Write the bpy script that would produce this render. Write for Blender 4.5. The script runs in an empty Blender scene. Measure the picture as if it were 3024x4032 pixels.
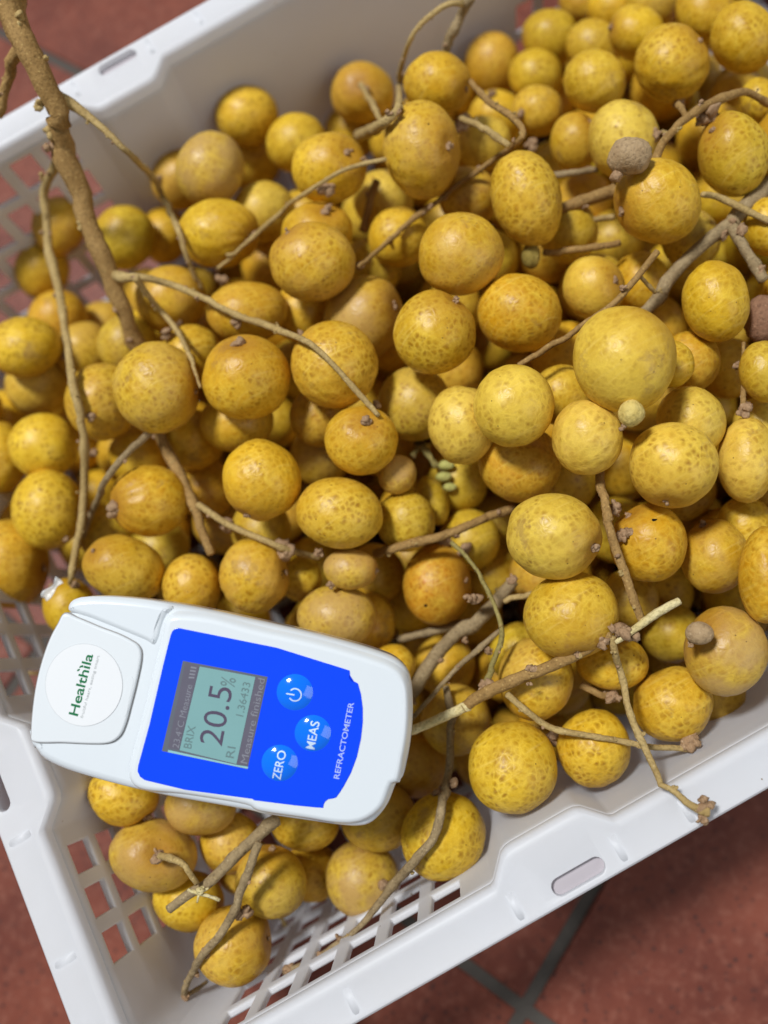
import bpy, bmesh, math, random
import numpy as np
from mathutils import Vector, Matrix, noise
SC = bpy.context.scene
COL = SC.collection
MM = 0.001
random.seed(7); RNG = np.random.default_rng(7)

# ------------------------------------------------------------------ camera
RV = Vector((0.8686, -0.4797, -0.1241)); UV = Vector((0.4955, 0.8410, 0.2175)); NV = Vector((0.0, -0.2504, 0.9681))
cd = bpy.data.cameras.new('camera'); cam = bpy.data.objects.new('camera', cd); COL.objects.link(cam)
M = Matrix((RV, UV, NV)).transposed().to_4x4(); M.translation = Vector((0, 0, 0.250)); cam.matrix_world = M
cd.sensor_fit = 'VERTICAL'; cd.sensor_height = 36.0; cd.sensor_width = 27.0
cd.lens = 36.0 * 3028 / 4032; cd.clip_start = 0.01; cd.clip_end = 50
cd.dof.use_dof = True; cd.dof.focus_distance = 0.238; cd.dof.aperture_fstop = 4.6
SC.camera = cam

# ------------------------------------------------------------------ light
w = bpy.data.worlds.new('World'); SC.world = w; w.use_nodes = True
bg = w.node_tree.nodes['Background']; bg.inputs[0].default_value = (0.86, 0.93, 1.0, 1); bg.inputs[1].default_value = 0.17
def area(name, loc, target, sx, sy, power, col, rot=0):
    l = bpy.data.lights.new(name, 'AREA'); l.shape = 'RECTANGLE'; l.size = sx; l.size_y = sy; l.energy = power; l.color = col
    o = bpy.data.objects.new(name, l); COL.objects.link(o); o.location = loc
    d = Vector(target) - Vector(loc); q = d.to_track_quat('-Z', 'Y'); o.rotation_euler = q.to_euler(); o.rotation_euler.rotate_axis('Z', rot)
    return o
area('ceiling_lamp', (-0.34, 0.90, 2.0), (0, 0.08, 0), 0.32, 0.32, 54, (0.97, 0.985, 1.0))
area('fill_panel', (1.7, -2.3, 1.9), (0, 0.08, 0), 2.2, 2.2, 28, (0.98, 0.985, 1.0))  # added fill light: brightens the far and left crate walls, softens shadows
SC.view_settings.view_transform = 'Standard'; SC.view_settings.look = 'None'; SC.view_settings.exposure = 0.03
SC.cycles.use_denoising = True
SC.cycles.max_bounces = 8; SC.cycles.diffuse_bounces = 5

# ------------------------------------------------------------------ helpers
def tag(o, label=None, cat=None, group=None, kind=None):
    if label: o['label'] = label
    if cat: o['category'] = cat
    if group: o['group'] = group
    if kind: o['kind'] = kind
    return o
def empty(name, loc=(0, 0, 0), rot=None, parent=None):
    o = bpy.data.objects.new(name, None); COL.objects.link(o); o.location = Vector(loc); o.empty_display_size = 0.01
    if rot is not None: o.rotation_euler = rot
    if parent: o.parent = parent
    return o
def mesh(name, verts, faces, mat=None, parent=None, loc=(0, 0, 0), smooth=True):
    me = bpy.data.meshes.new(name); me.from_pydata([tuple(v) for v in verts], [], faces); me.update()
    if smooth: me.polygons.foreach_set('use_smooth', [True] * len(me.polygons))
    o = bpy.data.objects.new(name, me); COL.objects.link(o); o.location = Vector(loc)
    if mat: me.materials.append(mat)
    if parent: o.parent = parent
    return o
def bevel(o, width, seg=2, ang=35):
    m = o.modifiers.new('bevel', 'BEVEL'); m.width = width; m.segments = seg; m.limit_method = 'ANGLE'; m.angle_limit = math.radians(ang)
    m.harden_normals = False; return o
def fixn(o):
    bm = bmesh.new(); bm.from_mesh(o.data); bmesh.ops.recalc_face_normals(bm, faces=bm.faces[:]); bm.to_mesh(o.data); bm.free(); return o

# ------------------------------------------------------------------ materials
class NT:
    def __init__(s, name):
        s.m = bpy.data.materials.new(name); s.m.use_nodes = True; s.t = s.m.node_tree; s.b = s.t.nodes['Principled BSDF']
    def n(s, typ, **k):
        nd = s.t.nodes.new(typ)
        for a, v in k.items():
            if a in nd.inputs: nd.inputs[a].default_value = v
            else: setattr(nd, a, v)
        return nd
    def l(s, a, b): s.t.links.new(a, b)
    def ramp(s, f, pts):
        r = s.n('ShaderNodeValToRGB'); e = r.color_ramp.elements
        while len(e) < len(pts): e.new(0.5)
        for x, (p, c) in zip(e, pts): x.position = p; x.color = (*c, 1) if len(c) == 3 else c
        s.l(f, r.inputs[0]); return r.outputs[0]
    def math(s, op, a, b=None, c=None, clamp=False):
        m = s.n('ShaderNodeMath', operation=op); m.use_clamp = clamp
        for i, v in enumerate((a, b, c)):
            if v is None: continue
            if isinstance(v, (int, float)): m.inputs[i].default_value = v
            else: s.l(v, m.inputs[i])
        return m.outputs[0]
    def mix(s, f, a, b, mode='MIX'):
        m = s.n('ShaderNodeMix', data_type='RGBA', blend_type=mode)
        for i, v in ((0, f), (6, a), (7, b)):
            if isinstance(v, (int, float)): m.inputs[i].default_value = v
            elif isinstance(v, tuple): m.inputs[i].default_value = (*v, 1) if len(v) == 3 else v
            else: s.l(v, m.inputs[i])
        return m.outputs[2]
    def bump(s, h, strength, dist):
        b = s.n('ShaderNodeBump'); b.inputs['Strength'].default_value = strength; b.inputs['Distance'].default_value = dist
        s.l(h, b.inputs['Height']); s.l(b.outputs[0], s.b.inputs['Normal']); return b
    def setp(s, **k):
        for a, v in k.items():
            i = s.b.inputs[a.replace('_', ' ')]
            if isinstance(v, (int, float)): i.default_value = v
            elif isinstance(v, tuple): i.default_value = (*v, 1) if len(v) == 3 else v
            else: s.l(v, i)
        return s.m

def mat_fruit():
    g = NT('longan_skin'); tc = g.n('ShaderNodeTexCoord'); oi = g.n('ShaderNodeObjectInfo')
    off = g.n('ShaderNodeVectorMath', operation='SCALE'); cx = g.n('ShaderNodeCombineXYZ')
    for i in range(3): g.l(oi.outputs['Random'], cx.inputs[i])
    g.l(cx.outputs[0], off.inputs[0]); off.inputs[3].default_value = 7.3
    v = g.n('ShaderNodeVectorMath', operation='ADD'); g.l(tc.outputs['Object'], v.inputs[0]); g.l(off.outputs[0], v.inputs[1]); P = v.outputs[0]
    # a little domain warp so that the scale cells are uneven
    nw = g.n('ShaderNodeTexNoise', Scale=330.0, Detail=2.0); g.l(P, nw.inputs['Vector'])
    ws = g.n('ShaderNodeVectorMath', operation='SCALE'); g.l(nw.outputs['Color'], ws.inputs[0]); ws.inputs[3].default_value = 0.0030
    va = g.n('ShaderNodeVectorMath', operation='ADD'); g.l(P, va.inputs[0]); g.l(ws.outputs[0], va.inputs[1]); Q = va.outputs[0]
    vor = g.n('ShaderNodeTexVoronoi', feature='SMOOTH_F1', Scale=450.0, Randomness=0.95, Smoothness=0.3); g.l(Q, vor.inputs['Vector'])
    vd = g.n('ShaderNodeTexVoronoi', feature='DISTANCE_TO_EDGE', Scale=450.0, Randomness=0.95); g.l(Q, vd.inputs['Vector'])
    n1 = g.n('ShaderNodeTexNoise', Scale=85.0, Detail=3.0, Roughness=0.55); g.l(P, n1.inputs['Vector'])
    n2 = g.n('ShaderNodeTexNoise', Scale=240.0, Detail=5.0, Roughness=0.65, Distortion=0.8); g.l(P, n2.inputs['Vector'])
    n4 = g.n('ShaderNodeTexNoise', Scale=120.0, Detail=2.0); g.l(P, n4.inputs['Vector'])
    n3 = g.n('ShaderNodeTexNoise', Scale=2200.0, Detail=2.0); g.l(P, n3.inputs['Vector'])
    at = g.n('ShaderNodeAttribute', attribute_name='skin'); sp = g.n('ShaderNodeSeparateColor'); g.l(at.outputs['Color'], sp.inputs[0])
    stem, netk, patch = sp.outputs[0], sp.outputs[1], sp.outputs[2]
    base = oi.outputs['Color']
    # light and deep areas of the skin
    big = g.ramp(n1.outputs[0], [(0.38, (0, 0, 0)), (0.72, (1, 1, 1))])
    c = g.mix(g.math('MULTIPLY', big, 0.72), base, (0.40, 0.200, 0.010))
    lite = g.ramp(n2.outputs[0], [(0.46, (0, 0, 0)), (0.72, (1, 1, 1))])
    c = g.mix(g.math('MULTIPLY', lite, 0.45), c, (0.90, 0.65, 0.065))
    # pale net between darker scales
    some = g.ramp(n4.outputs[0], [(0.36, (1, 1, 1)), (0.64, (0.30, 0.30, 0.30))])
    line = g.math('MULTIPLY', g.ramp(vd.outputs['Distance'], [(0.0, (1, 1, 1)), (0.34, (0, 0, 0))]), some)
    c = g.mix(g.math('MULTIPLY', g.math('MULTIPLY', line, netk), 0.42), c, (0.88, 0.64, 0.085))
    dots = g.ramp(vor.outputs['Distance'], [(0.02, (1, 1, 1)), (0.56, (0, 0, 0))])
    col = g.n('ShaderNodeSeparateColor'); g.l(vor.outputs['Color'], col.inputs[0])
    dk = g.math('MULTIPLY', g.math('MULTIPLY', dots, some), g.math('ADD', g.math('MULTIPLY', col.outputs[0], 0.75), 0.55))
    dk = g.math('MULTIPLY', g.math('MULTIPLY', dk, netk), g.math('ADD', g.math('MULTIPLY', n2.outputs[0], 1.4), 0.45), clamp=True)
    c = g.mix(g.math('MULTIPLY', dk, 0.85), c, (0.29, 0.130, 0.006))
    # scuffs: thin pale streaks
    sc = g.n('ShaderNodeMapping'); sc.inputs['Scale'].default_value = (60, 900, 60); sc.inputs['Rotation'].default_value = (0.4, 0.9, 0.3); g.l(P, sc.inputs['Vector'])
    ns_ = g.n('ShaderNodeTexNoise', Scale=1.0, Detail=3.0); g.l(sc.outputs[0], ns_.inputs['Vector'])
    c = g.mix(g.math('MULTIPLY', g.ramp(ns_.outputs[0], [(0.58, (0, 0, 0)), (0.72, (1, 1, 1))]), 0.30), c, (0.82, 0.60, 0.14))
    # rough grey-brown scuffs, few and different on every fruit
    n5 = g.n('ShaderNodeTexNoise', Scale=64.0, Detail=5.0, Roughness=0.7); g.l(Q, n5.inputs['Vector'])
    c = g.mix(g.math('MULTIPLY', g.ramp(n5.outputs[0], [(0.60, (0, 0, 0)), (0.68, (1, 1, 1))]), 0.6), c, (0.33, 0.19, 0.055))
    # tan corky bloom
    cork = g.ramp(n1.outputs[0], [(0.42, (1, 1, 1)), (0.60, (0, 0, 0))])
    c = g.mix(g.math('MULTIPLY', g.math('MULTIPLY', cork, patch), 0.85), c, (0.46, 0.275, 0.085))
    # brown blush round the stem
    sp2 = at.outputs['Alpha']
    sb = g.math('MULTIPLY', stem, g.math('ADD', g.math('MULTIPLY', n2.outputs[0], 1.1), 0.15), clamp=True)
    c = g.mix(g.math('MULTIPLY', sp2, g.math('ADD', g.math('MULTIPLY', n1.outputs[0], 1.0), 0.1), clamp=True), c, (0.50, 0.250, 0.010))
    c = g.mix(sb, c, (0.33, 0.130, 0.018))
    # tiny dark flecks
    vf = g.n('ShaderNodeTexVoronoi', Scale=210.0, Randomness=1.0); g.l(P, vf.inputs['Vector'])
    fl = g.math('LESS_THAN', vf.outputs['Distance'], 0.055)
    c = g.mix(g.math('MULTIPLY', fl, 0.7), c, (0.10, 0.045, 0.012))
    gr = g.math('ADD', g.math('MULTIPLY', n3.outputs[0], 0.22), 0.89)
    hs = g.n('ShaderNodeHueSaturation'); g.l(c, hs.inputs['Color']); g.l(gr, hs.inputs['Value'])
    h = g.math('ADD', g.math('MULTIPLY', vd.outputs['Distance'], 0.9), g.math('MULTIPLY', n2.outputs[0], 0.10))
    h = g.math('ADD', h, g.math('MULTIPLY', n3.outputs[0], 0.08))
    g.bump(h, 0.26, 0.0007)
    rg = g.math('ADD', g.math('MULTIPLY', n2.outputs[0], 0.25), 0.30)
    return g.setp(Base_Color=hs.outputs[0], Roughness=rg, Specular_IOR_Level=0.36)

def mat_bark(name, c1, c2, c3, rough=0.8, bs=0.5):
    g = NT(name); tc = g.n('ShaderNodeTexCoord'); P = tc.outputs['Object']
    n1 = g.n('ShaderNodeTexNoise', Scale=170.0, Detail=4.0, Roughness=0.65); g.l(P, n1.inputs['Vector'])
    n2 = g.n('ShaderNodeTexNoise', Scale=900.0, Detail=3.0, Roughness=0.6); g.l(P, n2.inputs['Vector'])
    v = g.n('ShaderNodeTexVoronoi', Scale=620.0); g.l(P, v.inputs['Vector'])
    c = g.mix(g.ramp(n1.outputs[0], [(0.35, (0, 0, 0)), (0.66, (1, 1, 1))]), c1, c2)
    c = g.mix(g.math('MULTIPLY', g.ramp(v.outputs['Distance'], [(0.10, (1, 1, 1)), (0.26, (0, 0, 0))]), 0.55), c, c3)
    c = g.mix(g.math('MULTIPLY', g.ramp(n2.outputs[0], [(0.3, (1, 1, 1)), (0.5, (0, 0, 0))]), 0.6), c, tuple(x * 0.45 for x in c1))
    h = g.math('ADD', g.math('MULTIPLY', n1.outputs[0], 0.8), n2.outputs[0])
    g.bump(h, bs, 0.0009)
    return g.setp(Base_Color=c, Roughness=rough, Specular_IOR_Level=0.25)

def mat_plain(name, col, rough=0.4, spec=0.5, coat=0.0, var=0.03, metal=0.0, bump=0.0, sss=0.0, scale=60.0):
    g = NT(name); tc = g.n('ShaderNodeTexCoord')
    n = g.n('ShaderNodeTexNoise', Scale=scale, Detail=4.0); g.l(tc.outputs['Object'], n.inputs['Vector'])
    f = g.math('ADD', g.math('MULTIPLY', n.outputs[0], 2 * var), 1 - var)
    hs = g.n('ShaderNodeHueSaturation'); hs.inputs['Color'].default_value = (*col, 1); g.l(f, hs.inputs['Value'])
    if bump: g.bump(n.outputs[0], bump, 0.0006)
    rr = g.math('ADD', g.math('MULTIPLY', n.outputs[0], 0.12), rough - 0.06)
    if sss:
        g.b.inputs['Subsurface Weight'].default_value = sss; g.b.inputs['Subsurface Radius'].default_value = (1, 0.95, 0.9); g.b.inputs['Subsurface Scale'].default_value = 0.004
    return g.setp(Base_Color=hs.outputs[0], Roughness=rr, Specular_IOR_Level=spec, Coat_Weight=coat, Coat_Roughness=0.06, Metallic=metal)

def mat_plastic():
    g = NT('milky_plastic'); tc = g.n('ShaderNodeTexCoord'); P = tc.outputs['Object']
    n = g.n('ShaderNodeTexNoise', Scale=22.0, Detail=4.0, Roughness=0.6); g.l(P, n.inputs['Vector'])
    n2 = g.n('ShaderNodeTexNoise', Scale=260.0, Detail=3.0); g.l(P, n2.inputs['Vector'])
    v = g.n('ShaderNodeTexVoronoi', Scale=75.0, Randomness=1.0); g.l(P, v.inputs['Vector'])
    c = g.mix(g.ramp(n.outputs[0], [(0.35, (0, 0, 0)), (0.75, (1, 1, 1))]), (0.845, 0.855, 0.88), (0.82, 0.822, 0.835))
    c = g.mix(g.math('LESS_THAN', v.outputs['Distance'], 0.028), c, (0.36, 0.27, 0.18))
    g.bump(g.math('ADD', n.outputs[0], g.math('MULTIPLY', n2.outputs[0], 0.25)), 0.12, 0.0012)
    tr = g.n('ShaderNodeBsdfTranslucent'); g.l(c, tr.inputs[0]); mx = g.n('ShaderNodeMixShader'); mx.inputs[0].default_value = 0.40
    out = [x for x in g.t.nodes if x.type == 'OUTPUT_MATERIAL'][0]; g.l(g.b.outputs[0], mx.inputs[1]); g.l(tr.outputs[0], mx.inputs[2]); g.l(mx.outputs[0], out.inputs[0])
    return g.setp(Base_Color=c, Roughness=g.math('ADD', g.math('MULTIPLY', n2.outputs[0], 0.2), 0.33), Specular_IOR_Level=0.35)

def mat_tile():
    g = NT('red_granite_tile'); tc = g.n('ShaderNodeTexCoord'); oi = g.n('ShaderNodeObjectInfo')
    v0 = g.n('ShaderNodeVectorMath', operation='ADD'); g.l(tc.outputs['Object'], v0.inputs[0]); g.l(oi.outputs['Random'], v0.inputs[1]); P = v0.outputs[0]
    n1 = g.n('ShaderNodeTexNoise', Scale=18.0, Detail=5.0, Roughness=0.65); g.l(P, n1.inputs['Vector'])
    n2 = g.n('ShaderNodeTexNoise', Scale=210.0, Detail=4.0, Roughness=0.7); g.l(P, n2.inputs['Vector'])
    v = g.n('ShaderNodeTexVoronoi', Scale=260.0, Randomness=1.0); g.l(P, v.inputs['Vector'])
    v2 = g.n('ShaderNodeTexVoronoi', Scale=150.0, Randomness=1.0); g.l(P, v2.inputs['Vector'])
    c = g.mix(g.ramp(n1.outputs[0], [(0.35, (0, 0, 0)), (0.65, (1, 1, 1))]), (0.125, 0.028, 0.016), (0.215, 0.056, 0.031))
    c = g.mix(g.ramp(n2.outputs[0], [(0.5, (0, 0, 0)), (0.75, (0.6, 0.6, 0.6))]), c, (0.31, 0.12, 0.078))
    c = g.mix(g.math('MULTIPLY', g.ramp(v.outputs['Distance'], [(0.16, (1, 1, 1)), (0.30, (0, 0, 0))]), g.ramp(n2.outputs[0], [(0.42, (1, 1, 1)), (0.56, (0, 0, 0))])), c, (0.055, 0.022, 0.018))
    c = g.mix(g.ramp(v2.outputs['Distance'], [(0.07, (1, 1, 1)), (0.11, (0, 0, 0))]), c, (0.075, 0.03, 0.024))
    g.bump(n2.outputs[0], 0.25, 0.0006)
    return g.setp(Base_Color=c, Roughness=0.5, Specular_IOR_Level=0.35)

MF = mat_fruit()
MB = {'bark': mat_bark('brown_bark', (0.27, 0.155, 0.048), (0.37, 0.225, 0.078), (0.60, 0.41, 0.15)),
      'twig': mat_bark('olive_twig', (0.36, 0.245, 0.090), (0.48, 0.345, 0.140), (0.62, 0.48, 0.23)),
      'green_twig': mat_bark('green_twig', (0.25, 0.20, 0.06), (0.33, 0.27, 0.09), (0.42, 0.33, 0.15)),
      'splinter': mat_bark('pale_wood', (0.62, 0.50, 0.22), (0.74, 0.64, 0.36), (0.52, 0.38, 0.15), 0.7, 0.8),
      'grey': mat_bark('grey_bark', (0.24, 0.170, 0.085), (0.36, 0.265, 0.14), (0.52, 0.41, 0.24)),
      'knob': mat_bark('dry_knob', (0.30, 0.18, 0.095), (0.42, 0.275, 0.155), (0.54, 0.39, 0.25)),
      'bud_b': mat_bark('brown_bud', (0.36, 0.24, 0.125), (0.44, 0.31, 0.17), (0.52, 0.38, 0.23)),
      'bud_r': mat_bark('reddish_bud', (0.21, 0.105, 0.06), (0.28, 0.15, 0.085), (0.38, 0.22, 0.13)),
      'bud_y': mat_bark('yellow_bud', (0.58, 0.43, 0.12), (0.68, 0.54, 0.19), (0.46, 0.32, 0.09)),
      'bud_g': mat_bark('green_bud', (0.22, 0.16, 0.03), (0.30, 0.22, 0.05), (0.38, 0.28, 0.09)),
      'bud_p': mat_bark('pale_bud', (0.46, 0.44, 0.12), (0.56, 0.54, 0.18), (0.40, 0.36, 0.10))}
MPL = mat_plastic(); MTI = mat_tile()
MGROUT = mat_plain('grey_grout', (0.082, 0.072, 0.062), 0.85, 0.2, var=0.15, bump=0.5, scale=300)
MDARK = mat_plain('mould', (0.012, 0.010, 0.008), 0.9, 0.1)

FRUIT=[
([-64.7, 272.4, -47.0],[13.2, 12.62, 12.35, 0.76, 0.59, -0.27],[0.01, -0.88, -0.48],2,1,'S','half-hidden amber longan above the leftmost longan by the far wall','longans heaped in the crate'),
([-84.4, 267.5, -59.9],[13.28, 12.64, 12.43, 0.61, 0.39, -0.3],[-0.01, -0.55, -0.83],0,1,'','blurred amber longan lying lowest against the far wall holes at the left edge','longans heaped in the crate'),
([-40.4, 247.6, -45.0],[14.38, 13.65, 13.61, 0.52, 0.37, -0.27],[-0.27, 0.96, 0.11],1,1,'','half-hidden greenish longan right of the leftmost longan by the far wall','longans heaped in the crate'),
([-25.9, 253.6, -64.3],[12.18, 11.96, 11.89, 0.67, 0.53, -0.09],[0.43, 0.05, -0.9],2,1,'','half-hidden amber longan left of the puckered wide longan','longans heaped in the crate'),
([-4.7, 259.2, -44.3],[14.03, 12.88, 12.97, 0.06, 0.04, -0.37],[-0.82, -0.14, -0.56],2,2,'','mostly hidden amber longan left of the pale dusty longan by the far wall','longans heaped in the crate'),
([7.8, 234.5, -20.0],[14.8, 14.07, 14.15, 0.35, 0.32, -0.23],[0.48, 0.76, -0.44],3,0,'','large pale dusty longan at the far left of the heap before the plain wall','longans heaped in the crate'),
([-2.3, 204.1, -18.0],[15.8, 13.73, 14.06, -0.86, -0.67, -0.56],[0.71, -0.7, 0.13],0,0,'wS','wide yellow longan with a puckered brown right side under a knobbly twig end','longans heaped in the crate'),
([34.6, 266.4, -39.0],[14.09, 12.91, 12.94, -0.2, -0.1, -0.39],[0.14, 0.93, -0.35],0,1,'','topmost longan of the left part of the heap, close to the far wall','longans heaped in the crate'),
([28.4, 266.8, -64.6],[14.71, 13.64, 13.73, -0.15, -0.06, -0.34],[-0.72, 0.6, -0.35],0,2,'','mostly hidden yellow longan right of the pale dusty longan by the far wall','longans heaped in the crate'),
([19.3, 218.2, -38.8],[13.35, 12.57, 12.69, -0.09, -0.03, -0.23],[0.12, 0.89, -0.44],4,2,'','mostly hidden pale yellow longan up right of the puckered wide longan','longans heaped in the crate'),
([47.1, 239.6, -37.6],[13.17, 12.33, 12.36, -0.26, -0.12, -0.28],[-0.53, -0.43, -0.73],0,2,'','mostly hidden yellow longan up left of the dimpled longan','longans heaped in the crate'),
([86.7, 254.9, -49.0],[14.28, 13.58, 13.43, -0.5, -0.27, -0.28],[-0.18, -0.4, 0.9],2,1,'S','amber longan against the plain far wall with a bare stub crossing it','longans heaped in the crate'),
([47.9, 197.5, -8.0],[14.37, 13.52, 13.53, -0.44, -0.23, -0.29],[0.56, -0.35, 0.75],0,0,'dS','dimpled longan with a brown hollow at its upper right, above a long knobbly twig','longans heaped in the crate'),
([78.9, 178.3, -0.0],[14.11, 15.99, 15.78, 0.59, 0.06, 0.71],[0.54, -0.65, 0.53],0,0,'bS','tall yellow longan with a single dark fleck, beside the bent twig near the top','longans heaped in the crate'),
([100.3, 205.1, -6.0],[12.36, 11.99, 11.59, -0.71, -0.41, -0.26],[0.58, -0.81, 0.1],2,0,'S','mottled longan with a brown shaded right flank under the arched twig','longans heaped in the crate'),
([154.1, 251.5, -71.9],[13.32, 14.01, 13.72, -0.11, -0.26, 0.2],[-0.09, 0.88, -0.48],2,2,'s','amber longan with one pale spot, low against the far wall','longans heaped in the crate'),
([152.8, 267.4, -92.5],[13.82, 13.82, 13.32, -0.67, -0.45, -0.16],[0.81, 0.5, -0.31],0,3,'','deep-lying yellow longan down left of the pale-spotted longan','longans heaped in the crate'),
([79.4, 258.7, -73.3],[13.62, 12.99, 12.93, -0.39, -0.2, -0.24],[0.63, 0.78, 0.01],0,3,'','deep-lying yellow longan below the amber longan with the bare stub','longans heaped in the crate'),
([22.7, 160.0, -0.0],[15.27, 14.67, 14.72, -0.64, -0.38, -0.19],[-0.19, 0.72, 0.66],0,0,'nS','big yellow longan with coarse dark scale spots in the upper middle','longans heaped in the crate'),
([31.4, 179.9, -14.7],[13.74, 12.39, 12.51, -0.85, -0.47, -0.4],[0.52, 0.04, 0.85],0,1,'dS','half-hidden yellow longan above the coarse-spotted longan','longans heaped in the crate'),
([68.1, 130.8, 5.0],[14.42, 14.52, 14.35, -0.33, -0.18, -0.04],[0.41, 0.13, -0.9],0,0,'','smooth round yellow longan at the end of the long diagonal twig','longans heaped in the crate'),
([59.4, 166.0, -23.8],[12.01, 11.84, 11.82, -0.22, -0.11, -0.08],[0.05, 0.82, -0.57],0,2,'','mostly hidden yellow longan left of the smooth round longan','longans heaped in the crate'),
([46.2, 171.6, -42.6],[12.88, 12.63, 12.66, -0.16, -0.07, -0.08],[0.78, -0.16, -0.6],1,2,'','mostly hidden greenish longan right of the coarse-spotted longan','longans heaped in the crate'),
([91.5, 166.8, -24.4],[11.77, 11.89, 11.68, -0.33, -0.2, -0.04],[0.16, 0.79, -0.59],2,2,'','mostly hidden amber longan above the smooth round longan','longans heaped in the crate'),
([66.8, 197.1, -43.3],[13.05, 12.74, 12.71, -0.29, -0.14, -0.13],[0.27, -0.59, -0.76],4,3,'','deep-lying pale yellow longan down left of the tall flecked longan','longans heaped in the crate'),
([113.9, 191.5, -35.3],[11.28, 11.43, 11.12, -0.43, -0.28, -0.07],[-0.0, -0.57, -0.83],4,2,'','mostly hidden pale yellow longan right of the tall flecked longan','longans heaped in the crate'),
([135.6, 217.6, -61.4],[12.31, 12.51, 12.08, -0.52, -0.36, -0.08],[-0.71, -0.02, -0.7],0,3,'','deep-lying yellow longan below the pale-spotted longan','longans heaped in the crate'),
([100.4, 139.7, -0.0],[12.45, 15.98, 14.82, 0.63, -0.4, 1.18],[-0.02, 0.7, -0.71],0,0,'n','egg-shaped spotted longan leaning left, right of the smooth round one','longans heaped in the crate'),
([138.9, 190.8, -33.0],[10.18, 10.55, 10.07, -0.45, -0.35, -0.03],[-0.03, 0.78, -0.62],0,1,'','half-hidden yellow longan down right of the pale-spotted longan','longans heaped in the crate'),
([177.0, 238.8, -59.0],[12.29, 12.75, 11.94, -0.7, -0.56, -0.08],[-0.46, 0.2, -0.87],1,1,'','half-hidden greenish longan up right of the pale-spotted longan','longans heaped in the crate'),
([159.5, 223.0, -56.4],[11.96, 12.36, 11.72, -0.6, -0.47, -0.06],[0.34, 0.34, -0.88],0,2,'','mostly hidden yellow longan right of the pale-spotted longan','longans heaped in the crate'),
([154.8, 177.6, -15.0],[11.38, 12.14, 11.35, -0.54, -0.51, 0.02],[0.81, 0.05, -0.59],0,0,'','yellow longan up left of the longan behind the grey fruitlet','longans heaped in the crate'),
([186.4, 193.9, -24.4],[10.41, 11.3, 10.3, -0.58, -0.6, 0.04],[-0.82, 0.52, 0.25],0,1,'S','half-hidden yellow longan up left of the glossy oval longan','longans heaped in the crate'),
([179.6, 164.3, -10.0],[12.63, 13.81, 12.85, -0.35, -0.55, 0.2],[0.73, -0.17, 0.66],0,0,'S','glossy oval longan near the top right corner with a bright highlight','longans heaped in the crate'),
([208.6, 159.8, -12.0],[11.19, 13.09, 11.7, -0.2, -0.8, 0.48],[-0.42, 0.4, -0.81],0,0,'','large longan cut by the right edge at the very top of the heap','longans heaped in the crate'),
([212.4, 184.5, -22.7],[11.03, 12.41, 11.01, -0.59, -0.78, 0.14],[-0.02, 0.54, 0.84],0,1,'S','half-hidden yellow longan up left of the large top right longan','longans heaped in the crate'),
([182.8, 214.4, -47.0],[11.3, 12.0, 11.13, -0.62, -0.57, -0.01],[0.7, -0.01, -0.71],0,2,'','mostly hidden yellow longan left of the glossy oval longan','longans heaped in the crate'),
([209.1, 212.1, -37.7],[10.69, 11.68, 10.51, -0.65, -0.69, 0.04],[0.2, 0.97, -0.13],0,2,'','mostly hidden yellow longan above the glossy oval longan','longans heaped in the crate'),
([202.8, 228.7, -49.9],[11.37, 12.18, 11.11, -0.7, -0.67, -0.01],[0.21, 0.98, 0.04],0,2,'','mostly hidden yellow longan up left of the glossy oval longan','longans heaped in the crate'),
([204.1, 250.1, -62.9],[12.07, 12.73, 11.68, -0.77, -0.68, -0.05],[-0.21, 0.22, -0.95],2,2,'','mostly hidden amber longan up right of the pale-spotted longan','longans heaped in the crate'),
([146.2, 145.5, -8.6],[12.48, 13.96, 13.24, 0.02, -0.42, 0.41],[-0.18, 0.91, -0.37],4,0,'','pale yellow longan with a grey-brown shrivelled fruitlet in front of it','longans heaped in the crate'),
([140.8, 166.4, -27.8],[9.77, 10.89, 10.54, 0.2, -0.2, 0.4],[0.68, -0.04, 0.73],0,1,'S','half-hidden yellow longan left of the longan behind the grey fruitlet','longans heaped in the crate'),
([169.0, 114.6, -0.0],[11.82, 14.0, 12.85, 0.34, -0.57, 0.74],[-0.5, 0.6, 0.62],1,0,'S','big greenish yellow longan under the arched twig at the right edge','longans heaped in the crate'),
([200.8, 135.6, -15.9],[6.85, 8.25, 7.47, 0.18, -0.43, 0.5],[0.79, 0.24, -0.57],0,1,'','half-hidden small yellow longan up right of the big greenish longan','longans heaped in the crate'),
([134.5, 110.7, 6.0],[13.66, 14.96, 14.04, -0.34, -0.47, 0.14],[-0.98, 0.2, 0.08],0,0,'S','large plain yellow longan between two crossing branches on the upper right','longans heaped in the crate'),
([168.0, 88.2, -9.1],[8.13, 9.73, 8.87, 0.46, -0.34, 0.58],[0.72, -0.16, -0.68],0,1,'','half-hidden small yellow longan down right of the big greenish longan','longans heaped in the crate'),
([115.7, 131.7, -24.0],[11.09, 11.72, 11.32, -0.22, -0.23, 0.07],[0.74, 0.67, -0.08],1,2,'','mostly hidden greenish longan down right of the egg-shaped longan','longans heaped in the crate'),
([149.3, 102.1, -18.8],[10.16, 11.3, 10.59, -0.07, -0.32, 0.19],[0.86, 0.07, -0.51],1,2,'','mostly hidden greenish longan down right of the large plain longan','longans heaped in the crate'),
([129.7, 69.6, 5.0],[10.61, 13.11, 11.79, 0.79, -0.39, 0.8],[0.72, 0.6, 0.34],0,0,'','yellow longan standing alone beside the thick grey branch at right','longans heaped in the crate'),
([85.6, 62.1, 26.0],[14.72, 15.57, 15.08, -0.12, -0.19, 0.08],[0.93, 0.27, 0.23],4,0,'','biggest longan of all, pale yellow, on top of the heap at right','longans heaped in the crate'),
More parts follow.
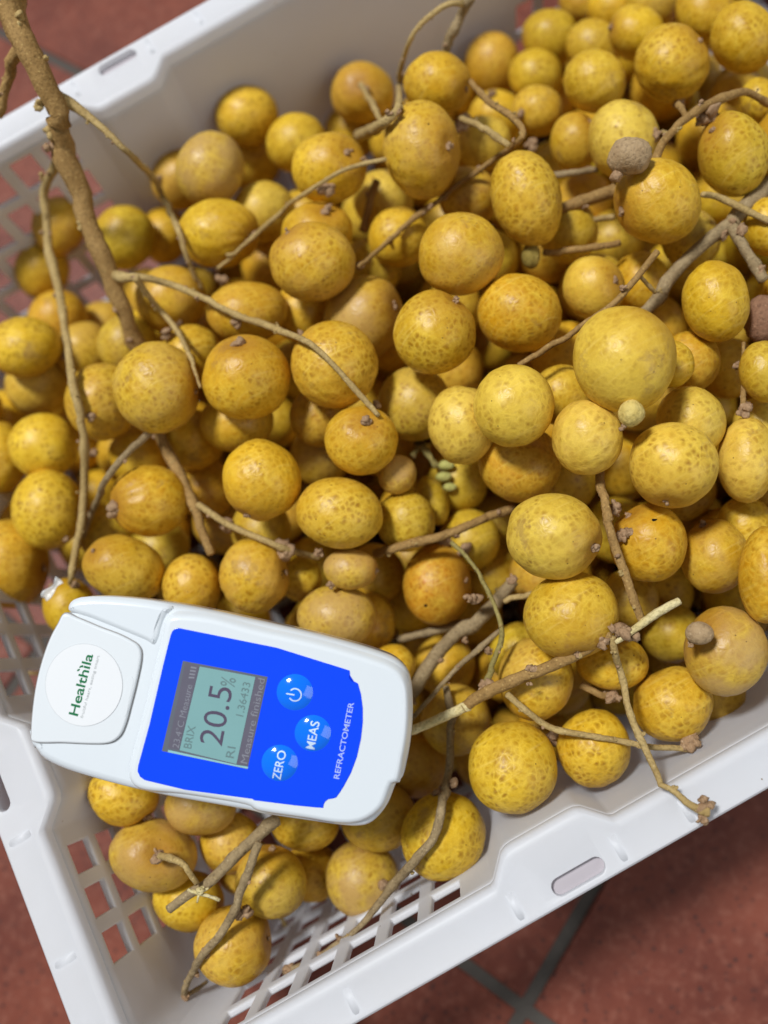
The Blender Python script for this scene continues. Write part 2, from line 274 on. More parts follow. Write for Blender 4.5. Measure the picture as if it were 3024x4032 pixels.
([105.4, 101.1, -10.3],[10.79, 11.49, 11.1, -0.08, -0.17, 0.11],[0.52, -0.41, 0.75],4,2,'S','mostly hidden pale yellow longan up left of the biggest longan','longans heaped in the crate'),
([128.3, 100.2, -27.3],[10.71, 11.63, 11.11, -0.05, -0.22, 0.15],[0.59, -0.4, -0.7],2,3,'','deep-lying amber longan left of the lone longan by the grey branch','longans heaped in the crate'),
([103.5, 57.4, 10.2],[6.93, 7.57, 7.24, 0.18, -0.09, 0.15],[-0.61, 0.67, -0.43],0,1,'','half-hidden small yellow longan right of the biggest longan','longans heaped in the crate'),
([118.4, 59.7, -10.5],[9.7, 10.57, 10.1, 0.17, -0.15, 0.18],[-0.2, 0.61, -0.77],2,2,'','mostly hidden amber longan below the lone longan by the grey branch','longans heaped in the crate'),
([127.6, 40.7, 7.3],[8.14, 9.31, 8.65, 0.57, -0.19, 0.41],[-0.16, 0.75, -0.64],1,0,'','small greenish longan down right of the lone longan by the grey branch','longans heaped in the crate'),
([136.9, 54.9, -29.9],[10.22, 11.23, 10.66, 0.26, -0.18, 0.23],[-0.32, 0.89, -0.32],2,3,'','deep-lying amber longan below the lone longan by the grey branch','longans heaped in the crate'),
([52.8, 70.1, 14.0],[13.0, 13.2, 13.09, -0.11, -0.05, 0.01],[0.38, -0.15, -0.91],4,0,'','pale longan stacked on top of another, left of the biggest longan','longans heaped in the crate'),
([66.8, 49.4, 14.0],[10.99, 11.66, 11.36, 0.37, -0.02, 0.17],[-0.05, 0.82, -0.58],4,0,'','pale round longan directly beside the yellowish bud','longans heaped in the crate'),
([84.7, 29.1, 12.0],[13.02, 13.25, 13.11, -0.06, -0.05, -0.01],[-0.68, -0.73, 0.09],4,0,'S','big pale longan below the yellowish bud on the right','longans heaped in the crate'),
([101.7, 39.9, 1.0],[10.75, 11.32, 11.0, 0.09, -0.1, 0.08],[0.51, -0.19, -0.84],4,1,'','half-hidden pale yellow longan up right of the big pale longan','longans heaped in the crate'),
([38.1, 78.5, -3.5],[12.17, 13.12, 12.76, 0.73, 0.15, 0.25],[0.44, -0.05, -0.89],4,1,'n','half-hidden pale yellow longan left of the stacked pale longan','longans heaped in the crate'),
([49.8, 59.2, -14.5],[14.04, 13.82, 13.88, -0.36, -0.06, -0.09],[-0.06, 0.82, -0.57],2,1,'','half-hidden amber longan below the stacked pale longan','longans heaped in the crate'),
([74.0, 71.9, -9.2],[10.26, 10.68, 10.48, 0.05, -0.05, 0.07],[0.69, 0.52, -0.5],0,2,'','mostly hidden yellow longan right of the stacked pale longan','longans heaped in the crate'),
([42.5, 28.7, 8.0],[14.45, 13.76, 14.06, -0.55, -0.0, -0.13],[0.51, -0.76, 0.41],4,0,'S','broad pale longan left of the upright bare twig on the right side','longans heaped in the crate'),
([110.6, 20.2, -3.0],[10.23, 12.52, 11.07, 2.08, -0.2, 1.03],[0.03, 0.55, -0.84],4,1,'','half-hidden pale yellow longan right of the big pale longan','longans heaped in the crate'),
([88.0, -1.2, -14.5],[11.4, 11.51, 11.41, 0.94, -0.01, 0.31],[0.06, 0.94, 0.32],0,1,'S','half-hidden yellow longan left of the tall amber longan at the right edge','longans heaped in the crate'),
([69.9, 12.8, -5.5],[12.23, 12.34, 12.29, 0.29, -0.0, 0.08],[-0.15, 0.91, 0.39],2,1,'b2S','orange tinted longan with a dark hole near its stem, right of the upright twig','longans heaped in the crate'),
([105.7, 2.6, -23.8],[9.79, 10.18, 9.94, 0.49, -0.06, 0.19],[0.41, -0.36, -0.84],0,2,'','mostly hidden yellow longan above the tall amber longan at the right edge','longans heaped in the crate'),
([92.2, -13.4, 2.0],[9.93, 12.48, 10.33, 3.1, -0.39, 1.05],[0.91, 0.4, 0.12],2,0,'','tall amber longan cut by the right edge above the crate wall','longans heaped in the crate'),
([121.8, 7.7, -33.4],[10.05, 10.63, 10.27, 0.53, -0.09, 0.24],[0.18, -0.48, -0.86],0,2,'','mostly hidden yellow longan right of the big pale longan','longans heaped in the crate'),
([127.6, 28.9, -16.0],[9.5, 10.34, 9.84, 0.4, -0.14, 0.24],[0.21, 0.51, -0.83],4,2,'','mostly hidden pale yellow longan up right of the big pale longan','longans heaped in the crate'),
([35.5, 5.0, -2.0],[14.79, 13.68, 14.24, -0.15, 0.08, -0.03],[-0.36, -0.86, 0.37],0,0,'S','large yellow longan left of the pale broken splinter','longans heaped in the crate'),
([72.2, -27.9, -10.0],[13.36, 13.32, 13.24, 0.99, -0.09, 0.27],[-0.37, 0.78, 0.5],3,0,'S','tan longan with a brown shrivelled bud dangling over its left side','longans heaped in the crate'),
([51.9, -35.9, -24.0],[13.34, 11.82, 12.59, 0.13, 0.13, 0.12],[-0.75, 0.46, -0.47],0,0,'','yellow longan lying nearest the right part of the near wall','longans heaped in the crate'),
([22.1, -35.5, -26.0],[12.63, 12.2, 12.4, 0.59, -0.06, 0.07],[-0.25, -0.77, -0.59],0,0,'','yellow longan crossed by a thin side twig beside the near wall','longans heaped in the crate'),
([-5.2, -27.5, -20.0],[14.9, 14.07, 14.48, 0.02, -0.01, 0.04],[0.74, 0.2, -0.65],0,0,'b3','big yellow longan with one black dot near the near wall','longans heaped in the crate'),
([41.8, -14.8, -22.0],[11.44, 9.62, 10.5, -1.07, 0.21, -0.12],[0.12, 0.23, -0.97],0,1,'n','half-hidden yellow longan down right of the longan left of the splinter','longans heaped in the crate'),
([16.9, -7.1, -25.6],[13.34, 13.65, 13.47, 0.83, -0.03, 0.05],[-0.19, -0.01, -0.98],0,1,'','half-hidden yellow longan down left of the longan left of the splinter','longans heaped in the crate'),
([70.4, -17.2, -49.9],[10.96, 10.74, 10.84, 0.41, 0.0, 0.1],[0.06, -0.87, -0.49],1,3,'','deep-lying greenish longan left of the longan with the dangling bud','longans heaped in the crate'),
([70.3, -42.1, -42.0],[10.41, 9.9, 10.13, 0.48, -0.01, 0.15],[-0.29, -0.19, -0.94],0,2,'','mostly hidden yellow longan below the longan with the dangling bud','longans heaped in the crate'),
([61.6, 0.6, -39.6],[10.81, 10.72, 10.77, 0.31, 0.01, 0.07],[0.73, 0.33, -0.59],0,3,'','deep-lying yellow longan right of the longan left of the splinter','longans heaped in the crate'),
([79.7, -3.4, -64.8],[12.3, 12.27, 12.28, 0.44, -0.0, 0.11],[0.72, 0.42, -0.55],0,3,'','deep-lying yellow longan below the longan with the dark hole','longans heaped in the crate'),
([3.3, 39.9, -39.0],[13.38, 14.79, 14.06, 0.89, 0.12, 0.11],[0.83, -0.41, 0.38],5,1,'bS','dark orange longan deep in the hollow beside the thick grey branch','longans heaped in the crate'),
([-13.6, 74.6, -8.0],[14.31, 13.61, 13.92, -1.28, -0.39, -0.02],[-0.61, 0.79, -0.06],0,0,'n','wide spotted longan with a milky patch in the middle of the heap','longans heaped in the crate'),
([5.4, 64.0, -24.8],[10.8, 11.05, 10.94, 0.22, 0.05, 0.03],[-0.66, 0.59, -0.47],1,1,'','half-hidden greenish longan below the small brown longan in the gap','longans heaped in the crate'),
([18.3, 68.2, -36.0],[5.82, 9.42, 7.54, 0.81, 0.09, 0.53],[-0.35, 0.18, -0.92],1,2,'','mostly hidden small greenish longan down right of the small brown longan in the gap','longans heaped in the crate'),
([10.7, 78.1, -14.8],[7.13, 6.89, 7.0, 0.2, 0.06, -0.02],[0.3, 0.75, -0.59],3,1,'','small brown oval longan in the dark gap right of the star-scarred one','longans heaped in the crate'),
([5.5, 91.3, -2.0],[12.52, 12.04, 12.22, -0.38, -0.13, -0.09],[0.36, 0.11, 0.93],2,0,'cS','amber longan with a dark star-shaped stem scar under a twig end','longans heaped in the crate'),
([-31.8, 98.1, -5.0],[14.04, 14.17, 14.1, 0.11, 0.05, 0.01],[-0.75, -0.65, 0.12],0,0,'S','clean yellow longan, left of the wide milky-patched one','longans heaped in the crate'),
([-49.1, 147.1, -0.0],[15.46, 16.27, 15.87, 0.5, 0.37, 0.14],[0.8, -0.6, -0.06],0,0,'nS','big speckled longan at the lower end of the thick brown stalk','longans heaped in the crate'),
([-19.1, 132.9, -0.0],[15.62, 14.89, 15.14, -0.2, -0.14, -0.16],[0.3, 0.51, 0.81],2,0,'dS','big orange-topped longan right of the one under the thick stalk','longans heaped in the crate'),
([10.5, 120.4, -0.0],[15.12, 14.91, 14.98, -0.01, -0.0, -0.04],[-0.34, 0.94, -0.06],2,0,'','amber longan crossed by the long forked twig in the centre','longans heaped in the crate'),
([45.3, 109.6, 5.0],[14.01, 14.19, 14.11, -0.03, -0.03, 0.03],[0.79, 0.24, 0.57],0,0,'nS','round longan with many brown dots in the centre of the heap','longans heaped in the crate'),
([30.1, 141.4, -21.6],[16.56, 15.83, 16.19, 0.96, 0.54, -0.07],[0.76, -0.44, 0.47],3,1,'S','half-hidden tan longan up right of the longan crossed by the forked twig','longans heaped in the crate'),
([76.2, 104.5, -4.3],[14.37, 14.43, 14.22, -0.55, -0.22, -0.12],[0.29, 0.63, -0.72],2,1,'','half-hidden amber longan down right of the smooth round longan','longans heaped in the crate'),
([30.1, 101.2, -23.1],[13.87, 13.93, 13.9, -0.02, -0.01, 0.01],[0.49, 0.48, -0.72],1,2,'','mostly hidden greenish longan up right of the star-scarred longan','longans heaped in the crate'),
([-7.6, 165.6, -16.2],[14.97, 12.66, 13.24, -1.36, -0.89, -0.5],[-0.73, 0.38, -0.57],2,1,'','half-hidden amber longan above the orange-topped longan','longans heaped in the crate'),
([-33.5, 197.1, -29.7],[14.91, 13.87, 14.1, -0.04, -0.1, -0.3],[-0.46, -0.26, -0.85],2,1,'','half-hidden amber longan down left of the puckered wide longan','longans heaped in the crate'),
([11.7, 162.3, -31.0],[12.47, 12.11, 12.21, -0.03, -0.01, -0.09],[0.17, 0.01, -0.99],0,2,'','mostly hidden yellow longan below the coarse-spotted longan','longans heaped in the crate'),
([-96.9, 212.1, -30.0],[14.16, 12.79, 13.22, -0.16, -0.38, -0.4],[-0.75, -0.45, -0.48],0,0,'n','yellow longan cut by the left edge, left of the long hanging twig','longans heaped in the crate'),
([-107.2, 209.5, -53.8],[14.24, 13.52, 13.66, 0.13, -0.06, -0.25],[0.18, 0.39, -0.9],4,0,'','pale yellow longan below the longan cut by the left edge','longans heaped in the crate'),
([-107.0, 167.5, -30.0],[13.45, 13.34, 13.24, 0.25, 0.11, -0.1],[-0.39, 0.5, -0.77],0,0,'','yellow longan above the netted longan by the twig fork','longans heaped in the crate'),
([-115.9, 141.6, -30.0],[14.14, 15.59, 14.37, 1.04, 0.74, 0.05],[-0.16, -0.16, -0.97],0,0,'n','netted longan left of the fork where two hanging twigs meet','longans heaped in the crate'),
([-75.4, 166.9, -22.4],[14.72, 14.85, 14.54, 0.64, 0.38, -0.08],[-0.32, 0.53, -0.78],2,1,'k','orange-rimmed longan with a vertical crease behind the hanging twig','longans heaped in the crate'),
([-74.4, 118.3, -19.2],[14.21, 13.78, 14.04, -0.27, -0.18, -0.03],[-0.69, 0.15, 0.71],2,0,'wS','striped longan with wrinkles fanning out from its stem on the left','longans heaped in the crate'),
([-130.1, 178.9, -40.5],[12.68, 14.55, 12.68, 1.66, 1.24, 0.11],[0.44, 0.67, -0.61],0,1,'','half-hidden yellow longan up left of the netted longan by the twig fork','longans heaped in the crate'),
([-143.0, 134.7, -40.0],[15.85, 17.91, 16.21, 1.07, 0.87, 0.08],[0.81, -0.57, -0.11],2,1,'wS','wrinkled longan at the left edge above the refractometer lid','longans heaped in the crate'),
([-145.3, 157.9, -56.5],[13.29, 13.94, 13.4, 0.38, 0.31, 0.03],[0.2, 0.95, -0.23],2,2,'','mostly hidden amber longan above the wrinkled left-edge longan','longans heaped in the crate'),
([-94.1, 99.8, -20.0],[13.14, 13.49, 13.67, -1.15, -0.34, 0.43],[-0.29, 0.57, 0.77],0,0,'nS','net-patterned longan touching the upper left edge of the refractometer','longans heaped in the crate'),
([-75.9, 82.4, -24.0],[11.15, 12.33, 11.58, 0.63, 0.33, 0.02],[-0.05, -1.0, 0.09],2,0,'nS','amber longan left of the mouldy longan','longans heaped in the crate'),
([-52.7, 73.8, -22.0],[12.77, 13.69, 13.15, 0.55, 0.23, 0.03],[0.9, -0.42, 0.09],0,0,'mS','longan with a black mouldy patch on its right side above the refractometer','longans heaped in the crate'),
([-40.8, 68.4, -38.0],[8.71, 8.65, 8.66, 0.12, 0.02, -0.02],[0.04, -1.0, 0.04],1,0,'nS','small green-yellow longan next to the black mouldy patch','longans heaped in the crate'),
([-20.4, 56.8, -16.8],[8.93, 7.75, 8.28, -0.97, -0.26, -0.03],[0.83, -0.55, 0.01],3,0,'S','small oval brown longan just above the dusty tan one','longans heaped in the crate'),
([-33.7, 46.2, -27.0],[13.52, 12.02, 12.75, -1.28, -0.31, 0.04],[0.53, -0.75, -0.41],3,0,'n','dusty tan longan leaning on the upper edge of the refractometer','longans heaped in the crate'),
([-25.8, 41.1, -47.3],[10.43, 11.28, 10.81, 0.66, 0.13, 0.01],[-0.33, -0.13, -0.94],2,1,'','half-hidden amber longan right of the dusty tan longan','longans heaped in the crate'),
([-124.9, 102.6, -33.1],[9.88, 10.95, 10.2, 0.38, 0.34, 0.06],[-0.05, 0.82, 0.57],0,1,'kS','lobed longan partly under the upper left corner of the refractometer','longans heaped in the crate'),
([-32.1, 130.7, -22.8],[13.39, 12.2, 12.7, -0.7, -0.41, -0.18],[0.34, 0.43, -0.84],2,1,'','half-hidden amber longan below the orange-topped longan','longans heaped in the crate'),
([-35.8, 167.0, -25.5],[12.28, 11.9, 11.98, 0.17, 0.07, -0.11],[-0.29, 0.95, 0.1],0,2,'','mostly hidden yellow longan up right of the big longan under the thick stalk','longans heaped in the crate'),
([-3.4, 117.1, -25.9],[11.81, 11.7, 11.74, 0.02, 0.01, -0.02],[0.03, -0.4, -0.92],2,2,'','mostly hidden amber longan up left of the star-scarred longan','longans heaped in the crate'),
([-52.0, 138.3, -32.9],[12.18, 12.09, 12.09, 0.15, 0.06, -0.04],[0.59, 0.47, -0.66],2,2,'','mostly hidden amber longan down right of the big longan under the thick stalk','longans heaped in the crate'),
([-79.0, 152.4, -49.5],[12.81, 12.83, 12.74, 0.24, 0.12, -0.04],[0.52, -0.4, -0.75],0,3,'','deep-lying yellow longan above the striped wrinkled longan','longans heaped in the crate'),
([-80.4, 210.3, -50.8],[13.5, 13.1, 13.02, 0.41, 0.21, -0.19],[-0.39, -0.07, -0.92],0,2,'','mostly hidden yellow longan above the creased longan','longans heaped in the crate'),
([-88.1, 239.5, -60.4],[14.15, 13.57, 13.45, 0.5, 0.26, -0.27],[0.38, 0.86, -0.35],2,2,'','mostly hidden amber longan up right of the longan cut by the left edge','longans heaped in the crate'),
([-76.7, 239.6, -85.3],[15.19, 14.6, 14.58, 0.41, 0.21, -0.24],[-0.05, 0.55, -0.83],0,3,'','deep-lying yellow longan above the creased longan','longans heaped in the crate'),
([-58.3, 189.7, -31.3],[12.65, 12.22, 12.23, 0.3, 0.14, -0.17],[0.32, 0.17, -0.93],1,2,'','mostly hidden greenish longan up left of the big longan under the thick stalk','longans heaped in the crate'),
([-52.0, 200.9, -51.9],[13.6, 13.1, 13.15, 0.27, 0.12, -0.17],[0.05, 0.4, -0.92],0,2,'','mostly hidden yellow longan above the big longan under the thick stalk','longans heaped in the crate'),
([-132.0, 211.8, -67.7],[13.75, 13.84, 13.44, 0.57, 0.34, -0.13],[-0.73, 0.12, -0.67],0,3,'','deep-lying yellow longan below the longan cut by the left edge','longans heaped in the crate'),
([-59.9, 124.9, -50.8],[12.68, 12.73, 12.68, 0.11, 0.05, -0.01],[-0.35, -0.48, -0.8],2,3,'','deep-lying amber longan right of the striped wrinkled longan','longans heaped in the crate'),
([-45.5, 93.1, -39.2],[11.96, 12.03, 12.0, 0.01, 0.01, 0.01],[0.36, 0.81, -0.46],1,2,'','mostly hidden greenish longan above the mouldy longan','longans heaped in the crate'),
([-107.8, 133.0, -59.3],[12.72, 13.11, 12.86, 0.19, 0.14, 0.03],[-0.97, 0.09, -0.22],1,3,'','deep-lying greenish longan up left of the net-patterned longan','longans heaped in the crate'),
([-90.8, 114.9, -59.0],[12.66, 12.97, 12.8, 0.09, 0.08, 0.03],[-0.35, 0.21, -0.91],1,3,'','deep-lying greenish longan up right of the net-patterned longan','longans heaped in the crate'),
([-11.6, 110.9, -46.9],[12.55, 12.49, 12.51, 0.02, 0.01, -0.01],[0.49, 0.81, -0.34],0,3,'','deep-lying yellow longan left of the star-scarred longan','longans heaped in the crate'),
([-15.6, 58.5, -55.8],[12.32, 12.28, 12.3, -0.04, -0.01, -0.0],[0.22, 0.45, -0.87],0,2,'','mostly hidden yellow longan right of the small oval brown longan','longans heaped in the crate'),
([-25.1, 21.3, -36.2],[8.11, 7.99, 8.05, -0.08, -0.01, 0.0],[-0.67, -0.31, -0.67],0,1,'','half-hidden small yellow longan down right of the dusty tan longan','longans heaped in the crate'),
([23.8, 50.1, -47.1],[11.84, 11.85, 11.84, 0.05, 0.01, 0.01],[-0.53, 0.74, -0.41],1,2,'','mostly hidden greenish longan up right of the dark orange longan','longans heaped in the crate'),
([37.8, 55.5, -72.3],[12.8, 12.87, 12.84, 0.09, 0.01, 0.02],[0.16, 0.89, -0.43],1,3,'','deep-lying greenish longan left of the broad pale longan','longans heaped in the crate'),
([25.3, 36.4, -65.1],[12.38, 12.31, 12.35, 0.08, 0.01, 0.0],[-0.64, -0.21, -0.74],1,2,'','mostly hidden greenish longan right of the dark orange longan','longans heaped in the crate'),
([-9.3, 44.1, -73.4],[12.84, 12.73, 12.78, -0.04, -0.01, -0.01],[0.72, 0.57, -0.39],1,3,'','deep-lying greenish longan down left of the dark orange longan','longans heaped in the crate'),
([-14.7, -6.1, -41.0],[12.75, 12.65, 12.7, 0.22, -0.01, -0.01],[-0.56, 0.8, 0.22],0,1,'S','half-hidden yellow longan up left of the black-dotted longan','longans heaped in the crate'),
([-38.0, -13.6, -56.5],[12.21, 11.69, 11.95, -0.27, -0.02, 0.04],[0.18, -0.24, -0.95],2,2,'','mostly hidden amber longan above the twig-crossed longan','longans heaped in the crate'),
([-9.2, 14.3, -65.6],[12.22, 11.93, 12.08, -0.06, -0.01, -0.0],[0.38, -0.68, -0.63],0,3,'','deep-lying yellow longan below the dark orange longan','longans heaped in the crate'),
([17.7, 3.6, -47.7],[11.38, 11.07, 11.23, 0.08, 0.01, 0.0],[0.11, -0.79, -0.6],1,3,'','deep-lying greenish longan down left of the longan left of the splinter','longans heaped in the crate'),
([10.7, 26.8, -81.1],[12.93, 12.74, 12.83, 0.03, 0.01, -0.01],[0.31, 0.63, -0.72],1,3,'','deep-lying greenish longan down right of the dark orange longan','longans heaped in the crate'),
([31.8, 72.9, -48.5],[12.1, 12.19, 12.15, 0.04, 0.0, 0.01],[0.5, 0.7, -0.51],1,3,'','deep-lying greenish longan right of the small brown longan in the gap','longans heaped in the crate'),
([-38.0, -37.1, -34.0],[14.94, 13.91, 14.43, -0.05, -0.06, 0.07],[0.25, 0.42, -0.87],0,0,'n','longan crossed by a long grey twig, right of the refractometer tip','longans heaped in the crate'),
([-57.4, -22.2, -46.4],[13.45, 12.51, 12.94, -0.75, -0.04, 0.18],[0.45, 0.88, 0.12],0,1,'S','half-hidden yellow longan above the blotched longan','longans heaped in the crate'),
([-74.3, -39.0, -55.0],[13.6, 13.53, 13.55, -0.19, 0.01, 0.05],[0.09, 0.63, -0.77],3,1,'T','longan blotched with rough brown patches above the crate grid','longans heaped in the crate'),
([-99.3, -22.6, -36.0],[11.96, 12.27, 12.07, -0.4, 0.08, 0.13],[0.53, 0.83, 0.15],1,0,'nS','greenish longan with grey spots right of the long sloping twig','longans heaped in the crate'),
([-81.6, -10.7, -46.2],[12.13, 11.31, 11.69, -0.98, -0.09, 0.28],[-0.01, -0.09, -1.0],2,1,'','half-hidden amber longan up right of the greenish longan','longans heaped in the crate'),
([-93.4, -29.2, -64.2],[11.33, 10.99, 11.12, -0.61, 0.0, 0.2],[-0.37, 0.57, -0.73],2,2,'','mostly hidden amber longan right of the greenish longan','longans heaped in the crate'),
([-130.1, 28.2, -25.0],[11.18, 11.2, 11.3, -0.92, -0.08, 0.43],[0.28, -0.96, -0.03],0,0,'nS','yellow longan under the lower left edge of the refractometer','longans heaped in the crate'),
([-108.5, 11.8, -29.0],[11.31, 10.61, 11.03, -1.21, -0.19, 0.46],[-0.57, -0.82, -0.08],3,0,'','tan longan up right of the stem-up tan longan','longans heaped in the crate'),
([-130.9, 5.1, -30.0],[13.86, 13.36, 13.68, -1.54, -0.15, 0.72],[0.52, -0.06, 0.85],3,0,'dS','tan longan with its broken woody stem facing up below the refractometer','longans heaped in the crate'),
([-109.3, -4.3, -42.9],[10.72, 11.2, 10.92, -0.35, 0.09, 0.13],[0.59, -0.44, -0.68],0,1,'','half-hidden yellow longan up left of the greenish longan','longans heaped in the crate'),
([-131.8, -14.7, -43.0],[11.55, 11.14, 11.29, -1.24, -0.05, 0.57],[-0.05, -0.95, -0.3],0,1,'','half-hidden yellow longan down right of the stem-up tan longan','longans heaped in the crate'),
([-120.0, -34.3, -35.0],[13.22, 13.19, 13.19, -0.13, 0.01, 0.05],[0.95, -0.32, -0.05],0,0,'S','lowest longan, lying alone against the grid in the crate corner','longans heaped in the crate'),
([-114.2, -15.1, -60.3],[11.13, 11.14, 11.09, -0.65, 0.03, 0.24],[-0.01, 0.02, -1.0],2,2,'','mostly hidden amber longan up left of the greenish longan','longans heaped in the crate'),
([92.6, 92.1, -38.5],[14.02, 14.02, 14.02, 0.0, 0.0, 0.0],[0.73, -0.33, -0.6],2,4,'','shaded longan deep left of the biggest longan','shaded longans inside the heap'),
([106.4, 65.1, -35.9],[14.26, 14.26, 14.26, 0.0, 0.0, 0.0],[-0.05, 0.73, -0.68],0,4,'','shaded longan deep down right of the biggest longan','shaded longans inside the heap'),
([66.3, 52.3, -44.7],[13.83, 13.83, 13.83, 0.0, 0.0, 0.0],[0.44, -0.78, -0.45],1,4,'','shaded longan deep down left of the longan beside the yellowish bud','shaded longans inside the heap'),
([102.5, 26.7, -46.5],[12.93, 12.93, 12.93, 0.0, 0.0, 0.0],[0.43, 0.27, -0.86],2,4,'','shaded longan deep below the big pale longan','shaded longans inside the heap'),
([119.2, 114.4, -44.3],[13.65, 13.65, 13.65, 0.0, 0.0, 0.0],[-0.82, 0.09, -0.57],1,4,'','shaded longan deep up left of the biggest longan','shaded longans inside the heap'),
([41.6, 25.5, -51.3],[12.64, 12.64, 12.64, 0.0, 0.0, 0.0],[-0.21, -0.21, -0.95],2,4,'','shaded longan deep below the broad pale longan','shaded longans inside the heap'),
([39.2, 141.6, -53.3],[12.53, 12.53, 12.53, 0.0, 0.0, 0.0],[-0.14, 0.8, -0.59],2,4,'','shaded longan deep left of the brown-dotted round longan','shaded longans inside the heap'),
([54.9, 117.1, -54.2],[12.59, 12.59, 12.59, 0.0, 0.0, 0.0],[0.88, 0.46, -0.11],2,4,'','shaded longan deep down right of the brown-dotted round longan','shaded longans inside the heap'),
([67.0, 142.8, -53.1],[14.27, 14.27, 14.27, 0.0, 0.0, 0.0],[-0.08, -0.82, -0.57],0,4,'','shaded longan deep up right of the brown-dotted round longan','shaded longans inside the heap'),
([75.2, 25.9, -54.4],[13.04, 13.04, 13.04, 0.0, 0.0, 0.0],[0.06, -0.28, -0.96],1,4,'','shaded longan deep left of the longan with the dark hole','shaded longans inside the heap'),
([93.2, 152.9, -53.1],[12.61, 12.61, 12.61, 0.0, 0.0, 0.0],[0.34, -0.26, -0.91],1,4,'','shaded longan deep right of the smooth round longan','shaded longans inside the heap'),
([130.8, 51.3, -53.5],[12.53, 12.53, 12.53, 0.0, 0.0, 0.0],[-0.58, 0.59, -0.56],1,4,'','shaded longan deep up right of the big pale longan','shaded longans inside the heap'),
([130.4, 88.5, -50.2],[14.36, 14.36, 14.36, 0.0, 0.0, 0.0],[0.66, 0.6, -0.45],2,4,'','shaded longan deep up right of the biggest longan','shaded longans inside the heap'),
([141.5, 131.9, -54.8],[13.35, 13.35, 13.35, 0.0, 0.0, 0.0],[0.24, 0.43, -0.87],1,4,'','shaded longan deep down left of the large plain longan','shaded longans inside the heap'),
([154.1, 77.1, -52.1],[13.47, 13.47, 13.47, 0.0, 0.0, 0.0],[0.75, -0.16, -0.64],0,4,'','shaded longan deep below the lone longan by the grey branch','shaded longans inside the heap'),
([156.3, 105.4, -51.2],[13.97, 13.97, 13.97, 0.0, 0.0, 0.0],[-0.04, 0.88, -0.48],1,4,'','shaded longan deep up left of the lone longan by the grey branch','shaded longans inside the heap'),
([183.6, 75.6, -52.7],[13.3, 13.3, 13.3, 0.0, 0.0, 0.0],[-0.19, 0.08, -0.98],1,4,'','shaded longan deep right of the lone longan by the grey branch','shaded longans inside the heap'),
([-23.2, 141.4, -62.1],[12.58, 12.58, 12.58, 0.0, 0.0, 0.0],[-0.39, -0.22, -0.89],0,4,'','shaded longan deep down right of the orange-topped longan','shaded longans inside the heap'),
([-1.1, 156.5, -61.0],[13.57, 13.57, 13.57, 0.0, 0.0, 0.0],[-0.37, -0.5, -0.78],1,4,'','shaded longan deep left of the longan crossed by the forked twig','shaded longans inside the heap'),
([14.0, 104.5, -61.9],[12.74, 12.74, 12.74, 0.0, 0.0, 0.0],[-0.42, -0.52, -0.74],2,4,'','shaded longan deep right of the star-scarred longan','shaded longans inside the heap'),
([10.2, 209.6, -62.4],[13.15, 13.15, 13.15, 0.0, 0.0, 0.0],[0.83, 0.18, -0.52],2,4,'','shaded longan deep left of the coarse-spotted longan','shaded longans inside the heap'),
([36.6, 221.3, -62.5],[14.02, 14.02, 14.02, 0.0, 0.0, 0.0],[0.74, 0.6, -0.29],0,4,'','shaded longan deep above the coarse-spotted longan','shaded longans inside the heap'),
([62.3, 180.4, -61.4],[12.83, 12.83, 12.83, 0.0, 0.0, 0.0],[0.44, 0.64, -0.63],1,4,'','shaded longan deep left of the smooth round longan','shaded longans inside the heap'),
([93.5, 48.3, -61.9],[14.08, 14.08, 14.08, 0.0, 0.0, 0.0],[0.51, -0.62, -0.59],2,4,'','shaded longan deep down right of the longan beside the yellowish bud','shaded longans inside the heap'),
([90.4, 182.1, -61.0],[13.34, 13.34, 13.34, 0.0, 0.0, 0.0],[-0.59, -0.12, -0.8],0,4,'','shaded longan deep above the smooth round longan','shaded longans inside the heap'),
([91.9, 235.1, -62.6],[12.6, 12.6, 12.6, 0.0, 0.0, 0.0],[0.72, 0.13, -0.68],0,4,'','shaded longan deep up left of the tall flecked longan','shaded longans inside the heap'),
([103.8, -16.8, -59.1],[14.0, 14.0, 14.0, 0.0, 0.0, 0.0],[-0.69, -0.51, -0.52],1,4,'','shaded longan deep down left of the tall amber longan at the right edge','shaded longans inside the heap'),
([119.6, 144.6, -59.0],[14.02, 14.02, 14.02, 0.0, 0.0, 0.0],[0.88, 0.45, -0.17],2,4,'','shaded longan deep down right of the egg-shaped longan','shaded longans inside the heap'),
([143.4, 156.8, -58.9],[12.54, 12.54, 12.54, 0.0, 0.0, 0.0],[0.72, 0.69, 0.06],2,4,'','shaded longan deep right of the egg-shaped longan','shaded longans inside the heap'),
([195.7, 101.0, -61.5],[13.96, 13.96, 13.96, 0.0, 0.0, 0.0],[0.98, 0.03, -0.18],1,4,'','shaded longan deep up right of the lone longan by the grey branch','shaded longans inside the heap'),
([194.4, 128.4, -59.8],[13.02, 13.02, 13.02, 0.0, 0.0, 0.0],[0.55, -0.43, -0.71],0,4,'','shaded longan deep below the big greenish longan','shaded longans inside the heap'),
([208.2, 156.9, -62.5],[13.57, 13.57, 13.57, 0.0, 0.0, 0.0],[0.89, -0.37, 0.25],2,4,'','shaded longan deep up left of the big greenish longan','shaded longans inside the heap'),
([-39.5, 104.9, -70.2],[12.52, 12.52, 12.52, 0.0, 0.0, 0.0],[0.27, 0.94, -0.21],2,4,'','shaded longan deep down right of the clean yellow longan','shaded longans inside the heap'),
([15.5, 130.7, -68.5],[12.85, 12.85, 12.85, 0.0, 0.0, 0.0],[0.73, 0.65, -0.21],0,4,'','shaded longan deep above the star-scarred longan','shaded longans inside the heap'),
